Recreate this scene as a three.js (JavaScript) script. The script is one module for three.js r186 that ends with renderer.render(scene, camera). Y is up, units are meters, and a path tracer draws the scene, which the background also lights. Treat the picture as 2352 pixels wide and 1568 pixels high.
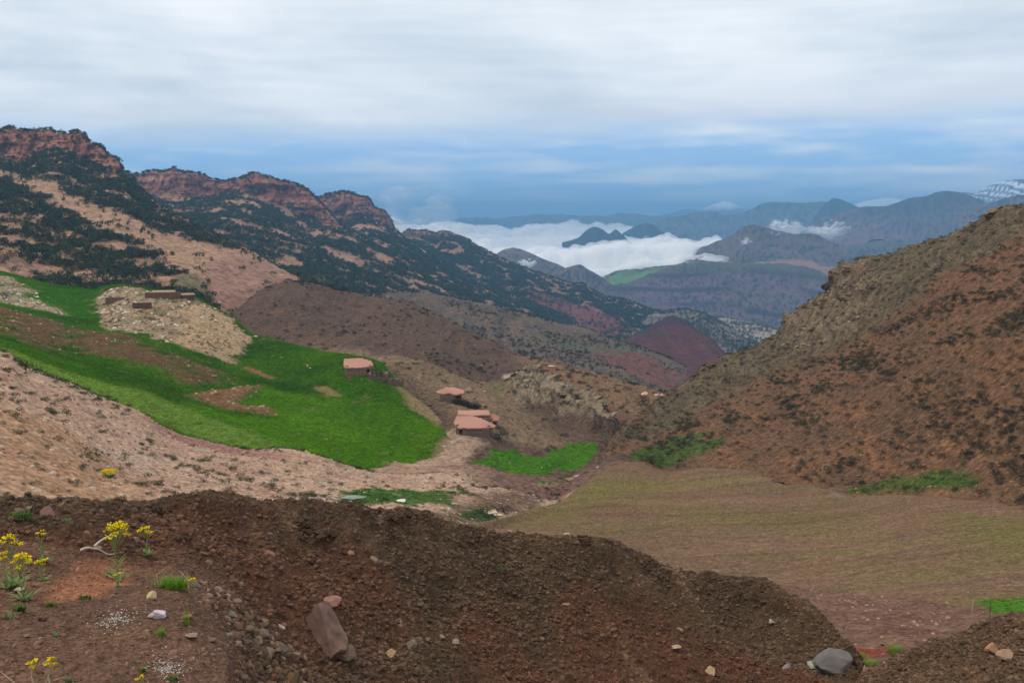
import * as THREE from 'three';
import { mergeGeometries, mergeVertices } from 'three/addons/utils/BufferGeometryUtils.js';
import { MarchingCubes } from 'three/addons/objects/MarchingCubes.js';

// ---------------------------------------------------------------- camera, sky, sun, exposure
const scene = new THREE.Scene();
const EYE = 3.0;
const camera = new THREE.PerspectiveCamera(37.54, 1024 / 682, 0.1, 90000);
camera.position.set(0, EYE, 0);
camera.rotation.x = -Math.atan((784 - 505) / 2308);
scene.add(camera);
const renderer = new THREE.WebGLRenderer({ antialias: true });
renderer.toneMapping = THREE.LinearToneMapping;
renderer.toneMappingExposure = 1.1;
renderer.shadowMap.enabled = true;
const sun = new THREE.DirectionalLight(0xfff2e2, 1.5);
sun.position.set(-0.55, 1.0, -0.12).multiplyScalar(300);
sun.castShadow = true;
sun.shadow.radius = 40;
sun.shadow.camera.left = sun.shadow.camera.bottom = -400; sun.shadow.camera.right = sun.shadow.camera.top = 400; sun.shadow.camera.far = 1200;
scene.add(sun, sun.target);
scene.fog = new THREE.FogExp2(new THREE.Color().setRGB(0.27, 0.60, 1.0), 1.1e-4);

// ---------------------------------------------------------------- noise and small helpers
let seed = 20240611;
function rnd() { seed = (seed + 0x6D2B79F5) | 0; let t = Math.imul(seed ^ (seed >>> 15), 1 | seed); t = (t + Math.imul(t ^ (t >>> 7), 61 | t)) ^ t; return ((t ^ (t >>> 14)) >>> 0) / 4294967296; }
const rr = (a, b) => a + (b - a) * rnd();
const PERM = new Uint8Array(512), GX = new Float32Array(256), GY = new Float32Array(256), GZ = new Float32Array(256);
for (let i = 0; i < 256; i++) { PERM[i] = i; const u = rnd() * 2 - 1, a = rnd() * Math.PI * 2, s = Math.sqrt(1 - u * u); GX[i] = s * Math.cos(a); GY[i] = s * Math.sin(a); GZ[i] = u; }
for (let i = 255; i > 0; i--) { const j = Math.floor(rnd() * (i + 1)), t = PERM[i]; PERM[i] = PERM[j]; PERM[j] = t; }
for (let i = 0; i < 256; i++) PERM[i + 256] = PERM[i];
function noise(x, y, z = 0) {                                       // gradient noise, about -1 to 1
  const xf = Math.floor(x), yf = Math.floor(y), zf = Math.floor(z); x -= xf; y -= yf; z -= zf;
  const X = xf & 255, Y = yf & 255, Z = zf & 255, u = x * x * x * (x * (x * 6 - 15) + 10), v = y * y * y * (y * (y * 6 - 15) + 10), w = z * z * z * (z * (z * 6 - 15) + 10);
  const g = (h, a, b, c) => GX[h] * a + GY[h] * b + GZ[h] * c;
  const A = PERM[X] + Y, B = PERM[X + 1] + Y, AA = PERM[A & 255] + Z, AB = PERM[(A + 1) & 255] + Z, BA = PERM[B & 255] + Z, BB = PERM[(B + 1) & 255] + Z;
  const l = (t, a, b) => a + t * (b - a);
  return 1.55 * l(w, l(v, l(u, g(PERM[AA & 255], x, y, z), g(PERM[BA & 255], x - 1, y, z)), l(u, g(PERM[AB & 255], x, y - 1, z), g(PERM[BB & 255], x - 1, y - 1, z))),
    l(v, l(u, g(PERM[(AA + 1) & 255], x, y, z - 1), g(PERM[(BA + 1) & 255], x - 1, y, z - 1)), l(u, g(PERM[(AB + 1) & 255], x, y - 1, z - 1), g(PERM[(BB + 1) & 255], x - 1, y - 1, z - 1))));
}
function fbm(x, y, z, n = 4, gain = 0.5) { let s = 0, a = 1, t = 0; for (let i = 0; i < n; i++) { s += a * noise(x, y, z + i * 7.3); t += a; a *= gain; x *= 2.03; y *= 2.03; z *= 2.03; } return s / t; }
function ridged(x, y, z, n = 4) { let s = 0, a = 1, t = 0; for (let i = 0; i < n; i++) { s += a * (1 - 2 * Math.abs(noise(x, y, z + i * 5.1))); t += a; a *= 0.5; x *= 2.07; y *= 2.07; z *= 2.07; } return s / t; }
const clamp = (x, a = 0, b = 1) => Math.min(b, Math.max(a, x));
const sstep = (a, b, x) => { const t = clamp((x - a) / (b - a)); return t * t * (3 - 2 * t); };
const lin = c => { c /= 255; return c <= 0.04045 ? c / 12.92 : ((c + 0.055) / 1.055) ** 2.4; };
const C = (r, g, b) => [lin(r), lin(g), lin(b)];
const mixc = (a, b, t) => { a[0] += (b[0] - a[0]) * t; a[1] += (b[1] - a[1]) * t; a[2] += (b[2] - a[2]) * t; return a; };
const RAD = Math.PI / 180;
const taken = {};
function numbered(n) { const k = taken[n] = (taken[n] || 0) + 1; return k === 1 ? n : n + '_' + String(k - 1).padStart(3, '0'); }

// ---------------------------------------------------------------- the sky: high cloud sheets over a clear blue band, the same all round
{
  const W = 3072, H = 1536, data = new Float32Array(W * H * 4);
  const blue = [0.40, 0.65, 0.98], pale = [0.92, 0.98, 1.03], white = [0.97, 1.0, 1.03], grey = [0.66, 0.74, 0.82], lilac = [0.78, 0.81, 0.89];
  for (let j = 0; j < H; j++) {
    const e = ((j + 0.5) / H - 0.5) * 180, skip = e > 22 ? 6 : e > 14 ? 3 : 1;
    for (let i = 0; i < W; i++) {
      const k = (j * W + i) * 4;
      let r = 0.30, g = 0.33, b = 0.36;
      if (e > -1 && i % skip) { r = data[k - 4]; g = data[k - 3]; b = data[k - 2]; }
      else if (e > -1) {
        const a = ((i + 0.5) / W - 0.5) * Math.PI * 2, cx = Math.cos(a), cz = Math.sin(a), el = Math.max(e, 0);
        const f = 1 / (Math.sin(el * RAD) + 0.09), ux = cx * f, uz = cz * f;            // flat sheets overhead draw together towards the horizon
        const wx = 0.5 * noise(ux * 0.7, uz * 0.7, 3), wz = 0.5 * noise(ux * 0.7, uz * 0.7, 8);
        const sheet = fbm(ux * 0.75 + wx + 3, uz * 0.75 + wz, 1.7, 5), wide = noise(cx * 1.9 + 1.3, cz * 1.9 + 0.4, e * 0.05);
        const streak = fbm(cx * 5 + 4, cz * 5, e * 0.75 + 0.6 * noise(cx * 3, cz * 3), 5), thin = fbm(cx * 13, cz * 13, e * 2.1 + 2, 4);
        const deck = sstep(-1.1, 1.3, el - 5.0 - 0.9 * wide - 1.3 * streak);
        const low = blue.slice(); mixc(low, pale, clamp(0.22 + 1.25 * streak + 0.8 * thin + 0.3 * wide));
        const c = white.slice(); mixc(c, grey, clamp(0.30 + 1.5 * sheet + 0.35 * thin)); mixc(c, lilac, clamp(0.25 + wide) * sstep(9, 5, el));
        mixc(low, c, deck); r = low[0]; g = low[1]; b = low[2];
      }
      data[k] = r; data[k + 1] = g; data[k + 2] = b; data[k + 3] = 1;
    }
  }
  const tex = new THREE.DataTexture(data, W, H, THREE.RGBAFormat, THREE.FloatType);
  tex.mapping = THREE.EquirectangularReflectionMapping; tex.magFilter = tex.minFilter = THREE.LinearFilter; tex.colorSpace = THREE.LinearSRGBColorSpace; tex.needsUpdate = true;
  scene.background = tex; scene.environment = tex;
}

// Survey of the place, in metres. Each landform: cross lines from its far side to its foot, stations as [bearing in degrees east of north, distance from the road, height].
const LAND = {
 far_ridge: { from: -5.86, to: 11.40, across: 245, down: [5, 7, 9], behind: 1, relief: 74.4, lines: [[[-5.80,18000,-1356.5],[-4.33,18000,-1254.5],[-3.59,18000,-1229.0],[-2.86,18000,-1197.0],[-1.87,18000,-1184.2],[-0.64,18000,-1190.6],[0.10,18000,-1165.0],[1.82,18000,-1133.0],[3.05,18000,-1139.5],[4.28,18000,-1158.7],[5.26,18000,-1158.7],[6.23,18000,-1120.6],[6.84,18000,-1114.4],[7.45,18000,-1158.9],[8.42,18000,-1171.7],[9.86,18000,-1184.4],[11.29,18000,-1228.4]],[[-5.80,15000,-156.5],[-4.33,15000,-54.5],[-3.59,15000,-29.0],[-2.86,15000,3.0],[-1.87,15000,15.8],[-0.64,15000,9.4],[0.10,15000,35.0],[1.82,15000,67.0],[3.05,15000,60.5],[4.28,15000,41.3],[5.26,15000,41.3],[6.23,15000,79.4],[6.84,15000,85.6],[7.45,15000,41.1],[8.42,15000,28.3],[9.86,15000,15.6],[11.29,15000,-28.4]],[[-5.81,13992,-186.0],[-4.33,13992,-133.9],[-3.60,13992,-120.9],[-2.86,13992,-104.5],[-1.87,13992,-98.0],[-0.64,13992,-101.4],[0.10,13992,-88.2],[1.82,13992,-71.7],[3.06,13992,-74.9],[4.28,13992,-84.7],[5.26,13992,-84.5],[6.24,13992,-64.8],[6.85,13992,-61.4],[7.46,13992,-84.2],[8.42,13992,-90.5],[9.87,13992,-96.6],[11.30,13992,-118.7]],[[-5.81,12600,-211.6],[11.31,12600,-208.5]]] },
 snow_peak: { from: 6.54, to: 14.94, across: 120, down: [5, 11, 14], behind: 1, relief: 124.0, lines: [[[6.48,22320,-1603.5],[7.69,22320,-1492.9],[8.41,22320,-1445.7],[9.56,22320,-1336.3],[10.59,22320,-1305.6],[11.39,22320,-1213.0],[11.93,22320,-1174.8],[12.47,22320,-1229.5],[12.95,22320,-1322.6],[13.74,22320,-1369.4],[14.79,22320,-1408.2]],[[6.48,18600,-115.5],[7.69,18600,-4.9],[8.41,18600,42.3],[9.56,18600,151.7],[10.59,18600,182.4],[11.39,18600,275.0],[11.93,18600,313.2],[12.47,18600,258.5],[12.95,18600,165.4],[13.74,18600,118.6],[14.79,18600,79.8]],[[6.49,17340,-190.4],[7.70,17340,-133.3],[8.42,17340,-108.8],[9.57,17340,-52.1],[10.60,17340,-36.0],[11.40,17340,12.1],[11.95,17340,32.0],[12.49,17340,4.1],[12.96,17340,-43.6],[13.76,17340,-67.2],[14.80,17340,-86.5]],[[6.49,15600,-262.3],[14.82,15600,-255.1]]] },
 pale_snow_peak: { from: 18.14, to: 22.94, across: 69, down: [5, 9, 12], behind: 1, relief: 124.0, lines: [[[17.96,22320,-1371.7],[18.78,22320,-1229.8],[19.43,22320,-1163.6],[20.23,22320,-1135.6],[21.01,22320,-1174.3],[21.86,22320,-1286.2],[22.72,22320,-1375.2]],[[17.96,18600,116.3],[18.78,18600,258.2],[19.43,18600,324.4],[20.23,18600,352.4],[21.01,18600,313.7],[21.86,18600,201.8],[22.72,18600,112.8]],[[17.97,17592,-18.4],[18.81,17592,56.0],[19.46,17592,90.8],[20.26,17592,105.8],[21.04,17592,86.0],[21.88,17592,28.1],[22.73,17592,-17.8]],[[17.99,16200,-161.7],[22.76,16200,-156.7]]] },
 snow_streaked_mountain: { from: 22.94, to: 29.91, across: 100, down: [5, 14, 17], behind: 1, relief: 99.2, lines: [[[22.69,15120,-831.6],[23.73,15120,-730.0],[24.55,15120,-717.1],[25.08,15120,-650.6],[25.73,15120,-604.4],[26.73,15120,-584.0],[28.03,15120,-546.6],[29.55,15120,-585.7]],[[22.69,12600,176.4],[23.73,12600,278.0],[24.55,12600,290.9],[25.08,12600,357.4],[25.73,12600,403.6],[26.73,12600,424.0],[28.03,12600,461.4],[29.55,12600,422.3]],[[22.72,11592,60.0],[23.77,11592,111.8],[24.58,11592,118.5],[25.12,11592,152.4],[25.78,11592,176.1],[26.78,11592,186.7],[28.09,11592,206.0],[29.61,11592,186.6]],[[22.75,10200,-57.3],[29.68,10200,-53.8]]] },
 blue_range: { from: 7.28, to: 19.92, across: 192, down: [5, 13, 17], behind: 1, relief: 99.2, lines: [[[7.22,13680,-1078.3],[8.18,13680,-971.7],[8.90,13680,-923.4],[9.57,13680,-880.2],[10.52,13680,-832.5],[11.40,13680,-847.0],[11.95,13680,-880.4],[12.70,13680,-871.0],[13.34,13680,-814.4],[13.80,13680,-753.3],[14.26,13680,-739.5],[15.00,13680,-744.7],[16.39,13680,-731.9],[17.27,13680,-746.6],[18.62,13680,-816.8],[19.73,13680,-886.1]],[[7.22,11400,-166.3],[8.18,11400,-59.7],[8.90,11400,-11.4],[9.57,11400,31.8],[10.52,11400,79.5],[11.40,11400,65.0],[11.95,11400,31.6],[12.70,11400,41.0],[13.34,11400,97.6],[13.80,11400,158.7],[14.26,11400,172.5],[15.00,11400,167.3],[16.39,11400,180.1],[17.27,11400,165.4],[18.62,11400,95.2],[19.73,11400,25.9]],[[7.22,10392,-191.2],[8.19,10392,-137.4],[8.91,10392,-112.9],[9.58,10392,-91.0],[10.54,10392,-66.6],[11.42,10392,-73.6],[11.96,10392,-90.2],[12.71,10392,-85.2],[13.37,10392,-56.4],[13.83,10392,-25.5],[14.29,10392,-18.3],[15.03,10392,-20.6],[16.42,10392,-13.4],[17.30,10392,-20.3],[18.65,10392,-54.9],[19.76,10392,-89.0]],[[7.23,9000,-207.3],[19.79,9000,-196.5]]] },
 pyramid_peak: { from: 15.17, to: 21.01, across: 90, down: [5, 15, 19], behind: 1, relief: 37.2, lines: [[[15.07,11520,-983.3],[16.43,11520,-824.0],[16.79,11520,-702.3],[17.29,11520,-604.8],[17.66,11520,-570.2],[18.11,11520,-590.1],[19.01,11520,-664.4],[19.95,11520,-745.7],[20.83,11520,-822.5]],[[15.07,9600,-215.3],[16.43,9600,-56.0],[16.79,9600,65.7],[17.29,9600,163.2],[17.66,9600,197.8],[18.11,9600,177.9],[19.01,9600,103.6],[19.95,9600,22.3],[20.83,9600,-54.5]],[[15.07,9222,-215.4],[16.45,9222,-130.4],[16.82,9222,-65.7],[17.32,9222,-13.7],[17.70,9222,4.9],[18.15,9222,-5.4],[19.04,9222,-44.3],[19.98,9222,-86.9],[20.85,9222,-127.0]],[[15.07,8700,-212.9],[20.88,8700,-205.9]]] },
 cloud_island_peak: { from: 2.84, to: 6.79, across: 61, down: [5, 8, 10], behind: 1, relief: 24.8, lines: [[[2.82,9000,-773.4],[3.82,9000,-721.9],[4.21,9000,-673.8],[4.63,9000,-648.1],[5.12,9000,-667.3],[5.51,9000,-696.0],[5.85,9000,-667.2],[6.10,9000,-689.5],[6.74,9000,-772.4]],[[2.82,7500,-173.4],[3.82,7500,-121.9],[4.21,7500,-73.8],[4.63,7500,-48.1],[5.12,7500,-67.3],[5.51,7500,-96.0],[5.85,7500,-67.2],[6.10,7500,-89.5],[6.74,7500,-172.4]],[[2.82,7324,-190.5],[3.82,7324,-162.7],[4.22,7324,-136.7],[4.63,7324,-122.9],[5.12,7324,-133.1],[5.52,7324,-148.5],[5.86,7324,-133.0],[6.10,7324,-144.9],[6.74,7324,-189.4]],[[2.82,7080,-209.1],[6.75,7080,-207.9]]] },
 cloud_island_hill: { from: 5.56, to: 9.47, across: 61, down: [5, 9, 12], behind: 1, relief: 24.8, lines: [[[5.52,10440,-897.0],[6.51,10440,-781.7],[6.99,10440,-744.7],[7.55,10440,-718.8],[8.04,10440,-744.5],[8.35,10440,-781.3],[9.41,10440,-895.2]],[[5.52,8700,-201.0],[6.51,8700,-85.7],[6.99,8700,-48.7],[7.55,8700,-22.8],[8.04,8700,-48.5],[8.35,8700,-85.3],[9.41,8700,-199.2]],[[5.52,8473,-220.1],[6.52,8473,-158.1],[7.00,8473,-138.1],[7.56,8473,-124.0],[8.05,8473,-137.7],[8.36,8473,-157.4],[9.41,8473,-218.1]],[[5.52,8160,-240.7],[9.41,8160,-238.5]]] },
 purple_mountain: { from: 15.86, to: 27.62, across: 209, down: [5, 21, 25], behind: 1, relief: 105.4, lines: [[[15.77,9000,-813.5],[16.37,9000,-689.3],[17.19,9000,-597.0],[17.85,9000,-566.5],[19.16,9000,-518.4],[20.25,9000,-507.0],[21.31,9000,-474.9],[22.28,9000,-449.2],[22.69,9000,-426.1],[23.04,9000,-420.7],[23.73,9000,-436.2],[24.44,9000,-463.2],[25.12,9000,-501.5],[25.98,9000,-542.4],[27.37,9000,-582.8]],[[15.77,7500,-213.5],[16.37,7500,-89.3],[17.19,7500,3.0],[17.85,7500,33.5],[19.16,7500,81.6],[20.25,7500,93.0],[21.31,7500,125.1],[22.28,7500,150.8],[22.69,7500,173.9],[23.04,7500,179.3],[23.73,7500,163.8],[24.44,7500,136.8],[25.12,7500,98.5],[25.98,7500,57.6],[27.37,7500,17.2]],[[15.77,6820,-213.0],[16.39,6820,-145.5],[17.21,6820,-91.9],[17.88,6820,-71.6],[19.20,6820,-42.6],[20.29,6820,-34.1],[21.36,6820,-15.9],[22.33,6820,-1.8],[22.75,6820,10.1],[23.10,6820,13.0],[23.79,6820,5.7],[24.49,6820,-7.5],[25.17,6820,-26.3],[26.02,6820,-46.2],[27.41,6820,-65.6]],[[15.78,5880,-203.3],[18.50,5880,-164.3],[22.80,5880,-148.0],[27.46,5880,-142.3]]] },
 purple_foothill: { from: 23.57, to: 29.91, across: 105, down: [5, 14, 18], behind: 1, relief: 43.4, lines: [[[23.35,7560,-488.7],[25.26,7560,-416.0],[26.10,7560,-375.7],[26.76,7560,-362.1],[28.26,7560,-347.5],[29.59,7560,-361.1]],[[23.35,6300,15.3],[25.26,6300,88.0],[26.10,6300,128.3],[26.76,6300,141.9],[28.26,6300,156.5],[29.59,6300,142.9]],[[23.37,5998,-27.6],[25.30,5998,11.1],[26.15,5998,32.5],[26.81,5998,39.9],[28.32,5998,48.0],[29.64,5998,41.4]],[[23.40,5580,-73.7],[29.71,5580,-69.6]]] },
 low_purple_hill: { from: 17.24, to: 28.01, across: 191, down: [5, 16, 20], behind: 1, relief: 37.2, lines: [[[17.15,6696,-660.8],[18.03,6696,-591.2],[19.24,6696,-567.5],[20.86,6696,-546.1],[22.46,6696,-544.9],[23.81,6696,-526.4],[25.84,6696,-518.6],[27.82,6696,-527.9]],[[17.15,5580,-214.4],[18.03,5580,-144.8],[19.24,5580,-121.1],[20.86,5580,-99.7],[22.46,5580,-98.5],[23.81,5580,-80.0],[25.84,5580,-72.2],[27.82,5580,-81.5]],[[17.17,5227,-239.4],[18.05,5227,-202.8],[19.27,5227,-189.7],[20.90,5227,-177.2],[22.51,5227,-175.2],[23.86,5227,-164.4],[25.90,5227,-158.3],[27.87,5227,-161.0]],[[17.19,4740,-259.9],[27.93,4740,-240.1]]] },
 wooded_mountain: { from: 9.47, to: 21.88, across: 240, down: [5, 20, 25], behind: 1, relief: 43.4, lines: [[[9.42,6192,-617.3],[10.80,6192,-548.8],[11.81,6192,-511.4],[12.74,6192,-463.6],[13.06,6192,-442.0],[13.53,6192,-435.5],[14.00,6192,-446.2],[14.61,6192,-467.5],[15.53,6192,-477.8],[16.60,6192,-483.8],[17.22,6192,-502.6],[17.82,6192,-525.5],[18.72,6192,-564.8],[19.27,6192,-591.6],[20.50,6192,-659.0],[21.82,6192,-708.6]],[[9.42,5160,-204.5],[10.80,5160,-136.0],[11.81,5160,-98.6],[12.74,5160,-50.8],[13.06,5160,-29.2],[13.53,5160,-22.7],[14.00,5160,-33.4],[14.61,5160,-54.7],[15.53,5160,-65.0],[16.60,5160,-71.0],[17.22,5160,-89.8],[17.82,5160,-112.7],[18.72,5160,-152.0],[19.27,5160,-178.8],[20.50,5160,-246.2],[21.82,5160,-295.8]],[[9.43,4807,-213.4],[10.81,4807,-177.7],[11.83,4807,-158.1],[12.77,4807,-133.1],[13.09,4807,-122.1],[13.56,4807,-119.3],[14.03,4807,-125.8],[14.64,4807,-138.9],[15.56,4807,-148.5],[16.64,4807,-158.9],[17.26,4807,-177.5],[17.86,4807,-199.2],[18.77,4807,-230.8],[19.31,4807,-248.0],[20.53,4807,-288.3],[21.85,4807,-318.9]],[[9.44,4320,-216.7],[12.78,4320,-214.2],[16.28,4320,-237.7],[18.79,4320,-305.4],[21.88,4320,-334.2]]] },
 green_hill: { from: 4.08, to: 12.35, across: 147, down: [5, 16, 20], behind: 1, relief: 15.5, lines: [[[4.07,5472,-655.4],[5.32,5472,-609.7],[5.95,5472,-589.8],[7.59,5472,-573.4],[8.87,5472,-563.0],[10.39,5472,-544.7],[12.29,5472,-547.3]],[[4.07,4560,-290.6],[5.32,4560,-244.9],[5.95,4560,-225.0],[7.59,4560,-208.6],[8.87,4560,-198.2],[10.39,4560,-179.9],[12.29,4560,-182.5]],[[4.07,4333,-305.6],[5.33,4333,-281.3],[5.96,4333,-270.7],[7.60,4333,-261.6],[8.89,4333,-255.6],[10.41,4333,-245.3],[12.32,4333,-245.7]],[[4.07,4020,-316.8],[12.35,4020,-310.2]]] },
 grey_peak: { from: -2.89, to: 5.56, across: 164, down: [5, 26, 32], behind: 1, relief: 27.9, lines: [[[-2.87,5184,-555.7],[-1.63,5184,-514.9],[-0.97,5184,-490.8],[-0.54,5184,-472.2],[0.02,5184,-461.1],[0.52,5184,-470.3],[1.26,5184,-490.8],[2.25,5184,-522.3],[3.00,5184,-548.3],[4.06,5184,-592.8],[5.55,5184,-648.2]],[[-2.87,4320,-210.1],[-1.63,4320,-169.3],[-0.97,4320,-145.2],[-0.54,4320,-126.6],[0.02,4320,-115.5],[0.52,4320,-124.7],[1.26,4320,-145.2],[2.25,4320,-176.7],[3.00,4320,-202.7],[4.06,4320,-247.2],[5.55,4320,-302.6]],[[-2.88,4093,-262.7],[-1.64,4093,-242.0],[-0.97,4093,-229.7],[-0.55,4093,-220.2],[0.02,4093,-214.7],[0.52,4093,-219.7],[1.27,4093,-230.8],[2.26,4093,-247.7],[3.00,4093,-261.5],[4.07,4093,-285.1],[5.56,4093,-314.4]],[[-2.89,3780,-314.6],[5.56,3780,-321.7]]] },
 grey_foothill: { from: 1.34, to: 7.03, across: 111, down: [5, 22, 27], behind: 1, relief: 21.7, lines: [[[1.34,4752,-552.2],[3.00,4752,-504.0],[3.42,4752,-495.4],[3.83,4752,-488.5],[4.23,4752,-503.8],[4.97,4752,-529.2],[5.57,4752,-558.0],[6.16,4752,-590.2],[7.03,4752,-627.3]],[[1.34,3960,-235.4],[3.00,3960,-187.2],[3.42,3960,-178.6],[3.83,3960,-171.7],[4.23,3960,-187.0],[4.97,3960,-212.4],[5.57,3960,-241.2],[6.16,3960,-273.4],[7.03,3960,-310.5]],[[1.34,3809,-282.1],[3.00,3809,-256.3],[3.42,3809,-251.7],[3.84,3809,-247.9],[4.24,3809,-256.0],[4.98,3809,-269.3],[5.58,3809,-284.4],[6.17,3809,-301.3],[7.04,3809,-320.7]],[[1.35,3600,-331.1],[7.04,3600,-328.7]]] },
 table_hill: { from: 4.08, to: 20.14, across: 325, down: [5, 18, 14, 56], behind: 1, relief: 28, lines: [[[4.07,4320,-571.4],[5.16,4392,-547.3],[6.28,4536,-538.7],[7.28,4608,-523.7],[8.39,4680,-502.9],[9.62,4680,-480.7],[10.58,4680,-468.6],[12.01,4680,-467.8],[13.59,4680,-468.5],[15.12,4644,-467.0],[16.28,4572,-473.0],[17.13,4500,-481.8],[17.66,4464,-497.3],[18.78,4428,-532.9],[20.14,4392,-578.8]],[[4.07,3600,-283.4],[5.16,3660,-254.5],[6.28,3780,-236.3],[7.28,3840,-216.5],[8.39,3900,-190.9],[9.62,3900,-168.7],[10.58,3900,-156.6],[12.01,3900,-155.8],[13.59,3900,-156.5],[15.12,3870,-157.4],[16.28,3810,-168.2],[17.13,3750,-181.8],[17.66,3720,-199.7],[18.78,3690,-237.7],[20.14,3660,-286.0]],[[4.08,3480,-296.6],[7.29,3690,-233.3],[10.60,3720,-209.3],[13.61,3720,-210.0],[16.31,3690,-225.6],[18.80,3600,-268.8],[20.15,3600,-303.4]],[[4.08,3360,-308.2],[7.30,3540,-261.8],[10.61,3570,-243.3],[13.63,3570,-243.6],[16.33,3540,-260.6],[18.83,3480,-302.8],[20.17,3480,-321.7]],[[4.09,3150,-329.9],[8.03,3150,-313.9],[11.68,3030,-337.4],[15.25,2900,-354.9],[20.27,2800,-367.8]]] },
 pale_valley: { from: 8.01, to: 17.46, across: 183, down: [5, 28], behind: 1, relief: 10, lines: [[[8.03,3600,-532.3],[10.46,3600,-530.2],[11.42,3600,-526.7],[12.85,3540,-526.4],[14.28,3480,-531.7],[14.99,3420,-533.6],[16.40,3360,-552.8],[17.55,3360,-562.5]],[[8.03,3000,-292.3],[10.46,3000,-290.2],[11.42,3000,-286.7],[12.85,2950,-290.4],[14.28,2900,-299.7],[14.99,2850,-305.6],[16.40,2800,-328.8],[17.55,2800,-338.5]],[[8.05,2300,-278.3],[12.89,2250,-277.6],[17.60,2150,-313.5]]] },
 grey_hill: { from: 7.03, to: 16.32, across: 189, down: [5, 52], behind: 1, relief: 16, lines: [[[7.05,2760,-407.9],[8.02,2760,-396.4],[9.09,2760,-386.9],[9.67,2760,-382.6],[10.47,2724,-383.9],[11.30,2688,-390.7],[12.10,2640,-399.1],[12.89,2580,-407.6],[13.71,2520,-415.2],[14.79,2400,-417.2],[16.45,2340,-433.5]],[[7.05,2300,-223.9],[8.02,2300,-212.4],[9.09,2300,-202.9],[9.67,2300,-198.6],[10.47,2270,-202.3],[11.30,2240,-211.5],[12.10,2200,-223.1],[12.89,2150,-235.6],[13.71,2100,-247.2],[14.79,2000,-257.2],[16.45,1950,-277.5]],[[7.07,1900,-238.2],[10.51,1800,-246.8],[16.51,1600,-281.7]]] },
 long_spur: { from: -8.31, to: 10.44, across: 362, down: [5, 6, 47, 45], behind: 1, relief: 26, lines: [[[-8.25,3480,-296.6],[-7.27,3459,-285.1],[-6.27,3437,-267.6],[-5.78,3427,-254.6],[-4.90,3408,-254.4],[-4.31,3395,-259.5],[-3.92,3386,-256.5],[-3.33,3374,-261.5],[-2.69,3360,-272.5],[-2.03,3325,-288.7],[-1.36,3290,-302.1],[-0.62,3252,-317.3],[0.20,3209,-329.2],[1.19,3158,-342.0],[2.26,3102,-349.3],[3.17,3055,-358.2],[3.84,3023,-356.4],[4.34,2999,-364.3],[5.58,2939,-381.0],[6.39,2899,-379.7],[7.21,2860,-387.5],[8.04,2819,-394.8],[8.68,2788,-398.0],[9.49,2748,-414.6],[10.48,2700,-430.8]],[[-8.25,2900,-64.6],[-7.27,2882,-54.5],[-6.27,2864,-38.4],[-5.78,2856,-26.2],[-4.90,2840,-27.2],[-4.31,2829,-33.2],[-3.92,2822,-30.7],[-3.33,2811,-36.6],[-2.69,2800,-48.5],[-2.03,2771,-67.0],[-1.36,2742,-82.8],[-0.62,2710,-100.5],[0.20,2674,-115.3],[1.19,2632,-131.5],[2.26,2585,-142.5],[3.17,2546,-154.5],[3.84,2519,-154.9],[4.34,2499,-164.3],[5.58,2449,-185.1],[6.39,2416,-186.4],[7.21,2383,-196.9],[8.04,2349,-206.9],[8.68,2323,-212.2],[9.49,2290,-231.4],[10.48,2250,-250.8]],[[-8.25,2865,-80.8],[-7.28,2847,-70.8],[-6.27,2829,-54.8],[-5.78,2821,-42.6],[-4.90,2805,-43.6],[-4.31,2794,-49.5],[-3.92,2787,-37.4],[-3.33,2776,-43.3],[-2.69,2765,-54.9],[-2.03,2736,-73.2],[-1.36,2707,-88.7],[-0.62,2675,-106.0],[0.20,2639,-120.6],[1.19,2597,-136.5],[2.26,2550,-147.2],[3.18,2511,-158.8],[3.84,2484,-159.1],[4.34,2464,-168.4],[5.58,2414,-188.6],[6.39,2381,-189.9],[7.21,2348,-200.1],[8.05,2314,-209.7],[8.68,2288,-214.9],[9.50,2255,-233.6],[10.48,2215,-252.6]],[[-8.28,2150,-120.5],[-4.85,2150,-121.4],[-2.88,2150,-131.0],[0.10,2150,-159.1],[3.09,2150,-191.6],[5.57,2100,-209.3],[7.55,2060,-217.9],[9.51,2020,-225.6],[10.48,2000,-235.6]],[[-8.32,1500,-147.8],[-4.38,1600,-159.1],[0.60,1725,-187.3],[3.59,1800,-207.1],[5.19,1777,-215.6],[7.56,1743,-218.0],[10.51,1700,-232.9]]] },
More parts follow.
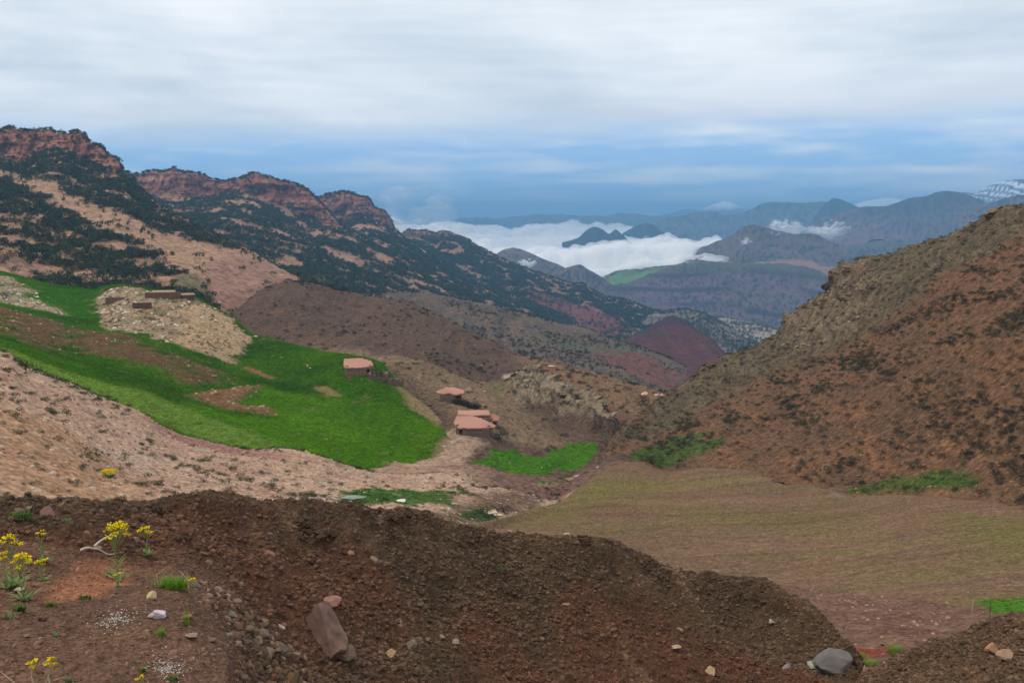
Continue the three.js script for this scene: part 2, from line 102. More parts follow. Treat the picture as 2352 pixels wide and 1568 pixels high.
 third_cliff_ridge: { from: -11.92, to: 0.10, across: 233, down: [5, 28, 48, 58], behind: 1, relief: 22, lines: [[[-11.79,2820,-150.7],[-11.14,2813,-136.5],[-10.52,2805,-130.2],[-9.80,2797,-122.9],[-9.54,2794,-120.7],[-9.06,2788,-124.3],[-8.51,2782,-130.7],[-8.04,2777,-137.2],[-7.75,2773,-154.5],[-7.15,2766,-163.9],[-6.84,2763,-184.1],[-6.61,2760,-204.4],[-6.27,2735,-214.3],[-5.32,2667,-232.6],[-4.10,2579,-256.3],[-2.88,2491,-276.2],[-1.64,2403,-290.8],[0.10,2280,-308.8]],[[-11.79,2350,37.3],[-11.14,2344,51.0],[-10.52,2338,56.8],[-9.80,2331,63.6],[-9.54,2328,65.5],[-9.06,2324,61.6],[-8.51,2318,54.8],[-8.04,2314,47.9],[-7.75,2311,30.3],[-7.15,2305,20.6],[-6.84,2302,0.1],[-6.61,2300,-20.4],[-6.27,2279,-31.9],[-5.32,2222,-54.8],[-4.10,2149,-84.4],[-2.88,2076,-110.2],[-1.64,2003,-130.6],[0.10,1900,-156.8]],[[-11.80,2290,7.8],[-10.63,2282,-3.7],[-9.58,2275,-12.3],[-9.18,2272,12.6],[-8.53,2268,17.4],[-8.05,2265,11.6],[-7.57,2261,3.0],[-7.02,2258,-11.4],[-6.68,2255,-23.8],[-6.27,2235,-36.0],[-5.33,2180,-58.4],[-4.11,2110,-88.2],[-2.88,2039,-113.5],[0.10,1870,-159.2]],[[-11.86,1800,-68.8],[-9.23,1766,-68.1],[-6.81,1736,-78.4],[-4.36,1705,-103.1],[-1.89,1674,-130.5],[0.10,1650,-150.2]],[[-11.94,1250,-110.5],[-6.85,1250,-123.1],[0.10,1250,-145.9]]] },
 second_cliff_ridge: { from: -21.92, to: -3.38, across: 358, down: [5, 22, 45, 77], behind: 1, relief: 20, lines: [[[-21.65,2340,-102.9],[-20.55,2334,-75.2],[-19.96,2330,-70.2],[-19.39,2327,-64.4],[-18.91,2324,-65.6],[-18.42,2321,-61.4],[-17.92,2318,-67.2],[-16.97,2313,-70.5],[-16.52,2310,-76.5],[-15.92,2307,-82.4],[-15.23,2303,-78.1],[-14.70,2300,-73.1],[-14.14,2297,-67.3],[-13.62,2294,-71.0],[-13.09,2291,-76.2],[-12.46,2287,-81.4],[-11.93,2284,-85.9],[-11.37,2281,-95.9],[-11.14,2280,-105.3],[-10.60,2246,-120.8],[-10.02,2209,-138.8],[-9.58,2180,-153.1],[-8.48,2112,-167.6],[-6.80,2008,-191.4],[-4.85,1889,-214.0],[-3.38,1800,-229.9]],[[-21.65,1950,53.1],[-20.55,1945,80.4],[-19.96,1942,85.2],[-19.39,1939,90.7],[-18.91,1937,89.3],[-18.42,1934,93.4],[-17.92,1932,87.3],[-16.97,1927,83.6],[-16.52,1925,77.5],[-15.92,1922,71.4],[-15.23,1919,75.4],[-14.70,1916,80.2],[-14.14,1914,85.8],[-13.62,1911,81.9],[-13.09,1909,76.5],[-12.46,1906,71.1],[-11.93,1904,66.4],[-11.37,1901,56.1],[-11.14,1900,46.7],[-10.60,1872,28.9],[-10.02,1841,8.4],[-9.58,1817,-7.7],[-8.48,1760,-26.8],[-6.80,1673,-57.6],[-4.85,1574,-88.1],[-3.38,1500,-109.9]],[[-21.67,1900,36.9],[-20.36,1894,58.2],[-19.28,1889,52.3],[-17.96,1884,48.0],[-16.62,1878,48.2],[-15.71,1874,50.6],[-14.79,1870,53.0],[-13.42,1864,40.9],[-12.03,1859,20.8],[-10.62,1828,0.7],[-9.58,1777,-11.2],[-8.48,1724,-29.8],[-6.80,1643,-60.0],[-3.38,1480,-112.3]],[[-21.77,1450,-28.7],[-18.47,1412,-5.6],[-15.10,1374,-16.9],[-11.62,1336,-44.7],[-8.04,1298,-77.2],[-3.39,1250,-118.3]],[[-21.94,1000,-83.1],[-16.37,968,-75.2],[-11.70,943,-82.7],[-6.86,918,-97.5],[-3.40,900,-108.0]]] },
 scrub_mountain: { from: -30.14, to: -8.06, across: 468, down: [5, 25, 59, 84, 27], behind: 1, relief: 9, lines: [[[-29.62,1620,-3.3],[-27.75,1593,-1.4],[-26.59,1577,0.2],[-26.19,1571,3.0],[-25.86,1567,2.3],[-25.27,1558,0.3],[-24.40,1547,2.5],[-24.07,1542,-1.6],[-23.60,1536,-1.7],[-23.12,1514,1.1],[-22.71,1495,-1.4],[-22.54,1486,-9.0],[-21.97,1459,-15.0],[-21.63,1443,-22.6],[-21.16,1420,-28.0],[-20.97,1411,-38.4],[-20.61,1394,-42.8],[-20.31,1380,-51.8],[-19.62,1322,-63.5],[-18.66,1244,-71.5],[-17.79,1174,-76.1],[-16.91,1104,-79.3],[-15.79,1044,-83.8],[-14.66,984,-85.7],[-13.52,919,-89.3],[-12.59,868,-91.2],[-11.65,816,-90.6],[-9.75,765,-92.1],[-8.06,720,-92.4]],[[-29.62,1350,104.7],[-27.75,1327,104.8],[-26.59,1314,105.3],[-26.19,1309,107.7],[-25.86,1306,106.7],[-25.27,1299,104.2],[-24.40,1289,105.7],[-24.07,1285,101.2],[-23.60,1280,100.7],[-23.12,1262,102.0],[-22.71,1245,98.2],[-22.54,1238,90.1],[-21.97,1216,82.2],[-21.63,1202,73.6],[-21.16,1184,66.7],[-20.97,1176,55.7],[-20.61,1162,50.1],[-20.31,1150,40.2],[-19.62,1102,24.7],[-18.66,1036,11.4],[-17.79,978,2.2],[-16.91,920,-5.7],[-15.79,870,-14.2],[-14.66,820,-20.1],[-13.52,766,-28.0],[-12.59,723,-33.4],[-11.65,680,-36.2],[-9.75,637,-41.1],[-8.06,600,-44.4]],[[-29.70,1300,72.4],[-26.65,1266,75.4],[-25.78,1257,68.8],[-25.07,1250,76.4],[-24.44,1243,84.5],[-23.64,1235,79.7],[-22.63,1203,66.5],[-22.01,1183,61.2],[-21.39,1164,56.8],[-20.76,1144,48.5],[-20.32,1130,36.8],[-19.63,1084,22.1],[-17.80,964,0.6],[-15.80,859,-15.4],[-13.52,757,-28.9],[-11.65,672,-36.9],[-8.06,595,-45.0]],[[-29.84,850,14.0],[-26.77,850,19.2],[-23.79,850,11.3],[-20.66,796,-1.8],[-18.51,760,-14.0],[-16.73,715,-20.5],[-14.93,670,-29.0],[-13.08,631,-38.0],[-11.20,593,-43.4],[-8.07,530,-45.7]],[[-30.03,520,-19.2],[-26.98,512,-21.5],[-25.01,506,-26.6],[-22.53,500,-30.8],[-20.16,490,-31.7],[-17.73,480,-34.5],[-15.94,475,-42.4],[-14.09,470,-47.3],[-11.26,446,-51.0],[-8.11,420,-53.9]],[[-30.11,440,-25.7],[-27.05,429,-27.5],[-22.59,415,-34.2],[-17.78,400,-37.4],[-14.12,380,-44.2],[-8.13,350,-50.5]]] },
 red_cone: { from: 5.07, to: 13.77, across: 195, down: [5, 46, 45], behind: 1, relief: 9, lines: [[[5.09,1800,-308.1],[6.08,1845,-307.5],[6.74,1875,-303.5],[7.64,1917,-296.0],[8.44,1954,-287.4],[8.93,1977,-284.1],[9.24,1971,-283.2],[9.51,1961,-283.7],[9.98,1944,-288.7],[10.49,1925,-295.9],[11.32,1894,-307.0],[11.89,1874,-320.8],[12.67,1845,-331.7],[13.88,1800,-341.9]],[[5.09,1500,-188.1],[6.08,1538,-184.5],[6.74,1563,-178.5],[7.64,1598,-168.2],[8.44,1628,-157.1],[8.93,1647,-152.3],[9.24,1642,-151.8],[9.51,1634,-153.0],[9.98,1620,-159.1],[10.49,1604,-167.6],[11.32,1579,-180.7],[11.89,1562,-195.8],[12.67,1538,-208.7],[13.88,1500,-221.9]],[[5.10,1300,-179.8],[6.75,1312,-170.5],[8.06,1321,-170.1],[9.29,1330,-173.6],[10.75,1305,-175.1],[11.96,1284,-182.6],[13.90,1250,-195.2]],[[5.11,1000,-159.6],[6.85,1000,-159.1],[9.33,1000,-166.9],[12.01,1000,-174.1],[13.93,1000,-177.1]]] },
 grey_slope: { from: -10.25, to: 9.96, across: 408, down: [5, 34, 45], behind: 1, relief: 8, lines: [[[-10.24,1200,-155.5],[-9.75,1205,-149.4],[-7.64,1227,-154.3],[-6.95,1234,-150.9],[-5.72,1246,-155.3],[-5.08,1253,-153.5],[-4.10,1264,-160.5],[-2.88,1284,-167.8],[-1.64,1304,-175.3],[0.10,1332,-188.4],[1.60,1356,-198.7],[3.09,1380,-210.7],[5.08,1329,-213.1],[6.33,1296,-215.1],[7.57,1264,-216.3],[9.05,1226,-220.2],[10.03,1200,-224.7]],[[-10.24,1000,-75.5],[-9.75,1004,-69.1],[-7.64,1022,-72.5],[-6.95,1028,-68.6],[-5.72,1039,-72.2],[-5.08,1044,-70.0],[-4.10,1054,-76.3],[-2.88,1070,-82.2],[-1.64,1087,-88.4],[0.10,1110,-99.6],[1.60,1130,-108.3],[3.09,1150,-118.7],[5.08,1107,-124.5],[6.33,1080,-128.7],[7.57,1054,-132.0],[9.05,1021,-138.5],[10.03,1000,-144.7]],[[-10.26,800,-73.5],[-6.85,806,-74.8],[-3.14,813,-86.6],[0.60,820,-98.3],[4.35,804,-106.7],[6.84,794,-115.2],[9.07,784,-125.2],[10.06,780,-131.0]],[[-10.30,560,-67.5],[-4.41,560,-78.3],[0.60,560,-88.4],[5.62,560,-97.9],[10.09,560,-106.7]]] },
 brown_hill: { from: -17.05, to: 9.96, across: 521, down: [5, 32, 53, 78, 58], behind: 1, relief: 4.2, lines: [[[-17.13,528,-84.1],[-15.94,583,-82.4],[-14.98,628,-81.4],[-14.03,672,-79.9],[-13.08,683,-78.3],[-11.66,699,-79.2],[-9.75,720,-87.3],[-7.64,701,-88.4],[-6.10,687,-89.2],[-4.38,672,-94.1],[-2.89,650,-97.7],[-1.65,632,-100.8],[-0.40,614,-103.5],[0.60,600,-105.4],[2.10,575,-102.9],[3.86,545,-100.4],[5.61,516,-97.7],[6.85,496,-96.7],[8.09,476,-94.8],[8.84,464,-94.6],[10.08,444,-96.6]],[[-17.13,440,-48.9],[-15.94,486,-43.5],[-14.98,523,-39.5],[-14.03,560,-35.1],[-13.08,569,-32.8],[-11.66,582,-32.6],[-9.75,600,-39.3],[-7.64,584,-41.7],[-6.10,573,-43.4],[-4.38,560,-49.3],[-2.89,542,-54.4],[-1.65,527,-58.6],[-0.40,512,-62.5],[0.60,500,-65.4],[2.10,479,-64.6],[3.86,454,-64.0],[5.61,430,-63.3],[6.85,413,-63.7],[8.09,397,-63.0],[8.84,387,-63.6],[10.08,370,-67.0]],[[-17.15,420,-50.1],[-15.02,435,-40.6],[-13.12,447,-36.5],[-9.78,470,-43.0],[-6.86,448,-46.1],[-4.39,430,-50.0],[-1.91,400,-55.2],[0.60,370,-57.4],[3.12,357,-59.1],[5.63,344,-60.5],[8.12,331,-62.1],[10.10,320,-63.2]],[[-17.18,390,-52.9],[-15.06,381,-44.0],[-12.70,370,-43.2],[-9.82,338,-42.5],[-6.89,305,-43.1],[-4.42,288,-47.0],[-1.92,270,-48.9],[0.61,270,-52.5],[3.13,270,-56.1],[5.65,270,-57.7],[8.15,270,-58.6],[10.13,270,-59.4]],[[-17.27,330,-58.3],[-11.84,282,-50.6],[-8.19,250,-50.7],[-5.71,238,-53.1],[-3.19,225,-51.3],[-0.66,224,-52.0],[1.88,222,-52.1],[4.41,234,-54.1],[6.92,240,-55.1],[10.15,240,-56.8]],[[-17.35,280,-61.0],[-8.24,192,-47.7],[-4.47,186,-48.1],[-0.66,180,-48.3],[3.16,184,-50.6],[6.19,202,-51.9],[10.19,206,-54.8]]] },
 green_terraces: { from: -30.14, to: -2.26, across: 591, down: [5, 30, 49, 73, 39], behind: 1, relief: 1.0, lines: [[[-30.01,600,-55.6],[-26.98,570,-56.7],[-25.80,559,-58.8],[-25.00,552,-60.0],[-23.57,539,-60.6],[-22.59,531,-61.1],[-22.24,528,-59.7],[-21.16,519,-57.6],[-20.08,510,-57.9],[-19.34,505,-59.0],[-17.65,492,-59.6],[-16.76,480,-61.6],[-15.63,465,-64.6],[-14.50,450,-68.7],[-12.93,427,-67.5],[-10.79,396,-65.9],[-9.33,379,-64.3],[-7.63,360,-63.2],[-6.65,345,-66.0],[-5.42,326,-67.2],[-4.43,312,-68.1],[-3.43,299,-68.8],[-2.93,292,-69.1],[-2.31,292,-75.1]],[[-30.01,500,-15.6],[-26.98,475,-18.7],[-25.80,466,-21.5],[-25.00,460,-23.2],[-23.57,450,-24.7],[-22.59,442,-25.7],[-22.24,440,-24.5],[-21.16,433,-23.0],[-20.08,425,-23.8],[-19.34,421,-25.4],[-17.65,410,-26.8],[-16.76,400,-29.6],[-15.63,388,-33.6],[-14.50,375,-38.7],[-12.93,356,-39.1],[-10.79,330,-39.5],[-9.33,316,-39.0],[-7.63,300,-39.2],[-6.65,288,-43.0],[-5.42,272,-45.4],[-4.43,260,-47.3],[-3.43,249,-48.9],[-2.93,243,-49.6],[-2.31,243,-55.7]],[[-30.09,410,-21.4],[-27.05,399,-24.6],[-25.06,393,-26.9],[-22.63,385,-28.8],[-20.85,375,-28.0],[-18.66,362,-29.6],[-17.32,353,-32.0],[-15.98,344,-37.2],[-14.53,335,-40.2],[-11.77,309,-40.4],[-8.87,285,-40.5],[-6.91,270,-43.7],[-5.43,259,-46.5],[-3.94,248,-48.9],[-2.93,240,-50.1],[-2.31,240,-56.1]],[[-30.19,290,-22.5],[-27.14,290,-25.5],[-24.13,290,-30.3],[-20.95,290,-32.8],[-18.31,287,-36.1],[-16.04,285,-39.9],[-13.24,274,-42.8],[-10.37,262,-44.8],[-7.92,252,-46.2],[-5.44,243,-47.8],[-2.94,232,-50.4],[-2.31,232,-56.2]],[[-30.27,205,-19.6],[-27.21,202,-21.2],[-24.22,200,-26.1],[-22.14,198,-29.8],[-20.36,196,-32.3],[-18.15,197,-36.7],[-15.23,198,-40.2],[-11.89,200,-42.6],[-9.45,202,-45.6],[-7.48,205,-48.9],[-5.72,208,-50.1],[-2.94,212,-50.6],[-2.32,212,-55.9]],[[-30.37,180,-22.4],[-24.29,181,-27.6],[-20.41,181,-33.9],[-15.27,182,-40.6],[-9.47,188,-45.7],[-2.95,195,-50.7],[-2.32,195,-55.6]]] },
 pink_slope: { from: -30.14, to: 6.54, across: 707, down: [5, 36, 53, 69, 22, 6], behind: 1, relief: 0.55, lines: [[[-30.25,204.0,-28.7],[-28.36,205.2,-29.9],[-27.20,205.9,-31.1],[-26.81,206.2,-31.6],[-26.24,206.6,-33.7],[-25.25,207.2,-35.1],[-24.23,207.8,-36.6],[-23.20,208.4,-38.4],[-22.15,209.0,-40.2],[-21.08,209.6,-42.0],[-20.37,210.0,-43.3],[-19.63,211.6,-45.6],[-18.16,214.8,-48.7],[-16.63,218.0,-51.0],[-14.69,222.0,-53.4],[-13.33,224.5,-53.9],[-12.37,226.3,-54.9],[-11.09,228.6,-56.8],[-9.85,230.9,-59.3],[-7.98,234.4,-62.1],[-6.23,237.6,-63.7],[-4.46,240.8,-64.2],[-2.94,243.6,-65.3],[-1.68,244.9,-66.6],[0.61,247.2,-68.4],[2.64,255.8,-70.1],[4.16,268.3,-71.9],[5.67,283.7,-74.0],[6.67,294.0,-75.4]],[[-30.25,170.0,-15.1],[-28.36,171.0,-16.3],[-27.20,171.6,-17.3],[-26.81,171.8,-17.9],[-26.24,172.1,-19.9],[-25.25,172.6,-21.3],[-24.23,173.1,-22.7],[-23.20,173.7,-24.6],[-22.15,174.2,-26.3],[-21.08,174.7,-28.0],[-20.37,175.0,-29.3],[-19.63,176.4,-31.5],[-18.16,179.0,-34.4],[-16.63,181.7,-36.5],[-14.69,185.0,-38.6],[-13.33,187.1,-39.0],[-12.37,188.6,-39.8],[-11.09,190.5,-41.6],[-9.85,192.4,-43.9],[-7.98,195.3,-46.5],[-6.23,198.0,-47.9],[-4.46,200.7,-48.2],[-2.94,203.0,-49.0],[-1.68,204.1,-50.3],[0.61,206.0,-51.9],[2.64,213.2,-53.0],[4.16,223.6,-54.0],[5.67,236.4,-55.0],[6.67,245.0,-55.8]],[[-30.37,110.0,-12.5],[-27.31,114.1,-14.5],[-24.32,118.0,-18.4],[-21.16,129.0,-24.2],[-17.82,140.0,-29.5],[-14.32,147.5,-33.2],[-10.70,155.0,-36.8],[-6.99,165.0,-41.0],[-3.20,175.0,-44.6],[-0.66,182.5,-46.9],[1.88,190.0,-49.2],[3.91,206.8,-51.8],[5.67,221.6,-52.3],[6.67,230.0,-52.7]],[[-30.54,68.0,-10.0],[-27.47,71.6,-11.6],[-24.45,75.0,-14.0],[-21.25,87.5,-18.6],[-17.88,100.0,-23.0],[-14.36,111.0,-26.8],[-10.73,122.0,-30.9],[-7.00,133.5,-35.1],[-3.21,145.0,-39.2],[-0.66,158.5,-43.2],[1.89,172.0,-47.2],[3.92,192.2,-49.9],[6.68,220.0,-52.8]],[[-30.77,40.0,-7.3],[-27.67,42.8,-8.4],[-21.34,48.0,-10.6],[-14.40,75.0,-19.0],[-10.76,87.5,-23.5],[-7.02,100.0,-28.1],[-3.22,115.0,-34.5],[-0.67,135.0,-40.4],[1.89,155.0,-45.4],[3.92,178.2,-49.3],[6.69,210.0,-52.6]],[[-30.88,30.0,-5.6],[-21.42,36.0,-8.4],[-14.46,60.5,-16.9],[-7.05,85.0,-26.5],[6.74,180.0,-56.1]],[[-30.97,16.0,-2.0],[-21.50,18.0,-3.3],[-14.54,20.0,-4.5],[-7.11,24.0,-6.9],[-1.98,26.2,-10.0],[6.98,30.0,-16.1]]] },
 stony_hill: { from: 5.07, to: 30.28, across: 465, down: [5, 34, 38, 80, 172, 17], behind: 1, relief: 2.2, lines: [[[5.16,302.4,-77.3],[5.53,313.8,-78.4],[5.95,326.7,-78.1],[6.64,348.0,-80.7],[7.38,367.8,-82.4],[8.11,387.6,-83.3],[9.08,414.0,-84.2],[9.76,423.2,-83.0],[10.48,433.0,-80.5],[11.19,442.8,-78.6],[11.59,448.4,-78.4],[12.07,451.2,-77.7],[13.16,454.9,-75.8],[14.18,458.4,-73.0],[15.10,461.6,-68.4],[15.22,462.0,-65.5],[15.68,462.0,-63.0],[16.74,462.0,-59.5],[17.41,462.0,-57.1],[17.55,462.0,-53.6],[17.82,462.0,-49.7],[18.03,462.0,-46.0],[18.53,461.8,-43.9],[19.27,456.4,-41.8],[19.99,451.1,-40.1],[20.91,444.2,-37.4],[21.76,437.8,-35.3],[22.47,430.6,-32.8],[23.50,420.0,-30.2],[24.17,413.0,-27.6],[24.76,406.7,-24.9],[25.20,401.9,-22.0],[25.60,399.5,-20.9],[26.27,395.4,-20.2],[26.80,392.2,-19.5],[28.28,382.8,-16.5],[29.95,372.0,-14.4]],[[5.16,252.0,-57.1],[5.53,261.5,-57.4],[5.95,272.3,-56.4],[6.64,290.0,-57.5],[7.38,306.5,-57.9],[8.11,323.0,-57.5],[9.08,345.0,-56.6],[9.76,352.6,-54.8],[10.48,360.8,-51.6],[11.19,369.0,-49.1],[11.59,373.6,-48.5],[12.07,376.0,-47.6],[13.16,379.1,-45.5],[14.18,382.0,-42.4],[15.10,384.7,-37.7],[15.22,385.0,-34.7],[15.68,385.0,-32.2],[16.74,385.0,-28.7],[17.41,385.0,-26.3],[17.55,385.0,-22.8],[17.82,385.0,-18.9],[18.03,385.0,-15.2],[18.53,384.9,-13.1],[19.27,380.3,-11.3],[19.99,375.9,-10.0],[20.91,370.2,-7.8],[21.76,364.8,-6.1],[22.47,358.8,-4.1],[23.50,350.0,-2.2],[24.17,344.2,-0.1],[24.76,338.9,2.2],[25.20,334.9,4.8],[25.60,332.9,5.7],[26.27,329.5,6.2],[26.80,326.8,6.6],[28.28,319.0,9.0],[29.95,310.0,10.4]],[[5.16,250.0,-56.9],[5.95,265.0,-56.3],[7.39,292.2,-57.9],[9.10,325.0,-57.3],[10.54,332.5,-52.6],[11.98,340.0,-49.1],[13.40,345.5,-46.7],[15.02,347.2,-42.1],[15.93,348.2,-37.6],[17.05,349.5,-33.1],[18.38,347.0,-27.6],[19.45,343.2,-20.0],[20.94,338.0,-14.0],[22.83,326.2,-9.3],[24.46,312.1,-4.9],[25.84,302.6,-1.1],[26.86,298.4,0.7],[30.00,285.0,5.6]],[[5.16,248.0,-56.6],[6.16,261.3,-57.3],[8.14,288.0,-58.8],[10.57,302.9,-54.3],[12.98,318.0,-50.8],[14.55,315.1,-45.5],[16.84,310.8,-38.7],[19.78,305.0,-29.4],[21.55,295.9,-20.2],[22.59,290.5,-15.8],[24.94,278.0,-8.6],[26.93,269.4,-5.8],[30.08,255.0,-0.3]],[[5.16,243.0,-55.8],[6.16,249.3,-56.0],[8.15,262.0,-56.8],[10.60,262.0,-52.9],[13.03,262.0,-49.5],[15.36,253.1,-44.5],[17.65,244.1,-39.1],[19.88,235.1,-34.1],[22.04,225.9,-29.3],[24.13,216.7,-24.9],[26.15,208.9,-21.0],[27.17,205.6,-19.2],[30.34,195.0,-14.1]],[[5.16,238.0,-55.3],[7.42,235.0,-54.2],[8.72,231.0,-55.2],[10.67,224.9,-52.3],[12.11,219.1,-50.8],[13.85,212.0,-49.3],[15.64,202.2,-47.8],[17.41,192.4,-46.5],[18.74,185.0,-46.0],[20.12,180.7,-44.4],[21.68,175.8,-42.5],[24.10,168.0,-39.9],[25.69,162.9,-38.8],[27.64,156.4,-37.6],[30.93,145.0,-34.7]],[[5.17,228.0,-55.0],[8.73,216.7,-54.1],[13.87,200.0,-49.2],[18.77,175.0,-45.3],[24.14,159.5,-39.8],[27.68,148.7,-37.5],[30.98,138.0,-34.5]]] },
 ploughed_field: { from: -4.37, to: 30.28, across: 565, down: [5, 20, 48, 39, 10, 68, 34, 4], behind: 1, relief: 0.35, lines: [[[-4.50,127.4,-39.4],[-3.22,135.4,-41.1],[-0.66,151.2,-45.1],[1.50,172.2,-49.8],[2.90,185.8,-52.8],[3.91,204.6,-55.8],[5.17,228.2,-59.2],[6.17,242.5,-61.3],[7.42,254.9,-63.8],[8.72,250.6,-64.6],[10.67,244.0,-61.5],[12.11,237.7,-59.8],[13.85,230.0,-57.9],[15.64,219.5,-56.1],[17.41,208.9,-54.4],[18.74,200.9,-53.6],[20.12,196.3,-52.0],[21.68,191.0,-49.8],[24.10,182.5,-46.9],[25.69,177.0,-45.6],[27.64,170.0,-44.1],[30.93,157.7,-40.7]],[[-4.50,118.0,-34.7],[-3.22,125.3,-36.1],[-0.66,140.0,-39.5],[1.50,159.4,-43.4],[2.90,172.0,-45.9],[3.91,189.5,-48.3],[5.17,211.3,-50.7],[6.17,224.6,-52.3],[7.42,236.0,-54.3],[8.72,232.0,-55.3],[10.67,225.9,-52.5],[12.11,220.1,-51.0],[13.85,213.0,-49.4],[15.64,203.2,-47.9],[17.41,193.4,-46.6],[18.74,186.0,-46.1],[20.12,181.7,-44.7],[21.68,176.8,-42.8],[24.10,169.0,-40.2],[25.69,163.9,-39.0],[27.64,157.4,-37.8],[30.93,146.0,-34.9]],[[-4.50,114.0,-34.1],[-0.67,135.2,-39.6],[2.91,155.0,-43.2],[5.69,171.6,-44.9],[8.74,190.0,-47.9],[12.14,185.0,-46.5],[15.51,180.0,-45.6],[18.77,166.1,-42.9],[22.38,150.0,-38.1],[25.74,142.5,-35.9],[27.69,138.0,-34.9],[30.98,130.0,-32.6]],[[-4.51,105.0,-32.6],[0.62,117.5,-35.9],[5.72,130.0,-39.5],[10.73,131.0,-39.0],[15.59,132.0,-38.8],[20.24,123.5,-35.9],[24.64,115.0,-32.8],[27.80,110.2,-31.1],[31.08,105.0,-28.8]],[[-4.52,95.0,-31.4],[3.19,104.8,-34.5],[8.27,108.0,-35.3],[13.24,108.0,-35.3],[16.86,100.3,-32.9],[21.48,90.0,-29.2],[24.77,84.0,-27.0],[27.93,78.0,-24.5],[31.23,74.0,-22.7]],[[-4.52,88.0,-29.9],[8.28,95.0,-31.8],[13.26,97.0,-32.3],[16.88,88.9,-29.8],[21.50,78.0,-25.8],[24.80,72.0,-23.6],[27.97,66.0,-21.0],[31.28,62.0,-19.2]],[[-4.56,50.0,-18.9],[8.36,47.1,-17.9],[17.01,45.0,-16.7],[22.78,41.5,-14.9],[28.15,38.0,-13.0],[31.46,36.0,-11.8]],[[-4.61,30.0,-13.0],[31.61,26.0,-8.8]],[[-4.63,16.0,-6.3],[31.75,14.0,-3.9]]] },
 earth_bank: { from: -30.14, to: 20.14, across: 819, down: [5, 34, 62, 71, 34, 79], behind: 1, relief: 0.05, lines: [[[-30.74,15.66,-2.92],[-27.63,15.66,-3.02],[-25.60,15.66,-3.08],[-23.49,15.66,-3.15],[-21.69,16.50,-3.52],[-20.56,17.01,-3.68],[-19.79,17.22,-3.72],[-18.28,17.62,-3.89],[-15.96,18.22,-4.19],[-14.38,18.63,-4.44],[-11.96,19.24,-4.75],[-9.90,19.75,-5.02],[-7.39,20.36,-5.39],[-5.30,20.87,-5.67],[-4.62,21.03,-5.83],[-3.93,21.20,-6.00],[-3.17,21.39,-6.16],[-1.89,21.71,-6.36],[-0.20,22.14,-6.59],[1.51,22.57,-6.82],[3.22,23.00,-6.99],[4.91,23.42,-7.21],[6.18,23.72,-7.41],[7.04,23.89,-7.58],[8.06,24.09,-7.82],[8.75,24.22,-7.96],[10.98,24.67,-8.32],[12.29,24.94,-8.47],[14.44,25.38,-8.70],[15.73,24.44,-8.38],[17.02,23.51,-8.17],[18.17,22.68,-8.11],[19.18,21.35,-7.72],[20.03,20.25,-7.40],[20.43,19.72,-7.36],[21.09,18.90,-7.40]],[[-30.74,11.60,0.12],[-27.63,11.60,0.02],[-25.60,11.60,-0.04],[-23.49,11.60,-0.10],[-21.69,12.22,-0.31],[-20.56,12.60,-0.37],[-19.79,12.75,-0.38],[-18.28,13.05,-0.47],[-15.96,13.50,-0.64],[-14.38,13.80,-0.81],[-11.96,14.25,-1.01],[-9.90,14.63,-1.18],[-7.39,15.08,-1.43],[-5.30,15.46,-1.61],[-4.62,15.58,-1.74],[-3.93,15.70,-1.88],[-3.17,15.85,-2.00],[-1.89,16.08,-2.13],[-0.20,16.40,-2.28],[1.51,16.72,-2.43],[3.22,17.03,-2.52],[4.91,17.35,-2.65],[6.18,17.57,-2.79],[7.04,17.69,-2.93],[8.06,17.84,-3.13],[8.75,17.94,-3.25],[10.98,18.27,-3.52],[12.29,18.47,-3.62],[14.44,18.80,-3.77],[15.73,18.11,-3.62],[17.02,17.41,-3.60],[18.17,16.80,-3.70],[19.18,15.82,-3.57],[20.03,15.00,-3.46],[20.43,14.61,-3.52],[21.09,14.00,-3.73]],[[-30.80,10.60,0.20],[-25.65,10.60,0.04],[-23.55,10.60,-0.06],[-21.75,11.16,-0.30],[-20.64,11.50,-0.44],[-18.36,12.02,-0.63],[-14.44,12.90,-1.05],[-9.94,13.73,-1.44],[-5.32,14.56,-1.93],[-1.90,15.16,-2.36],[3.24,16.06,-2.83],[7.07,16.66,-3.20],[11.02,17.16,-3.71],[14.50,17.60,-3.99],[17.09,16.42,-3.81],[19.23,15.05,-3.57],[21.12,13.50,-3.67]],[[-30.89,9.30,0.29],[-25.73,9.37,0.11],[-23.63,9.40,-0.01],[-21.83,9.71,-0.18],[-20.71,9.90,-0.28],[-18.44,10.20,-0.46],[-16.89,10.64,-0.72],[-14.54,11.30,-1.23],[-10.02,12.17,-1.75],[-5.36,13.05,-2.33],[-1.92,13.63,-2.78],[3.26,14.48,-3.27],[7.13,15.02,-3.60],[11.09,15.38,-3.90],[14.59,15.70,-4.09],[17.17,14.94,-3.87],[19.31,13.96,-3.59],[21.16,12.80,-3.55]],[[-31.03,8.00,0.35],[-23.73,8.06,0.13],[-19.26,8.10,0.04],[-17.65,8.40,-0.15],[-16.28,9.10,-0.71],[-14.67,9.60,-1.36],[-10.11,10.60,-1.97],[-5.41,11.53,-2.52],[-1.93,12.20,-2.98],[3.29,12.90,-3.38],[8.41,13.60,-3.73],[14.67,14.20,-4.07],[19.39,12.76,-3.49],[21.22,12.20,-3.52]],[[-31.15,7.25,0.34],[-23.83,7.28,0.13],[-19.35,7.30,0.04],[-17.73,7.42,-0.07],[-16.57,7.50,-0.22],[-15.20,8.40,-1.02],[-10.15,9.80,-1.97],[-1.94,11.20,-2.98],[8.45,11.37,-3.12],[21.26,11.60,-3.41]],[[-31.46,5.90,0.31],[-19.56,5.98,-0.01],[-16.72,6.00,-0.07],[-15.30,6.60,-0.52],[-12.35,7.54,-1.22],[-1.95,10.00,-2.92],[21.37,10.50,-3.28]]] },
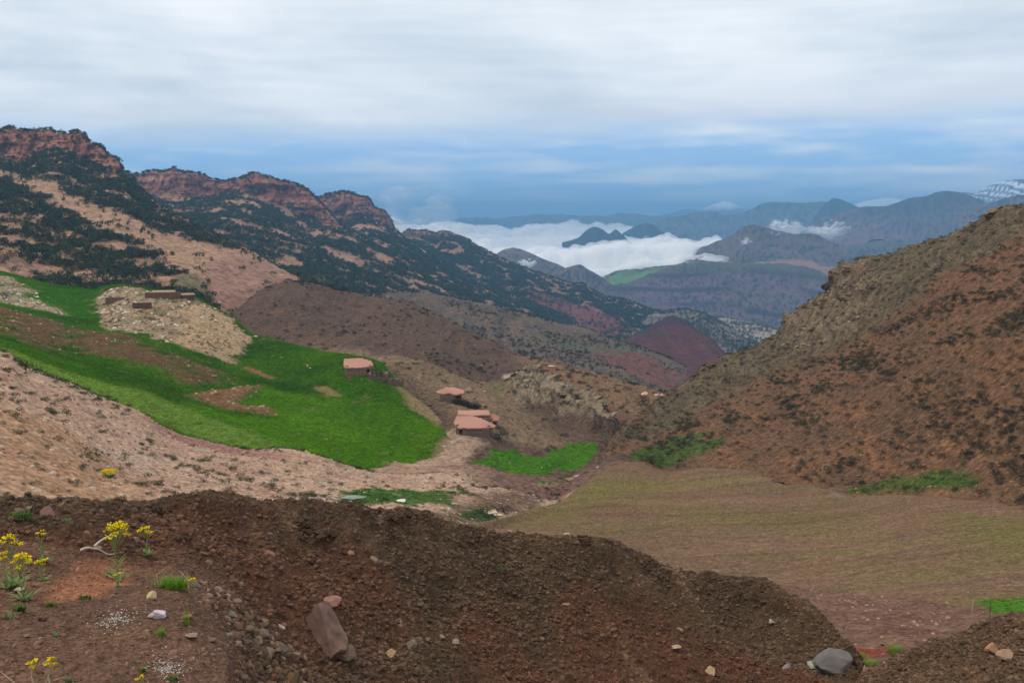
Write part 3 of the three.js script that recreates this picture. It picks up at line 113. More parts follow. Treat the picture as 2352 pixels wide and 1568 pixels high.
 earth_mound: { from: 18.81, to: 30.28, across: 188, down: [5, 30, 83], behind: 1, relief: 0.05, lines: [[[19.65,17.08,-6.03],[20.30,16.92,-5.68],[21.26,16.70,-5.45],[22.03,16.52,-5.22],[23.18,16.24,-4.95],[24.31,15.92,-4.67],[25.42,15.60,-4.40],[26.16,15.38,-4.21],[27.23,15.06,-3.93],[27.95,14.84,-3.77],[29.47,14.45,-3.43],[31.18,14.00,-3.11]],[[19.65,12.20,-2.61],[20.30,12.09,-2.30],[21.26,11.93,-2.11],[22.03,11.80,-1.92],[23.18,11.60,-1.71],[24.31,11.37,-1.49],[25.42,11.14,-1.28],[26.16,10.99,-1.14],[27.23,10.76,-0.92],[27.95,10.60,-0.80],[29.47,10.32,-0.54],[31.18,10.00,-0.31]],[[19.69,11.50,-2.50],[22.09,11.06,-1.91],[24.39,10.63,-1.50],[26.25,10.26,-1.17],[28.05,9.90,-0.85],[31.29,9.20,-0.34]],[[19.83,9.80,-2.28],[24.61,8.93,-1.49],[28.33,8.20,-0.93],[31.61,7.60,-0.46]]] },
 hillside: { from: -85.00, to: 85.00, across: 200, down: [8, 8, 8, 8, 8, 8, 8, 8, 8], behind: 0, relief: 1, lines: [[[-85.00,190.0,-20.0],[-30.00,190.0,-21.0],[-12.00,190.0,-58.0],[0.00,190.0,-66.0],[27.00,190.0,-50.0],[42.00,190.0,-30.0],[85.00,190.0,-18.0]],[[-85.00,110.0,-15.4],[-30.00,110.0,-15.8],[-12.00,110.0,-36.0],[0.00,110.0,-43.0],[30.00,110.0,-38.0],[44.00,110.0,-27.0],[85.00,110.0,-16.0]],[[-85.00,70.0,-12.4],[-30.00,70.0,-12.8],[-12.00,70.0,-25.0],[0.00,70.0,-30.0],[30.00,70.0,-26.0],[44.00,70.0,-19.0],[85.00,70.0,-13.0]],[[-85.00,48.0,-10.2],[-30.00,48.0,-10.5],[-12.00,48.0,-18.0],[0.00,48.0,-21.0],[30.00,48.0,-18.5],[44.00,48.0,-14.0],[85.00,48.0,-10.5]],[[-85.00,30.0,-7.3],[-30.00,30.0,-7.6],[-12.00,30.0,-12.0],[0.00,30.0,-14.0],[30.00,30.0,-12.5],[44.00,30.0,-10.0],[85.00,30.0,-8.0]],[[-85.00,18.0,-4.4],[-30.00,18.0,-4.6],[-12.00,18.0,-7.5],[0.00,18.0,-8.8],[30.00,18.0,-8.0],[85.00,18.0,-5.0]],[[-85.00,11.0,-1.2],[-30.00,11.0,-1.4],[-12.00,11.0,-4.2],[0.00,11.0,-5.4],[30.00,11.0,-5.2],[85.00,11.0,-3.0]],[[-85.00,7.0,-0.4],[-17.00,7.0,-0.6],[-10.00,7.0,-2.2],[0.00,7.0,-3.2],[30.00,7.0,-2.6],[85.00,7.0,-0.8]],[[-85.00,4.0,-0.1],[-17.00,4.0,-0.2],[0.00,4.0,-0.6],[85.00,4.0,-0.2]],[[-85.00,0.6,0.2],[85.00,0.6,0.2]]] },
};
// Outlines of crops, soils and rock on the map, [x, z] in metres.
const PATCH = {
 knoll: [[-155.61,-373.63],[-158.37,-387.14],[-149.24,-385.41],[-139.61,-381.83],[-119.06,-374.07],[-111.08,-368.78],[-101.3,-361.88],[-90.93,-349.77],[-88.99,-330.75],[-85.62,-296.97],[-92.77,-292.36],[-103.25,-298.31],[-111.98,-304.61],[-118.17,-303.5],[-130.41,-317.44],[-141.38,-339.89]],
 knoll_cone: [[-117.31,-361.91],[-111.86,-364.55],[-100.36,-358.45],[-90.74,-347.83],[-89.7,-331.27],[-86.62,-300.5],[-93.87,-295.93],[-100.03,-299.11],[-109.73,-333.36]],
 rock_band: [[-184.84,-320.98],[-166.1,-324.9],[-152.11,-315.18],[-122.89,-298.85],[-101.73,-287.91],[-87.91,-276.67],[-80.5,-280.1],[-76.51,-274.41],[-78.14,-239.65],[-89.16,-251.65],[-101.6,-246.32],[-116.68,-260.37],[-104.1,-217.98],[-117.95,-229.91],[-145.89,-252.67]],
 terrace_wall: [[-73.79,-224.22],[-74.05,-243.35],[-69.45,-271.53],[-67.39,-268.92],[-66.23,-240.68],[-64.21,-231.32],[-57.92,-235.46],[-53.97,-226.46],[-60.69,-223.78],[-69.35,-222.43]],
 stony_corner: [[-228.77,-398.82],[-202.11,-396.92],[-191.17,-391.78],[-172.17,-364.37],[-152.74,-338.95],[-159.71,-341.38],[-176.58,-345.68],[-201.09,-349.56]],
 red_path: [[-82.5,-300.17],[-75.71,-295.0],[-68.0,-285.14],[-68.76,-282.06],[-77.43,-291.71]],
 brown_gap: [[-55.4,-276.93],[-50.0,-273.9],[-44.13,-267.23],[-46.17,-265.34],[-51.76,-270.37]],
 bright_barley: [[-65.51,-237.24],[-68.66,-271.7],[-53.23,-265.7],[-24.49,-257.59],[-14.9,-248.35],[-16.81,-232.03],[-22.47,-205.94],[-28.08,-200.41],[-35.65,-193.51],[-46.65,-196.94],[-58.42,-208.35],[-70.64,-212.47],[-67.69,-217.91],[-59.23,-218.27],[-52.91,-224.02]],
 thin_barley: [[-113.67,-196.51],[-96.7,-188.26],[-87.37,-194.41],[-78.19,-203.35],[-69.53,-211.88],[-55.89,-205.72],[-46.3,-195.42],[-49.16,-187.45],[-55.06,-184.29],[-63.84,-178.96],[-73.49,-180.54],[-83.54,-177.17],[-93.21,-181.35],[-106.03,-183.17]],
 far_meadow: [[-188.69,-393.65],[-161.25,-394.32],[-149.04,-364.51],[-138.25,-330.48],[-151.97,-340.52],[-171.42,-365.15]],
 dirt_right: [[-33.34,-280.53],[-25.7,-270.78],[-20.11,-259.62],[-14.25,-246.66],[-12.43,-242.68],[-10.04,-194.74],[-21.2,-202.52],[-17.14,-230.86],[-14.91,-244.89],[-21.36,-253.87],[-28.41,-262.69]],
 hut_slope: [[-66.35,-348.3],[-45.09,-337.06],[-31.44,-332.6],[-17.05,-335.25],[-2.51,-358.02],[-0.79,-298.74],[7.68,-272.07],[14.95,-252.31],[0.43,-243.58],[-10.68,-252.24],[-20.88,-269.56],[-35.65,-294.61]],
 orange_spur: [[0.82,-466.63],[16.83,-458.13],[42.0,-427.95],[59.4,-382.11],[64.77,-364.32],[50.5,-297.91],[36.15,-299.16],[34.97,-325.51],[20.27,-372.54],[11.57,-412.83]],
 orange_streak: [[5.8,-457.25],[11.01,-426.31],[25.31,-374.53],[36.04,-322.24],[32.54,-315.66],[19.71,-361.99],[7.13,-417.82]],
 outcrop: [[-1.51,-312.99],[0.0,-345.74],[4.11,-390.35],[9.0,-394.9],[12.47,-374.13],[19.42,-350.84],[25.74,-332.42],[29.99,-310.78],[30.81,-292.23],[23.12,-281.61],[18.13,-289.54],[12.15,-299.78],[3.4,-297.59]],
 outcrop_cap: [[-3.53,-384.02],[4.2,-399.28],[4.75,-387.13],[1.59,-363.02],[-0.64,-364.88]],
 olive_dip: [[-7.71,-344.58],[-1.0,-379.47],[-0.61,-347.31],[-2.86,-309.51],[-6.43,-318.38]],
 hut_dirt: [[-22.64,-207.52],[-17.54,-242.06],[-13.84,-244.96],[-6.88,-235.87],[-7.99,-222.86],[-10.55,-205.0]],
 lower_barley: [[-8.42,-208.67],[-3.66,-229.7],[0.42,-234.98],[7.58,-231.54],[11.93,-247.59],[13.84,-252.55],[22.2,-256.18],[21.37,-246.37],[17.48,-226.73],[9.56,-217.74],[7.95,-208.42],[0.37,-205.66]],
 ravine: [[22.06,-250.62],[34.28,-294.3],[51.24,-348.82],[55.57,-357.14],[48.85,-312.94],[29.71,-254.43],[21.75,-229.38]],
 near_slope: [[-51.34,-88.17],[-46.63,-90.17],[-41.09,-90.72],[-34.25,-88.16],[-18.49,-49.62],[-19.85,-33.57]],
 violet_band: [[-57.0,-153.5],[-53.22,-162.21],[-48.38,-177.63],[-38.59,-162.66],[-42.86,-157.22],[-47.92,-149.28],[-52.66,-148.06]],
 valley_green: [[-22.33,-117.79],[-22.48,-134.5],[-20.07,-152.59],[-12.88,-164.69],[-8.55,-165.83],[-8.62,-153.82],[-8.79,-145.16],[-13.36,-132.75],[-19.3,-115.3]],
 valley_soil: [[-12.31,-122.21],[-8.76,-144.6],[-5.62,-166.38],[0.33,-183.23],[5.46,-177.94],[4.91,-172.18],[-1.73,-149.0],[-6.96,-123.77],[-10.21,-116.81]],
 wet_green: [[-7.26,-129.2],[-6.44,-143.13],[-4.4,-149.61],[-1.76,-152.07],[-2.34,-146.05],[-5.18,-134.95]],
 strip_green: [[-7.89,-195.31],[0.36,-205.41],[9.79,-212.01],[8.26,-197.72],[-2.21,-191.83],[-7.23,-189.33]],
 red_cut: [[-3.82,-186.87],[9.28,-200.91],[15.65,-215.12],[23.34,-235.26],[22.82,-220.05],[13.51,-197.43],[9.18,-181.02],[5.1,-179.25]],
 rim_olive: [[-6.99,-124.3],[4.5,-157.9],[12.7,-185.62],[24.36,-200.44],[44.78,-192.59],[35.0,-185.8],[23.87,-176.62],[12.36,-159.55],[1.46,-136.69]],
 right_olive: [[59.97,-131.36],[69.59,-117.78],[56.13,-94.6],[50.44,-104.88]],
 mid_olive: [[26.29,-157.81],[42.7,-153.55],[49.89,-127.83],[45.74,-124.18],[34.4,-134.13],[26.83,-141.8]],
 rubble: [[23.5,-101.78],[28.59,-94.31],[32.22,-81.86],[34.73,-73.1],[36.25,-60.64],[19.27,-31.99],[10.4,-36.65]],
 red_pool: [[18.95,-53.76],[19.13,-49.46],[18.6,-46.96],[16.9,-45.77],[16.85,-48.03]],
 corner_grass: [[36.41,-75.25],[39.74,-75.04],[43.33,-72.69],[38.22,-63.98],[34.99,-65.96],[35.04,-69.76]],
 grey_wash: [[57.8,-184.88],[59.39,-177.31],[57.98,-168.41],[55.82,-168.68]],
 grey_spur: [[22.48,-248.99],[28.21,-270.76],[54.44,-340.63],[75.08,-366.0],[101.07,-371.5],[116.04,-367.1],[122.28,-364.92],[135.24,-338.85],[142.61,-303.04],[147.32,-291.75],[154.74,-268.7],[137.16,-237.32],[127.61,-251.56],[117.21,-252.08],[111.59,-268.24],[108.36,-274.31],[102.93,-286.11],[89.67,-296.21],[78.8,-303.57],[71.16,-308.6],[54.3,-290.8],[39.72,-277.59]],
 tan_rocks: [[115.99,-367.11],[118.51,-358.48],[121.1,-339.73],[115.95,-313.13],[111.79,-316.24],[108.54,-314.28],[105.41,-290.1],[98.93,-292.79],[92.65,-301.07],[92.89,-335.43],[96.41,-360.05],[101.32,-355.88],[114.76,-367.5]],
 toe_grass: [[25.23,-233.45],[36.94,-257.86],[44.1,-260.01],[49.81,-254.13],[49.1,-249.31],[42.55,-244.17],[50.91,-238.04],[46.54,-226.61],[39.04,-229.42],[35.03,-228.33]],
 toe_grass_b: [[60.66,-174.02],[64.46,-169.88],[67.49,-166.32],[70.06,-163.84],[71.65,-157.68],[72.53,-152.08],[71.73,-148.57],[68.53,-153.5],[64.95,-163.4]],
 dark_scrub: [[84.37,-163.14],[88.06,-151.48],[74.82,-126.79],[73.06,-139.54],[70.99,-148.63],[70.31,-157.73],[66.61,-169.76],[71.28,-170.52],[75.87,-167.67]],
 pale_band: [[-630.06,-1112.34],[-513.1,-1020.2],[-513.53,-1056.62],[-371.39,-843.83],[-324.58,-815.85],[-296.53,-787.03],[-271.52,-763.22],[-234.05,-747.34],[-200.18,-752.26],[-168.16,-725.32],[-152.78,-612.0],[-145.37,-526.31],[-148.1,-483.03],[-173.41,-551.43],[-202.91,-604.76],[-236.48,-647.72],[-272.14,-682.0],[-333.27,-755.74],[-403.08,-842.5],[-459.95,-913.48],[-590.93,-1041.92]],
 violet_spur: [[-183.44,-600.46],[-198.12,-744.43],[-177.67,-739.09],[-143.36,-667.28],[-115.15,-581.47],[-127.55,-509.1],[-136.63,-464.68],[-152.63,-498.06]],
 olive_plot: [[-179.64,-534.43],[-175.91,-563.4],[-159.64,-525.05],[-148.1,-483.03],[-160.52,-476.68]],
 red_gully: [[27.99,-2223.84],[74.08,-2306.81],[132.25,-2271.89],[125.43,-2120.09],[86.56,-2117.98],[49.67,-2116.69]],
 red_gully_b: [[138.84,-2218.29],[188.22,-2231.43],[239.46,-2082.57],[218.35,-1860.5],[171.83,-1885.15],[127.81,-1969.17]],
 olive_strip: [[-169.69,-2049.37],[-151.71,-2109.02],[-82.01,-1967.62],[-70.52,-1887.08],[-106.13,-1865.02]],
 red_soil: [[74.66,-881.05],[103.33,-895.49],[125.94,-888.51],[147.04,-851.25],[126.16,-728.83],[98.79,-694.71],[84.86,-733.49],[71.39,-762.17]],
 green_strip: [[88.29,-902.39],[107.93,-935.98],[116.76,-908.49],[98.59,-888.06]],
 green_strip_b: [[9.21,-879.57],[49.32,-911.69],[79.1,-887.73],[116.01,-872.29],[83.86,-856.41],[46.43,-857.45]],
 pasture: [[382.38,-4322.73],[430.1,-4433.83],[616.57,-4396.69],[661.76,-4315.63],[440.45,-4160.78]],
 ochre_bench: [[1140.92,-4368.08],[1259.81,-4455.87],[1375.49,-4453.89],[1457.57,-4466.28],[1365.09,-4233.6],[1249.8,-4220.02]],
 ledge_clay: [[-3.55,-7.15],[-3.74,-7.7],[-3.81,-8.11],[-3.73,-8.79],[-3.52,-8.75],[-3.17,-8.06],[-3.17,-7.45],[-3.44,-7.16]],
 gully: [[-2.96,-9.07],[-2.95,-9.69],[-2.67,-10.26],[-2.04,-10.06],[-1.9,-9.56],[-2.14,-8.15],[-2.39,-8.36],[-2.44,-7.72]],
};
// Where single things stand on the map, [x, z] in metres.
const SPOT = {
 white_stone: [-2.62,-7.1,0.118],
 red_block: [-4.45,-9.38,0.189],
 flat_stone: [-2.31,-6.95,0.108],
 rust_chip: [-2.44,-7.22,0.092],
 dark_chip: [-3.34,-6.84,0.056],
 tan_chip: [-2.8,-7.49,0.083],
 pale_slab: [-3.76,-7.38,0.093],
 dark_block: [-2.77,-8.49,0.116],
 red_stone: [-2.95,-11.86,0.138],
 grey_white_stone: [-2.51,-10.42,0.102],
 gully_a: [-2.66,-9.0,0.163],
 gully_b: [-2.32,-7.82,0.092],
 gully_c: [-2.51,-8.73,0.102],
 gully_d: [-2.51,-9.65,0.156],
 gully_e: [-2.35,-9.67,0.224],
 gully_f: [-2.28,-10.03,0.116],
 gully_g: [-2.22,-7.1,0.077],
 gully_h: [-2.5,-8.95,0.089],
 olive_stone: [-1.26,-11.92,0.156],
 ochre_stone: [-1.44,-11.37,0.139],
 grey_wedge: [-0.74,-12.6,0.12],
 rust_pebble: [-0.92,-12.55,0.098],
 clod_a: [-1.71,-14.53,0.317],
 clod_b: [-1.36,-14.95,0.169],
 clod_c: [-2.66,-12.97,0.459],
 clod_d: [-2.81,-13.2,0.234],
 clod_e: [1.24,-16.74,0.247],
 clod_f: [-4.1,-11.12,0.175],
 clod_g: [-3.88,-9.56,0.161],
 clod_h: [-3.42,-10.1,0.157],
 flat_tan: [2.56,-14.98,0.171],
 small_grey: [4.44,-16.48,0.118],
 edge_tan: [3.02,-14.57,0.193],
 edge_grey: [4.2,-14.66,0.145],
 edge_green: [4.51,-14.34,0.208],
 crest_stone: [3.75,-18.01,0.159],
 crest_pale: [0.96,-17.01,0.118],
 crest_pebble: [-0.04,-16.41,0.092],
 bank_stone_a: [2.71,-15.58,0.123],
 bank_stone_b: [0.84,-15.08,0.131],
 bank_stone_c: [-1.87,-13.18,0.127],
 bank_stone_d: [-2.17,-13.06,0.115],
 ledge_stone_a: [-3.29,-6.51,0.047],
 ledge_stone_b: [-2.84,-6.42,0.049],
 ledge_stone_c: [-2.34,-6.62,0.067],
 ledge_stone_d: [-2.98,-6.12,0.071],
 bank_stone_e: [-3.15,-11.59,0.094],
 bank_stone_f: [-3.49,-10.96,0.09],
 boulder: [-2.06,-10.79,0.714],
 boulder_cap: [-2.14,-11.44,0.252],
 boulder_shelf: [-1.86,-10.61,0.28],
 mound_tan: [4.6,-9.17,0.142],
 mound_slab: [4.49,-8.7,0.195],
 grey_boulder: [4.7,-13.99,0.607],
 plant_a: [-3.63,-7.19,0.363,0.126],
 plant_b: [-3.76,-7.76,0.176,0.09],
 plant_c: [-3.84,-7.44,0.414,0.145],
 plant_d: [-3.34,-8.23,0.509,0.2],
 plant_e: [-3.48,-9.23,0.287,0.128],
 plant_f: [-2.72,-8.23,0.109,0.075],
 plant_g: [-3.21,-7.88,0.116,0.044],
 plant_h: [-2.87,-5.74,0.206,0.067],
 plant_i: [-2.76,-5.73,0.247,0.072],
 plant_j: [-2.35,-6.04,0.091,0.039],
 plant_k: [-3.92,-8.09,0.279,0.078],
 plant_l: [-3.86,-7.38,0.295,0.079],
 grass_a: [-2.76,-7.86,0.289,0.119],
 tuft_a: [-2.49,-6.81,0.075,0.055],
 tuft_b: [-2.39,-7.1,0.045,0.2],
 tuft_c: [-3.15,-6.63,0.064,0.042],
 tuft_d: [-3.53,-6.91,0.101,0.081],
 tuft_e: [-3.41,-7.12,0.096,0.068],
 tuft_f: [-3.25,-7.35,0.118,0.054],
 tuft_g: [-4.19,-9.2,0.105,0.067],
 tuft_h: [-4.56,-9.03,0.263,0.106],
 tuft_i: [-4.36,-10.52,0.089,0.087],
 tuft_j: [-2.22,-6.26,0.075,0.051],
 tuft_k: [-2.42,-6.26,0.058,0.045],
 tuft_l: [-4.95,-9.97,0.125,0.053],
 tuft_m: [-3.46,-8.32,0.078,0.06],
 tuft_n: [-0.18,-15.03,0.078,0.215],
 tuft_o: [-0.98,-15.75,0.068,0.301],
 tuft_p: [-2.78,-5.96,0.068,0.063],
 tuft_q: [-3.52,-6.74,0.099,0.072],
 stick: [-3.84,-8.64,-3.65,-8.9],
 flakes_a: [-2.87,-7.01],
 flakes_b: [-2.31,-6.4],
 rub_a: [16.64,-45.93,0.847,0.381],
 rub_b: [18.63,-46.5,0.955,0.564],
 rub_c: [16.42,-43.93,1.016,0.366],
 rub_d: [22.69,-49.91,0.855,0.428],
 dry_stalk: [4.81,-9.93,0.287],
 thin_plant: [4.85,-9.79,0.199],
 yellow_bush: [-27.98,-68.04],
 crest_bush: [-64.77,-132.13],
 slab: [-19.71,-121.69],
 pale_rock: [-15.15,-132.98],
 pool_rocks: [-2.89,-147.08],
 pool_bush_a: [-4.39,-144.97],
 pool_bush_b: [-1.36,-152.15],
 green_bush: [-181.24,-358.94],
 hut_a: [-43.92,-283.23],
 pen_a: [-37.75,-279.61],
 pen_a_end: [-33.43,-278.17],
 ruin_a: [-129.8,-350.85],
 ruin_b: [-128.13,-368.39],
 ruin_c: [-119.76,-369.66],
 ruin_d: [-145.03,-365.72],
 hut_b: [-16.82,-273.09],
 fence_b: [-15.45,-270.16,-9.12,-265.65],
 hut_c: [-9.78,-252.14],
 hut_d: [-9.21,-242.56],
 hut_e: [-4.88,-251.54],
 bush_d: [-3.19,-240.69],
 donkey: [-22.22,-265.58],
 cairn: [-13.21,-294.87],
 white_patch: [16.28,-413.07],
 notch_rocks: [51.91,-359.02],
 crest_tree_a: [122.11,-357.93],
 crest_tree_b: [123.12,-355.1],
 dark_bush: [111.35,-309.92],
 ravine_bush: [45.81,-344.84],
 crag_a: [114.62,-353.14,5.47],
 crag_b: [112.44,-352.03,5.76],
 crag_c: [117.42,-343.57,6.92],
 crag_d: [98.74,-354.73,6.38],
 crag_e: [118.33,-252.92,4.36],
 crag_f: [138.74,-289.18,6.11],
 crag_g: [70.35,-346.26,6.43],
 crag_h: [64.29,-341.12,4.21],
 crag_i: [110.87,-325.37,7.45],
 crag_j: [99.96,-325.58,6.49],
 outcrop_mid: [13.25,-320.34],
 outcrop_beds: [[1.31,-331.25,4.88],[4.63,-363.9,6.31],[8.91,-375.98,6.52],[3.3,-312.72,4.61],[7.24,-336.31,6.41],[12.1,-348.82,6.05],[10.29,-316.11,5.48],[16.17,-337.55,5.27],[14.14,-308.82,4.55],[19.25,-326.51,5.67],[19.17,-302.11,4.2],[23.17,-321.02,5.02],[22.82,-297.56,3.88],[27.0,-307.95,4.55],[27.73,-293.82,3.32]],
};

// ---------------------------------------------------------------- patches: 1 inside an outline, 0 outside, with a ragged edge
const BOX = {};
for (const n in PATCH) { const p = PATCH[n]; BOX[n] = [Math.min(...p.map(q => q[0])), Math.max(...p.map(q => q[0])), Math.min(...p.map(q => q[1])), Math.max(...p.map(q => q[1]))]; }
function patch(n, x, z, soft = 3, ragged = 4, size = 12) {
  const b = BOX[n], m = soft + ragged;
  if (x < b[0] - m || x > b[1] + m || z < b[2] - m || z > b[3] + m) return 0;
  const p = PATCH[n]; let inside = false, best = 1e9;
  for (let i = 0, j = p.length - 1; i < p.length; j = i++) {
    const [xi, zi] = p[i], [xj, zj] = p[j];
    if ((zi > z) !== (zj > z) && x < (xj - xi) * (z - zi) / (zj - zi) + xi) inside = !inside;
    const dx = xj - xi, dz = zj - zi, t = clamp(((x - xi) * dx + (z - zi) * dz) / (dx * dx + dz * dz + 1e-9)), ex = x - xi - t * dx, ez = z - zi - t * dz;
    best = Math.min(best, ex * ex + ez * ez);
  }
  const far = Math.sqrt(best); if (far > soft + ragged) return inside ? 1 : 0;
  const sd = far * (inside ? 1 : -1) + ragged * fbm(x / size, z / size, 4.4, 4);
  return sstep(-soft, soft, sd);
}

// ---------------------------------------------------------------- landforms
function pchip(xs, ys) {
  const n = xs.length, h = [], s = [], m = [];
  for (let i = 0; i < n - 1; i++) { h[i] = xs[i + 1] - xs[i]; s[i] = (ys[i + 1] - ys[i]) / h[i]; }
  for (let i = 0; i < n; i++) m[i] = i === 0 ? s[0] : i === n - 1 ? s[n - 2] : s[i - 1] * s[i] <= 0 ? 0 : (3 * (h[i] + h[i - 1])) / ((2 * h[i] + h[i - 1]) / s[i - 1] + (h[i] + 2 * h[i - 1]) / s[i]);
  return x => {
    if (n === 1 || x <= xs[0]) return ys[0]; if (x >= xs[n - 1]) return ys[n - 1];
    let i = 0; while (x > xs[i + 1]) i++;
    const t = (x - xs[i]) / h[i], t2 = t * t, t3 = t2 * t;
    return (2 * t3 - 3 * t2 + 1) * ys[i] + (t3 - 2 * t2 + t) * h[i] * m[i] + (3 * t2 - 2 * t3) * ys[i + 1] + (t3 - t2) * h[i] * m[i + 1];
  };
}
// a smooth line through the stations K of one bearing
function profileOf(K) {
  const n = K.length, h = [], m = [];
  for (let i = 0; i < n - 1; i++) h[i] = Math.max(1e-6, Math.sqrt(Math.hypot(K[i + 1][0] - K[i][0], K[i + 1][1] - K[i][1])));
  for (let i = 0; i < n; i++) m[i] = [0, 1].map(c => i === 0 ? (K[1][c] - K[0][c]) / h[0] : i === n - 1 ? (K[i][c] - K[i - 1][c]) / h[i - 1] : ((K[i + 1][c] - K[i][c]) / h[i] * h[i - 1] + (K[i][c] - K[i - 1][c]) / h[i - 1] * h[i]) / (h[i] + h[i - 1]));
  return (i, t, c) => { const t2 = t * t, t3 = t2 * t; return (2 * t3 - 3 * t2 + 1) * K[i][c] + (t3 - 2 * t2 + t) * h[i] * m[i][c] + (3 * t2 - 2 * t3) * K[i + 1][c] + (t3 - t2) * h[i] * m[i + 1][c]; };
}
const GROUND = {};
// shape(q) -> { up, out }: relief added to the surveyed ground at q = { x, y, z, b, d, row, side }; paint(q) -> linear colour
function landform(name, label, category, kind, shape, paint, material, parent = scene) {
  const L = LAND[name], curves = L.lines.map(l => [pchip(l.map(p => p[0]), l.map(p => p[1])), pchip(l.map(p => p[0]), l.map(p => p[2]))]);
  const steps = []; L.down.forEach((n, i) => { for (let k = 0; k < n; k++) steps.push([i, k / n]); }); steps.push([L.down.length - 1, 1]);
  const nu = L.across, nv = steps.length, pos = new Float32Array(nu * nv * 3), col = new Float32Array(nu * nv * 3), uv = new Float32Array(nu * nv * 2), D = new Float32Array(nu * nv);
  for (let u = 0; u < nu; u++) {
    const b = L.from + (L.to - L.from) * u / (nu - 1), sb = Math.sin(b * RAD), cb = Math.cos(b * RAD), along = profileOf(curves.map(c => [c[0](b), c[1](b)]));
    for (let v = 0; v < nv; v++) {
      const [i, t] = steps[v];
      let d = along(i, t, 0), y = along(i, t, 1);
      const q = { x: d * sb, y, z: -d * cb, b, d, row: i + t - L.behind, side: d * b * RAD, relief: L.relief };
      const s = shape(q); y += s.up; d += s.out || 0;
      const k = v * nu + u; pos[k * 3] = d * sb; pos[k * 3 + 1] = y; pos[k * 3 + 2] = -d * cb; D[k] = d; uv[k * 2] = d * sb; uv[k * 2 + 1] = -d * cb;
    }
  }
  const index = new Uint32Array((nu - 1) * (nv - 1) * 6); let o = 0;
  for (let v = 0; v < nv - 1; v++) for (let u = 0; u < nu - 1; u++) { const a = v * nu + u, c = a + nu; index[o++] = a; index[o++] = c; index[o++] = a + 1; index[o++] = a + 1; index[o++] = c; index[o++] = c + 1; }
  const g = new THREE.BufferGeometry();
  g.setAttribute('position', new THREE.BufferAttribute(pos, 3)); g.setAttribute('uv', new THREE.BufferAttribute(uv, 2)); g.setIndex(new THREE.BufferAttribute(index, 1)); g.computeVertexNormals();
  const N = g.attributes.normal.array;
  for (let v = 0; v < nv; v++) for (let u = 0; u < nu; u++) {
    const k = v * nu + u, x = pos[k * 3], z = pos[k * 3 + 2], d = D[k], b = Math.atan2(x, -z) / RAD, [i, t] = steps[v];
    const c = paint({ x, y: pos[k * 3 + 1], z, b, d, row: i + t - L.behind, side: d * b * RAD, ny: N[k * 3 + 1], nx: N[k * 3], relief: L.relief });
    col[k * 3] = c[0]; col[k * 3 + 1] = c[1]; col[k * 3 + 2] = c[2];
  }
  g.setAttribute('color', new THREE.BufferAttribute(col, 3));
  const m = new THREE.Mesh(g, material); m.name = name; m.castShadow = m.receiveShadow = true;
  m.userData = { label, category, kind }; parent.add(m);
  GROUND[name] = { L, nu, nv, pos, D, N, steps, col };
  return m;
}
// height of the built ground of a landform at a map position
function groundAt(name, x, z) {
  const G = GROUND[name], b = Math.atan2(x, -z) / RAD, f = clamp((b - G.L.from) / (G.L.to - G.L.from), 0, 0.99999) * (G.nu - 1), u = Math.floor(f), s = f - u, d = Math.hypot(x, z);
  const dist = v => G.D[v * G.nu + u] * (1 - s) + G.D[v * G.nu + u + 1] * s, hgt = v => G.pos[(v * G.nu + u) * 3 + 1] * (1 - s) + G.pos[(v * G.nu + u + 1) * 3 + 1] * s;
  for (let v = G.nv - 2; v >= 0; v--) { const d1 = dist(v + 1), d0 = dist(v); if (d <= d0 && d >= d1 || v === 0) { const t = clamp((d - d1) / (d0 - d1 + 1e-9)); return hgt(v + 1) + (hgt(v) - hgt(v + 1)) * t; } }
  return 0;
}
const rough = (o = {}) => new THREE.MeshPhysicalMaterial({ roughness: 1, metalness: 0, specularIntensity: 0.12, vertexColors: true, ...o });   // dry earth has no sheen
// grain: stones and crumbs of soil too small to build
function grainTexture(n, cells, lo, hi, k) {
  const d = new Uint8Array(n * n * 4), f = new Float32Array(n * n);
  for (const [s, a] of cells) { const g = new Float32Array(s * s).map(() => rnd()); for (let y = 0; y < n; y++) for (let x = 0; x < n; x++) { const fx = x / n * s, fy = y / n * s, x0 = Math.floor(fx), y0 = Math.floor(fy), tx = fx - x0, ty = fy - y0, x1 = (x0 + 1) % s, y1 = (y0 + 1) % s; const ux = tx * tx * (3 - 2 * tx), uy = ty * ty * (3 - 2 * ty); f[y * n + x] += a * ((g[y0 * s + x0] * (1 - ux) + g[y0 * s + x1] * ux) * (1 - uy) + (g[y1 * s + x0] * (1 - ux) + g[y1 * s + x1] * ux) * uy); } }
  for (let i = 0; i < n * n; i++) { const v = clamp(lo + (hi - lo) * clamp((f[i] - 0.5) * k + 0.5)) * 255; d[i * 4] = d[i * 4 + 1] = d[i * 4 + 2] = v; d[i * 4 + 3] = 255; }
  const t = new THREE.DataTexture(d, n, n); t.wrapS = t.wrapT = THREE.RepeatWrapping; t.magFilter = t.minFilter = THREE.LinearFilter; t.needsUpdate = true; return t;
}
const grainMap = grainTexture(1024, [[512, 0.5], [256, 0.3], [128, 0.2]], 0.5, 1, 2.2);
const grainHigh = grainTexture(1024, [[512, 0.35], [256, 0.35], [96, 0.3]], 0, 1, 1.6);
const tiled = (t, metres) => { const c = t.clone(); c.repeat.set(1 / metres, 1 / metres); c.needsUpdate = true; return c; };
const soil = (metres, bump) => rough({ map: tiled(grainMap, metres), bumpMap: tiled(grainHigh, metres), bumpScale: bump });
const MAT = { far: rough(), wall: soil(640, 1.6), hill: soil(230, 0.9), mid: soil(150, 0.25), near: soil(7, 0.02) };

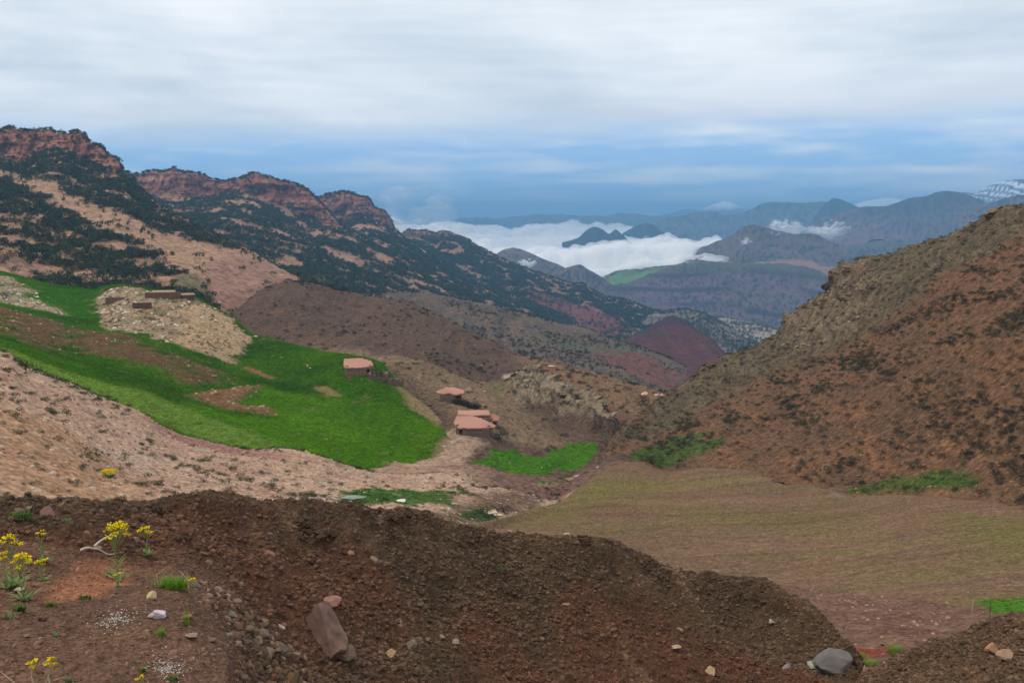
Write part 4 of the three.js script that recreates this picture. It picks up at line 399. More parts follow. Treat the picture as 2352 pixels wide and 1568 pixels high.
// ---------------------------------------------------------------- relief and colour of each landform
const gullies = (q, across, along, n = 4) => ridged(q.side / across, q.d / along, q.y / along, n);
const farShape = q => { const s = q.relief, w = s * 5, t = sstep(-0.02, 0.5, q.row); return { up: s * (0.75 * gullies(q, w, w * 3, 5) * (0.12 + t) + 0.28 * fbm(q.x / (s * 3), q.z / (s * 3), 2, 4)) - s * 0.2 * t }; };
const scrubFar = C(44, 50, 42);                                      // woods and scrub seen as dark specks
function farPaint(base, alt, extra) {
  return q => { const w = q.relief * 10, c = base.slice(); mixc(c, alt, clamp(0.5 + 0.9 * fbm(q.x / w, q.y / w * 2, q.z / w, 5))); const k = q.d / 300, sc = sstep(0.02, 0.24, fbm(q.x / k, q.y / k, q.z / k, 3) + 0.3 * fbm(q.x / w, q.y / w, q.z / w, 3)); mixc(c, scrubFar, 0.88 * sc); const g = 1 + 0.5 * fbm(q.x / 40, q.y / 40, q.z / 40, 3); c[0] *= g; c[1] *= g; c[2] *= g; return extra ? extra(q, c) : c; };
}
const hazedWood = C(56, 64, 62), rockGrey = C(106, 98, 96), violet = C(118, 92, 92), violetDark = C(86, 72, 74), snow = [0.86, 0.88, 0.92];  // far woods cooled towards blue, a touch of haze put into the colour
function snowy(from, to, streak) { return (q, c) => { const s = streak ? sstep(0.0, 0.16, noise((q.side + q.y * 1.6) / 95, q.y / 2500, 3)) : 0.85; return mixc(c, snow, s * sstep(from, to, q.y + 80 * fbm(q.x / 300, q.y / 200, q.z / 300, 4))); }; }
const hillKind = 'structure';
landform('far_ridge', 'faint blue ridge on the horizon beyond the sea of cloud', 'mountain', hillKind, farShape, farPaint(hazedWood, rockGrey), MAT.far);
landform('snow_peak', 'far blue peak with a white snow cap left of the plateau', 'mountain', hillKind, farShape, farPaint(hazedWood, rockGrey, snowy(150, 260, false)), MAT.far);
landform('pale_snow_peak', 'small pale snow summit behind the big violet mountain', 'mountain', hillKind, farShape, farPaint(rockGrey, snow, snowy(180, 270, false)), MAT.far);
landform('snow_streaked_mountain', 'long mountain with diagonal snow streaks at the right edge', 'mountain', hillKind, farShape, farPaint(hazedWood, rockGrey, snowy(40, 200, true)), MAT.far);
landform('blue_range', 'blue flat-topped range behind the pyramid peak', 'mountain', hillKind, farShape, farPaint(hazedWood, rockGrey), MAT.far);
landform('pyramid_peak', 'dark blue pyramid-shaped peak on the skyline', 'mountain', hillKind, farShape, farPaint(C(50, 56, 52), hazedWood), MAT.far);
landform('cloud_island_peak', 'pointed blue summit rising alone out of the sea of cloud', 'mountain', hillKind, farShape, farPaint(C(50, 56, 52), hazedWood), MAT.far);
landform('cloud_island_hill', 'rounded blue summit rising out of the cloud beside the pointed one', 'mountain', hillKind, farShape, farPaint(C(50, 56, 52), hazedWood), MAT.far);
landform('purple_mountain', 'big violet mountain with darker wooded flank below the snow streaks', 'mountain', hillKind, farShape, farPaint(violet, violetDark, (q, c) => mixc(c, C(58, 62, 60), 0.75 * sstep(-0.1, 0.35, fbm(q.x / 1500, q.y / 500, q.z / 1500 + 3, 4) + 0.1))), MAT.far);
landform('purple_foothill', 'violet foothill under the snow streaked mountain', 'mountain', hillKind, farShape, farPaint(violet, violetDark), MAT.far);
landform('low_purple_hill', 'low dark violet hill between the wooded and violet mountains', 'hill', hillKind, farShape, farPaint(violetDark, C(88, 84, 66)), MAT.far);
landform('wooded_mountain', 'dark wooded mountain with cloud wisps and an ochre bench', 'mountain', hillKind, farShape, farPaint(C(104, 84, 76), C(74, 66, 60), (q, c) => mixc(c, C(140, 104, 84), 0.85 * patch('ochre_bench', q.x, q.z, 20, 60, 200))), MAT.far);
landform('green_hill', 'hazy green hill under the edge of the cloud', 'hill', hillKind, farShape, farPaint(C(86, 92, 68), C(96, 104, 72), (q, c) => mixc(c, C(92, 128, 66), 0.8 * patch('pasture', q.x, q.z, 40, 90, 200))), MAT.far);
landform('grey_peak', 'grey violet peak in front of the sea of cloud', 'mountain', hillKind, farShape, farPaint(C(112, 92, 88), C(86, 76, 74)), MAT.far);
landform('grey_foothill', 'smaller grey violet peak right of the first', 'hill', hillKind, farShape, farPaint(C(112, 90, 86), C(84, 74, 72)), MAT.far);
const strata = (y, step, w = 0) => { const t = y / step + w; return t - Math.floor(t); };
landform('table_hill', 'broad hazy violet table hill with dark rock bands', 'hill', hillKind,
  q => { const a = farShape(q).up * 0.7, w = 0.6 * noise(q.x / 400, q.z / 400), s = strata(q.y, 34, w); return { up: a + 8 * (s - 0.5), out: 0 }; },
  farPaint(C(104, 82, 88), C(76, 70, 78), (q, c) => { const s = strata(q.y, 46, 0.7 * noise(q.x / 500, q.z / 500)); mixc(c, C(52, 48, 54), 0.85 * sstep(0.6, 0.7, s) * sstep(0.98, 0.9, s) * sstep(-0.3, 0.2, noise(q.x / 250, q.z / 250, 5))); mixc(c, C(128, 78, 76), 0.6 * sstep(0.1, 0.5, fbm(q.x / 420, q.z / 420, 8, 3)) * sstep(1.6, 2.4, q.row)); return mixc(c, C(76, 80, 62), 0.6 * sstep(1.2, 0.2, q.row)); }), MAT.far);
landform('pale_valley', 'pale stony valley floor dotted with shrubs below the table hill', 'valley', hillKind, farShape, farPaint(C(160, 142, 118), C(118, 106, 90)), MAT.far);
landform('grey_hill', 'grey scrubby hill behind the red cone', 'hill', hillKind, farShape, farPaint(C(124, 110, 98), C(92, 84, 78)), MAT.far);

// cliffs of red rock along the top of the mountain wall
const cliffZone = (q, thick) => sstep(-0.12, 0.02, q.row) * sstep(1.12, 0.96, q.row) * thick(q.b);
function cliffShape(thick) {
  return q => {
    const s = q.relief, m = cliffZone(q, thick), slope = sstep(0.9, 1.6, q.row);
    const wob = q.y + s * 0.9 * fbm(q.side / (s * 4), q.y / (s * 3), 4, 3), butt = ridged(q.side / (s * 4), q.y / (s * 9), 2, 3), crack = ridged(q.side / (s * 1.3), q.y / (s * 5), 5, 4), ledge = noise(q.side / (s * 9), wob / (s * 0.5), 8), chunk = fbm(q.side / (s * 0.8), q.y / (s * 0.7), q.d / s, 3);
    return { up: s * (0.34 * fbm(q.side / (s * 1.3), q.d / (s * 4), 3, 5) * (q.row < 1.2 ? 0.7 : 0.7) + 0.5 * slope * gullies(q, s * 6, s * 30, 4) - 0.15 * slope), out: -m * s * (1.1 * butt + 0.8 * crack + 0.5 * ledge + 0.5 * chunk) };
  };
}
const redRock = C(160, 106, 88), redRockDark = C(120, 76, 66), redRockPale = C(188, 142, 116), tanSoil = C(184, 148, 120), pinkSoil = C(172, 128, 106), darkScrubSoil = C(70, 66, 54);
function wallPaint(thick, extra) {
  return q => {
    const s = q.relief, m = cliffZone(q, thick), c = tanSoil.slice();
    mixc(c, pinkSoil, clamp(0.5 + 0.9 * fbm(q.x / (s * 7), q.z / (s * 7), 1, 4)));
    mixc(c, C(120, 98, 78), clamp(0.35 + 1.1 * fbm(q.x / (s * 3), q.z / (s * 3), 6, 4)));
    const r = redRock.slice(), band = fbm(q.side / (s * 5), q.y / (s * 0.45), 2, 3); mixc(r, redRockDark, clamp(0.45 + 1.2 * band)); mixc(r, redRockPale, clamp(1.2 * fbm(q.side / (s * 1.2), q.y / (s * 0.9), 9, 3)) * 0.8); mixc(r, redRockPale, 0.6 * sstep(0.1, 0.4, noise(q.side / (s * 9), (q.y + s * 0.4 * noise(q.side / (s * 3), 3)) / (s * 0.28), 8))); mixc(r, C(74, 46, 42), 0.6 * sstep(0.2, 0.5, noise(q.side / (s * 7), q.y / (s * 0.22), 18)));
    mixc(c, r, clamp(m * 1.4));
    if (extra) extra(q, c);
    const g = 1 + 0.35 * fbm(q.x / 5, q.y / 5, q.z / 5, 2); c[0] *= g; c[1] *= g; c[2] *= g; return c;
  };
}
const spurCliff = b => 0.75 * sstep(-8.0, -7.0, b) * sstep(-3.2, -4.2, b), thirdCliff = b => sstep(-6.3, -7.0, b), secondCliff = b => sstep(-9.3, -10.2, b), firstCliff = b => sstep(-20.0, -20.8, b);
landform('long_spur', 'long wooded spur with red gullies running down to the red cone', 'mountain', hillKind, cliffShape(spurCliff), wallPaint(spurCliff, (q, c) => {
  mixc(c, C(132, 104, 84), 0.5); mixc(c, C(116, 64, 58), 0.9 * Math.max(patch('red_gully', q.x, q.z, 12, 30, 60), patch('red_gully_b', q.x, q.z, 12, 40, 60))); mixc(c, C(118, 124, 66), 0.85 * patch('olive_strip', q.x, q.z, 10, 30, 60)); }), MAT.wall);
landform('third_cliff_ridge', 'wooded ridge with a red cliff dropping at its far end', 'mountain', hillKind, cliffShape(thirdCliff), wallPaint(thirdCliff), MAT.wall);
landform('second_cliff_ridge', 'wooded ridge with a long band of red cliff on top', 'mountain', hillKind, cliffShape(secondCliff), wallPaint(secondCliff), MAT.wall);
landform('scrub_mountain', 'mountain with red crags on top and scrub on pale slopes', 'mountain', hillKind, cliffShape(firstCliff), wallPaint(firstCliff, (q, c) => {
  mixc(c, C(178, 142, 114), 0.75 * patch('pale_band', q.x, q.z, 8, 14, 30)); mixc(c, C(148, 112, 98), 0.75 * patch('violet_spur', q.x, q.z, 8, 20, 30)); mixc(c, C(112, 104, 74), 0.9 * patch('olive_plot', q.x, q.z, 3, 3, 20)); mixc(c, C(150, 104, 82), 0.5 * sstep(0.05, 0.5, fbm(q.x / 50, q.z / 50, 12, 4)) * sstep(1.5, 2.6, q.row)); }), MAT.wall);

// middle hills, streaked darker and paler downslope
const hillShape = q => { const s = q.relief; return { up: s * (0.8 * gullies(q, s * 9, s * 45, 4) * sstep(-0.1, 0.7, q.row) + 0.3 * fbm(q.x / (s * 2.5), q.z / (s * 2.5), 1, 4) - 0.15) }; };
const umberStreak = C(72, 58, 50);  // darker tone of the downslope streaks
function soilPaint(base, alt, third, size, extra) {
  return q => {
    const c = base.slice(); mixc(c, alt, clamp(0.5 + 1.1 * fbm(q.x / size, q.y / size, q.z / size, 5))); mixc(c, third, clamp(1.3 * fbm(q.x / size * 2.3 + 7, q.y / size, q.z / size * 2.3, 4)) * 0.7);
    const run = fbm(q.side / (size * 0.16), q.d / (size * 2.2), 5, 3); mixc(c, third, 0.5 * clamp(1.6 * run)); mixc(c, umberStreak, 0.4 * clamp(-1.6 * run));
    if (extra) extra(q, c);
    const g = 1 + 0.42 * fbm(q.x / size * 26, q.y / size * 26, q.z / size * 26, 3); c[0] *= g; c[1] *= g; c[2] *= g; return c;
  };
}
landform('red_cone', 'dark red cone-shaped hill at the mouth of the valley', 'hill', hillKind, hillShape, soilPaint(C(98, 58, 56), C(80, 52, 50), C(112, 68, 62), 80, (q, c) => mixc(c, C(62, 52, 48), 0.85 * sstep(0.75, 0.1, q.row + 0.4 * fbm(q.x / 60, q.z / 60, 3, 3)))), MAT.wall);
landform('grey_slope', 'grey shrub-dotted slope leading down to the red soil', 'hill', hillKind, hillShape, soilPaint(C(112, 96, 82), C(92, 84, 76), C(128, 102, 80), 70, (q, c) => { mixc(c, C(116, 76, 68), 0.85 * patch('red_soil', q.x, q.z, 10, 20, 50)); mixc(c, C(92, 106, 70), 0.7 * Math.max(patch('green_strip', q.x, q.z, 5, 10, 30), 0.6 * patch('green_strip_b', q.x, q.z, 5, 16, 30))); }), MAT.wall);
const outcropDir = [Math.cos(0.75), Math.sin(0.75)];
landform('brown_hill', 'bare brown hill behind the huts', 'hill', hillKind, q => {
  const a = hillShape(q).up, o = patch('outcrop', q.x, q.z, 5, 4, 10), k = (q.x * outcropDir[0] + q.y * outcropDir[1] * 1.2) / 3.4, r = patch('ravine', q.x, q.z, 3, 3, 8);
  return { up: a * (1 - 0.7 * o) + o * (2.6 + 3.4 * ridged(k, q.z / 16, 1, 3) + 2.0 * ridged(q.x / 4, q.y / 4, q.z / 4, 3)) - r * (1.5 + 1.5 * ridged(q.x / 6, q.z / 6, 2, 3)) };
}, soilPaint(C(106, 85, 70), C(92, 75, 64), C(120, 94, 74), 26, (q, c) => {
  mixc(c, C(136, 114, 88), 0.85 * patch('hut_slope', q.x, q.z, 8, 14, 25)); mixc(c, C(134, 106, 80), 0.9 * patch('orange_spur', q.x, q.z, 8, 10, 25)); mixc(c, C(140, 96, 70), 0.8 * patch('orange_streak', q.x, q.z, 3, 6, 15));
  const toe = C(168, 136, 114); mixc(toe, C(122, 94, 80), sstep(-3.2, -0.4, q.b + 1.2 * fbm(q.x / 9, q.z / 9, 2, 4))); mixc(c, toe, sstep(3.25, 3.55, q.row + 0.25 * fbm(q.x / 8, q.z / 8, 3, 3)));
  mixc(c, C(112, 108, 72), 0.8 * patch('olive_dip', q.x, q.z, 4, 6, 14)); mixc(c, C(178, 150, 126), 0.85 * patch('hut_dirt', q.x, q.z, 2, 4, 9));
  mixc(c, C(118, 90, 74), patch('ravine', q.x, q.z, 3, 4, 8));
  const o = patch('outcrop', q.x, q.z, 3, 5, 9), k = (q.x * outcropDir[0] + q.y * outcropDir[1] * 1.2) / 2.2, rk = C(150, 132, 108); mixc(rk, C(98, 84, 70), clamp(0.45 + 1.3 * noise(k, q.z / 14, 4))); mixc(c, rk, o); mixc(c, C(196, 170, 146), patch('outcrop_cap', q.x, q.z, 1.5, 3, 8));
  mixc(c, C(66, 110, 12), patch('lower_barley', q.x, q.z, 0.8, 2.2, 6));
}), MAT.hill);

const barley = C(60, 98, 12), barleyBright = C(78, 120, 8), barleyThin = C(104, 130, 60), barleyDark = C(44, 78, 10);
function soilGaps(q, size, lo, hi) { return sstep(lo, hi, fbm(q.x / size, q.z / size, 8.8, 5)); }
landform('green_terraces', 'hillside of bright green barley terraces with a stony knoll', 'field', hillKind, q => {
  const k = patch('knoll', q.x, q.z, 6, 5, 12), rb = patch('rock_band', q.x, q.z, 5, 6, 12), tw = patch('terrace_wall', q.x, q.z, 2, 3, 6);
  return { up: 0.9 * fbm(q.x / 22, q.z / 22, 1, 3) + k * (0.8 * ridged(q.x / 7, q.z / 7, 2, 4)) + rb * (0.8 + 0.8 * ridged(q.x / 9, q.z / 5, 3, 4)) + tw * (0.7 + 0.6 * ridged(q.x / 4, q.z / 4, 3, 3)) + 0.12 * fbm(q.x / 1.5, q.z / 1.5, 4, 2) };
}, q => {
  const c = barley.slice(); mixc(c, barleyDark, clamp(0.45 + 1.5 * fbm(q.x / 26, q.z / 18, 3, 4))); mixc(c, barleyBright, 0.5 * clamp(1.5 * fbm(q.x / 14 + 5, q.z / 40, 2, 3)));
  mixc(c, C(56, 102, 18), 0.8 * patch('far_meadow', q.x, q.z, 2, 4, 10)); mixc(c, barleyBright, 0.85 * patch('bright_barley', q.x, q.z, 3, 5, 12) * clamp(0.75 + 1.1 * fbm(q.x / 20, q.z / 34, 7, 3))); mixc(c, barleyThin, 0.85 * patch('thin_barley', q.x, q.z, 4, 6, 14));
  mixc(c, barleyDark, 0.4 * sstep(0.1, 0.5, fbm(q.x / 2.2, q.z / 7, 6, 4))); mixc(c, C(96, 122, 36), 0.3 * sstep(0.15, 0.5, fbm(q.x / 9, q.z / 3, 16, 4))); mixc(c, C(116, 106, 74), 0.6 * soilGaps(q, 6, 0.26, 0.5));
  const br = C(118, 84, 56); mixc(br, C(86, 68, 44), clamp(0.5 + fbm(q.x / 3, q.z / 3, 1, 3))); mixc(br, C(64, 84, 34), 0.9 * soilGaps(q, 8, -0.05, 0.3)); mixc(c, br, 0.95 * patch('rock_band', q.x, q.z, 3, 9, 12)); mixc(c, C(124, 92, 66), 0.95 * patch('terrace_wall', q.x, q.z, 1.2, 3, 6));
  const st = C(158, 140, 116); mixc(st, C(112, 110, 74), soilGaps(q, 9, 0.0, 0.3)); mixc(c, st, 0.9 * patch('stony_corner', q.x, q.z, 3, 9, 12)); mixc(c, C(146, 92, 74), 0.8 * patch('red_path', q.x, q.z, 1, 2, 6)); mixc(c, C(140, 112, 76), 0.8 * patch('brown_gap', q.x, q.z, 1, 4, 6));
  const kn = C(162, 140, 114); mixc(kn, C(122, 112, 76), 0.9 * soilGaps(q, 7, -0.05, 0.3)); mixc(kn, C(128, 98, 76), 0.8 * soilGaps({ x: q.x + 40, z: q.z }, 5, 0.05, 0.35)); mixc(kn, C(180, 152, 118), 0.8 * patch('knoll_cone', q.x, q.z, 4, 6, 10)); mixc(kn, C(84, 72, 56), 0.6 * sstep(0.12, 0.4, fbm(q.x / 2.5, q.z / 2.5, 31, 3))); mixc(c, kn, patch('knoll', q.x, q.z, 1.5, 9, 8));
  mixc(c, C(140, 116, 88), 0.9 * patch('dirt_right', q.x, q.z, 2, 3, 8));
  const g = 1 + 0.22 * fbm(q.x / 1.1, q.z / 1.1, q.y, 3); c[0] *= g; c[1] *= g; c[2] *= g; return c;
}, MAT.mid);

landform('pink_slope', 'bare pinkish slope with low shrubs below the barley', 'hill', hillKind, q => {
  const rc = patch('red_cut', q.x, q.z, 2, 2, 6);
  return { up: 0.6 * fbm(q.x / 13, q.z / 13, 1, 4) * sstep(-0.05, 0.3, q.row) + 0.5 * gullies(q, 6, 30, 4) * sstep(0, 0.5, q.row) + 0.26 * fbm(q.x / 1.5, q.z / 1.5, 3, 3) - 0.5 * rc };
}, q => {
  const c = C(200, 168, 142); mixc(c, C(180, 142, 118), clamp(0.5 + 1.1 * fbm(q.x / 16, q.z / 16, 1, 5))); mixc(c, C(188, 166, 146), 0.8 * clamp(1.6 * fbm(q.side / 5, q.d / 24, 6, 4))); mixc(c, C(130, 98, 78), 0.7 * clamp(1.6 * fbm(q.x / 5 + 9, q.z / 5, 2, 4)));
  mixc(c, C(170, 130, 98), 0.8 * patch('near_slope', q.x, q.z, 5, 9, 12)); mixc(c, C(160, 112, 104), 0.9 * patch('violet_band', q.x, q.z, 2, 4, 9));
  mixc(c, C(58, 94, 34), 0.92 * patch('valley_green', q.x, q.z, 1.2, 4, 8)); const vs = C(128, 98, 82); mixc(vs, C(106, 84, 70), clamp(0.5 + fbm(q.x / 6, q.z / 6, 2, 3))); mixc(c, vs, 0.95 * patch('valley_soil', q.x, q.z, 2, 4, 8)); mixc(c, C(50, 72, 32), 0.95 * patch('wet_green', q.x, q.z, 1, 2, 5)); mixc(c, C(74, 112, 46), 0.9 * patch('strip_green', q.x, q.z, 1, 3, 6)); mixc(c, C(116, 82, 72), 0.95 * patch('red_cut', q.x, q.z, 1.5, 3, 6));
  mixc(c, C(116, 88, 70), 0.75 * sstep(0.18, 0.5, fbm(q.x / 2.2, q.z / 2.2, 14, 4))); mixc(c, C(204, 184, 162), 0.6 * sstep(0.2, 0.5, fbm(q.x / 2.6 + 20, q.z / 2.6, 11, 4)));
  const g = 1 + 0.5 * fbm(q.x / 0.9, q.z / 0.9, q.y / 0.9, 3); c[0] *= g; c[1] *= g; c[2] *= g; return c;
}, soil(105, 0.35));

landform('stony_hill', 'steep brown hill covered in orange stones and dark scrub', 'hill', hillKind, q => {
  const s = q.relief, sp = patch('grey_spur', q.x, q.z, 8, 6, 14), tr = patch('tan_rocks', q.x, q.z, 5, 8, 12), t = sstep(-0.05, 0.5, q.row);
  return { up: s * (0.8 * gullies(q, 18, 110, 5) * t + 0.3 * fbm(q.x / 7, q.y / 7, q.z / 7, 4)) + sp * (1.3 * ridged(q.x / 11, q.y / 7, q.z / 11, 5) * (0.3 + t)) + tr * (3.0 * ridged(q.x / 9, q.y / 5, q.z / 9, 4) + 1.0) + 0.28 * fbm(q.x / 1.8, q.y / 1.8, q.z / 1.8, 3) };
}, q => {
  const c = C(122, 90, 66); mixc(c, C(104, 80, 61), clamp(0.5 + 1.2 * fbm(q.x / 14, q.y / 14, q.z / 14, 5))); mixc(c, C(142, 98, 68), 0.7 * clamp(1.8 * fbm(q.side / 5, q.d / 30, 3, 4)));
  const gs = C(112, 97, 75); mixc(gs, C(90, 79, 60), clamp(0.5 + 1.3 * fbm(q.x / 10, q.y / 10, q.z / 10, 5))); mixc(gs, C(128, 112, 88), 0.7 * clamp(1.8 * fbm(q.x / 4, q.y / 4, q.z / 4, 3))); mixc(c, gs, patch('grey_spur', q.x, q.z, 6, 10, 20));
  const tr = C(146, 126, 100); mixc(tr, C(92, 76, 60), clamp(0.45 + 1.5 * fbm(q.x / 3, q.y / 2, q.z / 3, 4))); mixc(c, tr, 0.8 * patch('tan_rocks', q.x, q.z, 4, 9, 12));
  mixc(c, C(70, 94, 40), 0.85 * Math.max(patch('toe_grass', q.x, q.z, 1.5, 4, 9), patch('toe_grass_b', q.x, q.z, 1.5, 4, 9)));
  mixc(c, C(78, 62, 48), 0.6 * sstep(0.15, 0.5, fbm(q.x / 2.4, q.y / 2.4, q.z / 2.4 + 9, 4)));
  const g = 1 + 0.6 * fbm(q.x / 1.0, q.y / 1.0, q.z / 1.0, 3); c[0] *= g; c[1] *= g; c[2] *= g; return c;
}, soil(170, 0.4));

landform('ploughed_field', 'wide bare brown ploughed field with thin green shoots', 'field', hillKind, q => {
  const rb = patch('rubble', q.x, q.z, 2, 2, 6);
  return { up: 0.35 * fbm(q.x / 18, q.z / 18, 1, 3) + 0.03 * noise((q.x * 0.25 + q.z) / 0.7, q.x / 14) + 0.05 * fbm(q.x / 0.8, q.z / 0.8, 3, 2) + rb * (0.5 * fbm(q.x / 3.5, q.z / 3.5, 2, 4) - 0.25) };
}, q => {
  const c = C(136, 108, 84); mixc(c, C(118, 90, 70), clamp(0.5 + 1.2 * fbm(q.x / 26, q.z / 9, 1, 4))); mixc(c, C(112, 102, 58), 0.75 * clamp(0.15 + 1.6 * fbm(q.x / 30 + 3, q.z / 8, 5, 4)));
  mixc(c, C(120, 112, 58), 0.7 * patch('rim_olive', q.x, q.z, 6, 12, 20)); mixc(c, C(110, 106, 52), 0.6 * patch('right_olive', q.x, q.z, 6, 8, 14)); mixc(c, C(116, 104, 60), 0.6 * patch('mid_olive', q.x, q.z, 6, 9, 20));
  const furrow = noise((q.x * 0.25 + q.z) / 0.7, q.x / 14) * 0.5 + noise((q.x * 0.25 + q.z) / 2.6, q.x / 30); mixc(c, C(82, 64, 52), clamp(0.6 * furrow)); mixc(c, C(148, 124, 100), 0.5 * sstep(0.25, 0.55, fbm(q.x / 1.4, q.z / 1.0, 12, 3)));
  const rb = C(128, 100, 84); mixc(rb, C(110, 76, 64), clamp(0.5 + 1.2 * fbm(q.x / 5, q.z / 3, 1, 4))); mixc(c, rb, 0.9 * patch('rubble', q.x, q.z, 1, 2, 5)); mixc(c, C(136, 66, 46), 0.9 * patch('red_pool', q.x, q.z, 0.5, 1, 3)); mixc(c, C(70, 116, 34), patch('corner_grass', q.x, q.z, 0.4, 1, 3)); mixc(c, C(142, 126, 112), 0.8 * patch('grey_wash', q.x, q.z, 1, 2, 5));
  const g = 1 + 0.42 * fbm(q.x / 0.5, q.z / 0.5, 2, 3); c[0] *= g; c[1] *= g; c[2] *= g; return c;
}, soil(95, 0.16));

// foreground: a heap of dug earth behind a gravel ledge
const ledgeAt = q => sstep(-14.6, -17.2, q.b + 0.55 * fbm(q.x * 1.3, q.z * 1.3, 7, 3)) * sstep(1.7, 2.4, q.row + 0.3 * noise(q.x, q.z));
landform('earth_bank', 'heap of dug brown earth and stones rising behind the gravel ledge', 'earth bank', hillKind, q => {
  const l = ledgeAt(q), face = 1 - l, run = (q.side * 0.8 + q.d * 0.35);
  return { up: face * (0.18 * fbm(q.x / 1.3, q.y / 1.3, q.z / 1.3, 4) + 0.15 * ridged(run / 0.8, q.row * 0.4, 3, 4) * sstep(0, 0.6, q.row) + 0.09 * ridged(q.x / 0.32, q.y / 0.32, q.z / 0.32, 3)) + l * (0.05 * fbm(q.x / 1.0, q.z / 1.0, 2, 4)) + 0.018 * fbm(q.x / 0.07, q.y / 0.07, q.z / 0.07, 2) };
}, q => {
  const l = ledgeAt(q), c = C(96, 76, 58); mixc(c, C(76, 60, 46), clamp(0.5 + 1.2 * fbm(q.x / 0.8, q.y / 0.8, q.z / 0.8, 4)));
  const run = q.side * 0.85 + q.d * 0.4; mixc(c, C(98, 66, 50), 0.75 * sstep(0.0, 0.4, fbm(run / 1.6, q.row * 0.45, 4, 4) + 0.5 * sstep(0.9, 2.2, q.row) - 0.15)); mixc(c, C(128, 100, 77), 0.75 * sstep(0.12, 0.42, fbm(run / 0.7 + 3, q.row * 0.35, 8, 3)));
  const lc = C(106, 80, 65); mixc(lc, C(124, 94, 74), clamp(0.3 + 1.4 * fbm(q.x / 0.9, q.z / 0.7, 3, 4))); mixc(lc, C(158, 108, 80), 0.85 * patch('ledge_clay', q.x, q.z, 0.12, 0.25, 0.5)); mixc(c, lc, l);
  const g = 1 + 0.4 * fbm(q.x / 0.06, q.y / 0.06, q.z / 0.06, 2); c[0] *= g; c[1] *= g; c[2] *= g; return c;
}, MAT.near);
landform('earth_mound', 'smaller mound of loose brown earth in the bottom corner', 'earth mound', hillKind, q => ({ up: 0.12 * fbm(q.x / 0.9, q.z / 0.9, 2, 4) + 0.05 * ridged(q.x / 0.3, q.y / 0.3, q.z / 0.3, 3) + 0.015 * fbm(q.x / 0.07, q.y / 0.07, q.z / 0.07, 2) }),
  q => { const c = C(106, 82, 63); mixc(c, C(84, 66, 50), clamp(0.5 + 1.2 * fbm(q.x / 0.6, q.y / 0.6, q.z / 0.6, 4))); const g = 1 + 0.4 * fbm(q.x / 0.06, q.y / 0.06, q.z / 0.06, 2); c[0] *= g; c[1] *= g; c[2] *= g; return c; }, MAT.near);
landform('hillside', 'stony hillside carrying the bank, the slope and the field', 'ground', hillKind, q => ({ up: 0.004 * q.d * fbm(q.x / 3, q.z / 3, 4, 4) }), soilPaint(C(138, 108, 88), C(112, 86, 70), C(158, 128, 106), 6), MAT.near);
// the floor of the lowlands under the cloud, out to the horizon; unseen, paled to throw light up into the haze
{
  const g = new THREE.CircleGeometry(30000, 96, 0, Math.PI * 2); g.rotateX(-Math.PI / 2);
  const m = new THREE.Mesh(g, new THREE.MeshStandardMaterial({ color: new THREE.Color().setRGB(...C(158, 148, 130)), roughness: 1 })); m.position.set(0, -1150, 0); m.name = 'ground'; m.receiveShadow = true;
  m.userData = { label: 'hazy lowland floor far below the mountains', category: 'ground', kind: 'structure' }; scene.add(m);
}

// ---------------------------------------------------------------- the sea of cloud filling the lowlands
// alpha in the vertex colours: cloud thins out towards its rim
const cloudMat = new THREE.MeshPhysicalMaterial({ color: 0xffffff, roughness: 1, specularIntensity: 0, vertexColors: true, transparent: true, transmission: 0.3, thickness: 0 });
const puffs = (x, y, z, n = 4) => { let s = 0, a = 1, t = 0; for (let i = 0; i < n; i++) { s += a * Math.abs(noise(x, y, z + i * 3.7)); t += a; a *= 0.5; x *= 2.1; y *= 2.1; z *= 2.1; } return 2.2 * s / t; };
function cloudSheet(name, label, nu, nv, at, group) {
  const pos = new Float32Array(nu * nv * 3), col = new Float32Array(nu * nv * 4), index = [];
  for (let v = 0; v < nv; v++) for (let u = 0; u < nu; u++) { const k = v * nu + u, p = at(u / (nu - 1), v / (nv - 1)); pos.set(p.slice(0, 3), k * 3); col.set([0.98, 0.98, 0.98, clamp(p[3])], k * 4); }
  for (let v = 0; v < nv - 1; v++) for (let u = 0; u < nu - 1; u++) { const a = v * nu + u, c = a + nu; if (Math.max(col[a * 4 + 3], col[a * 4 + 7], col[c * 4 + 3], col[c * 4 + 7]) > 0.01) index.push(a, c, a + 1, a + 1, c, c + 1); }
  const g = new THREE.BufferGeometry(); g.setAttribute('position', new THREE.BufferAttribute(pos, 3)); g.setAttribute('color', new THREE.BufferAttribute(col, 4)); g.setIndex(index); g.computeVertexNormals();
  const m = new THREE.Mesh(g, cloudMat); m.name = name; m.castShadow = m.receiveShadow = true; (group || scene).add(m); return m;
}
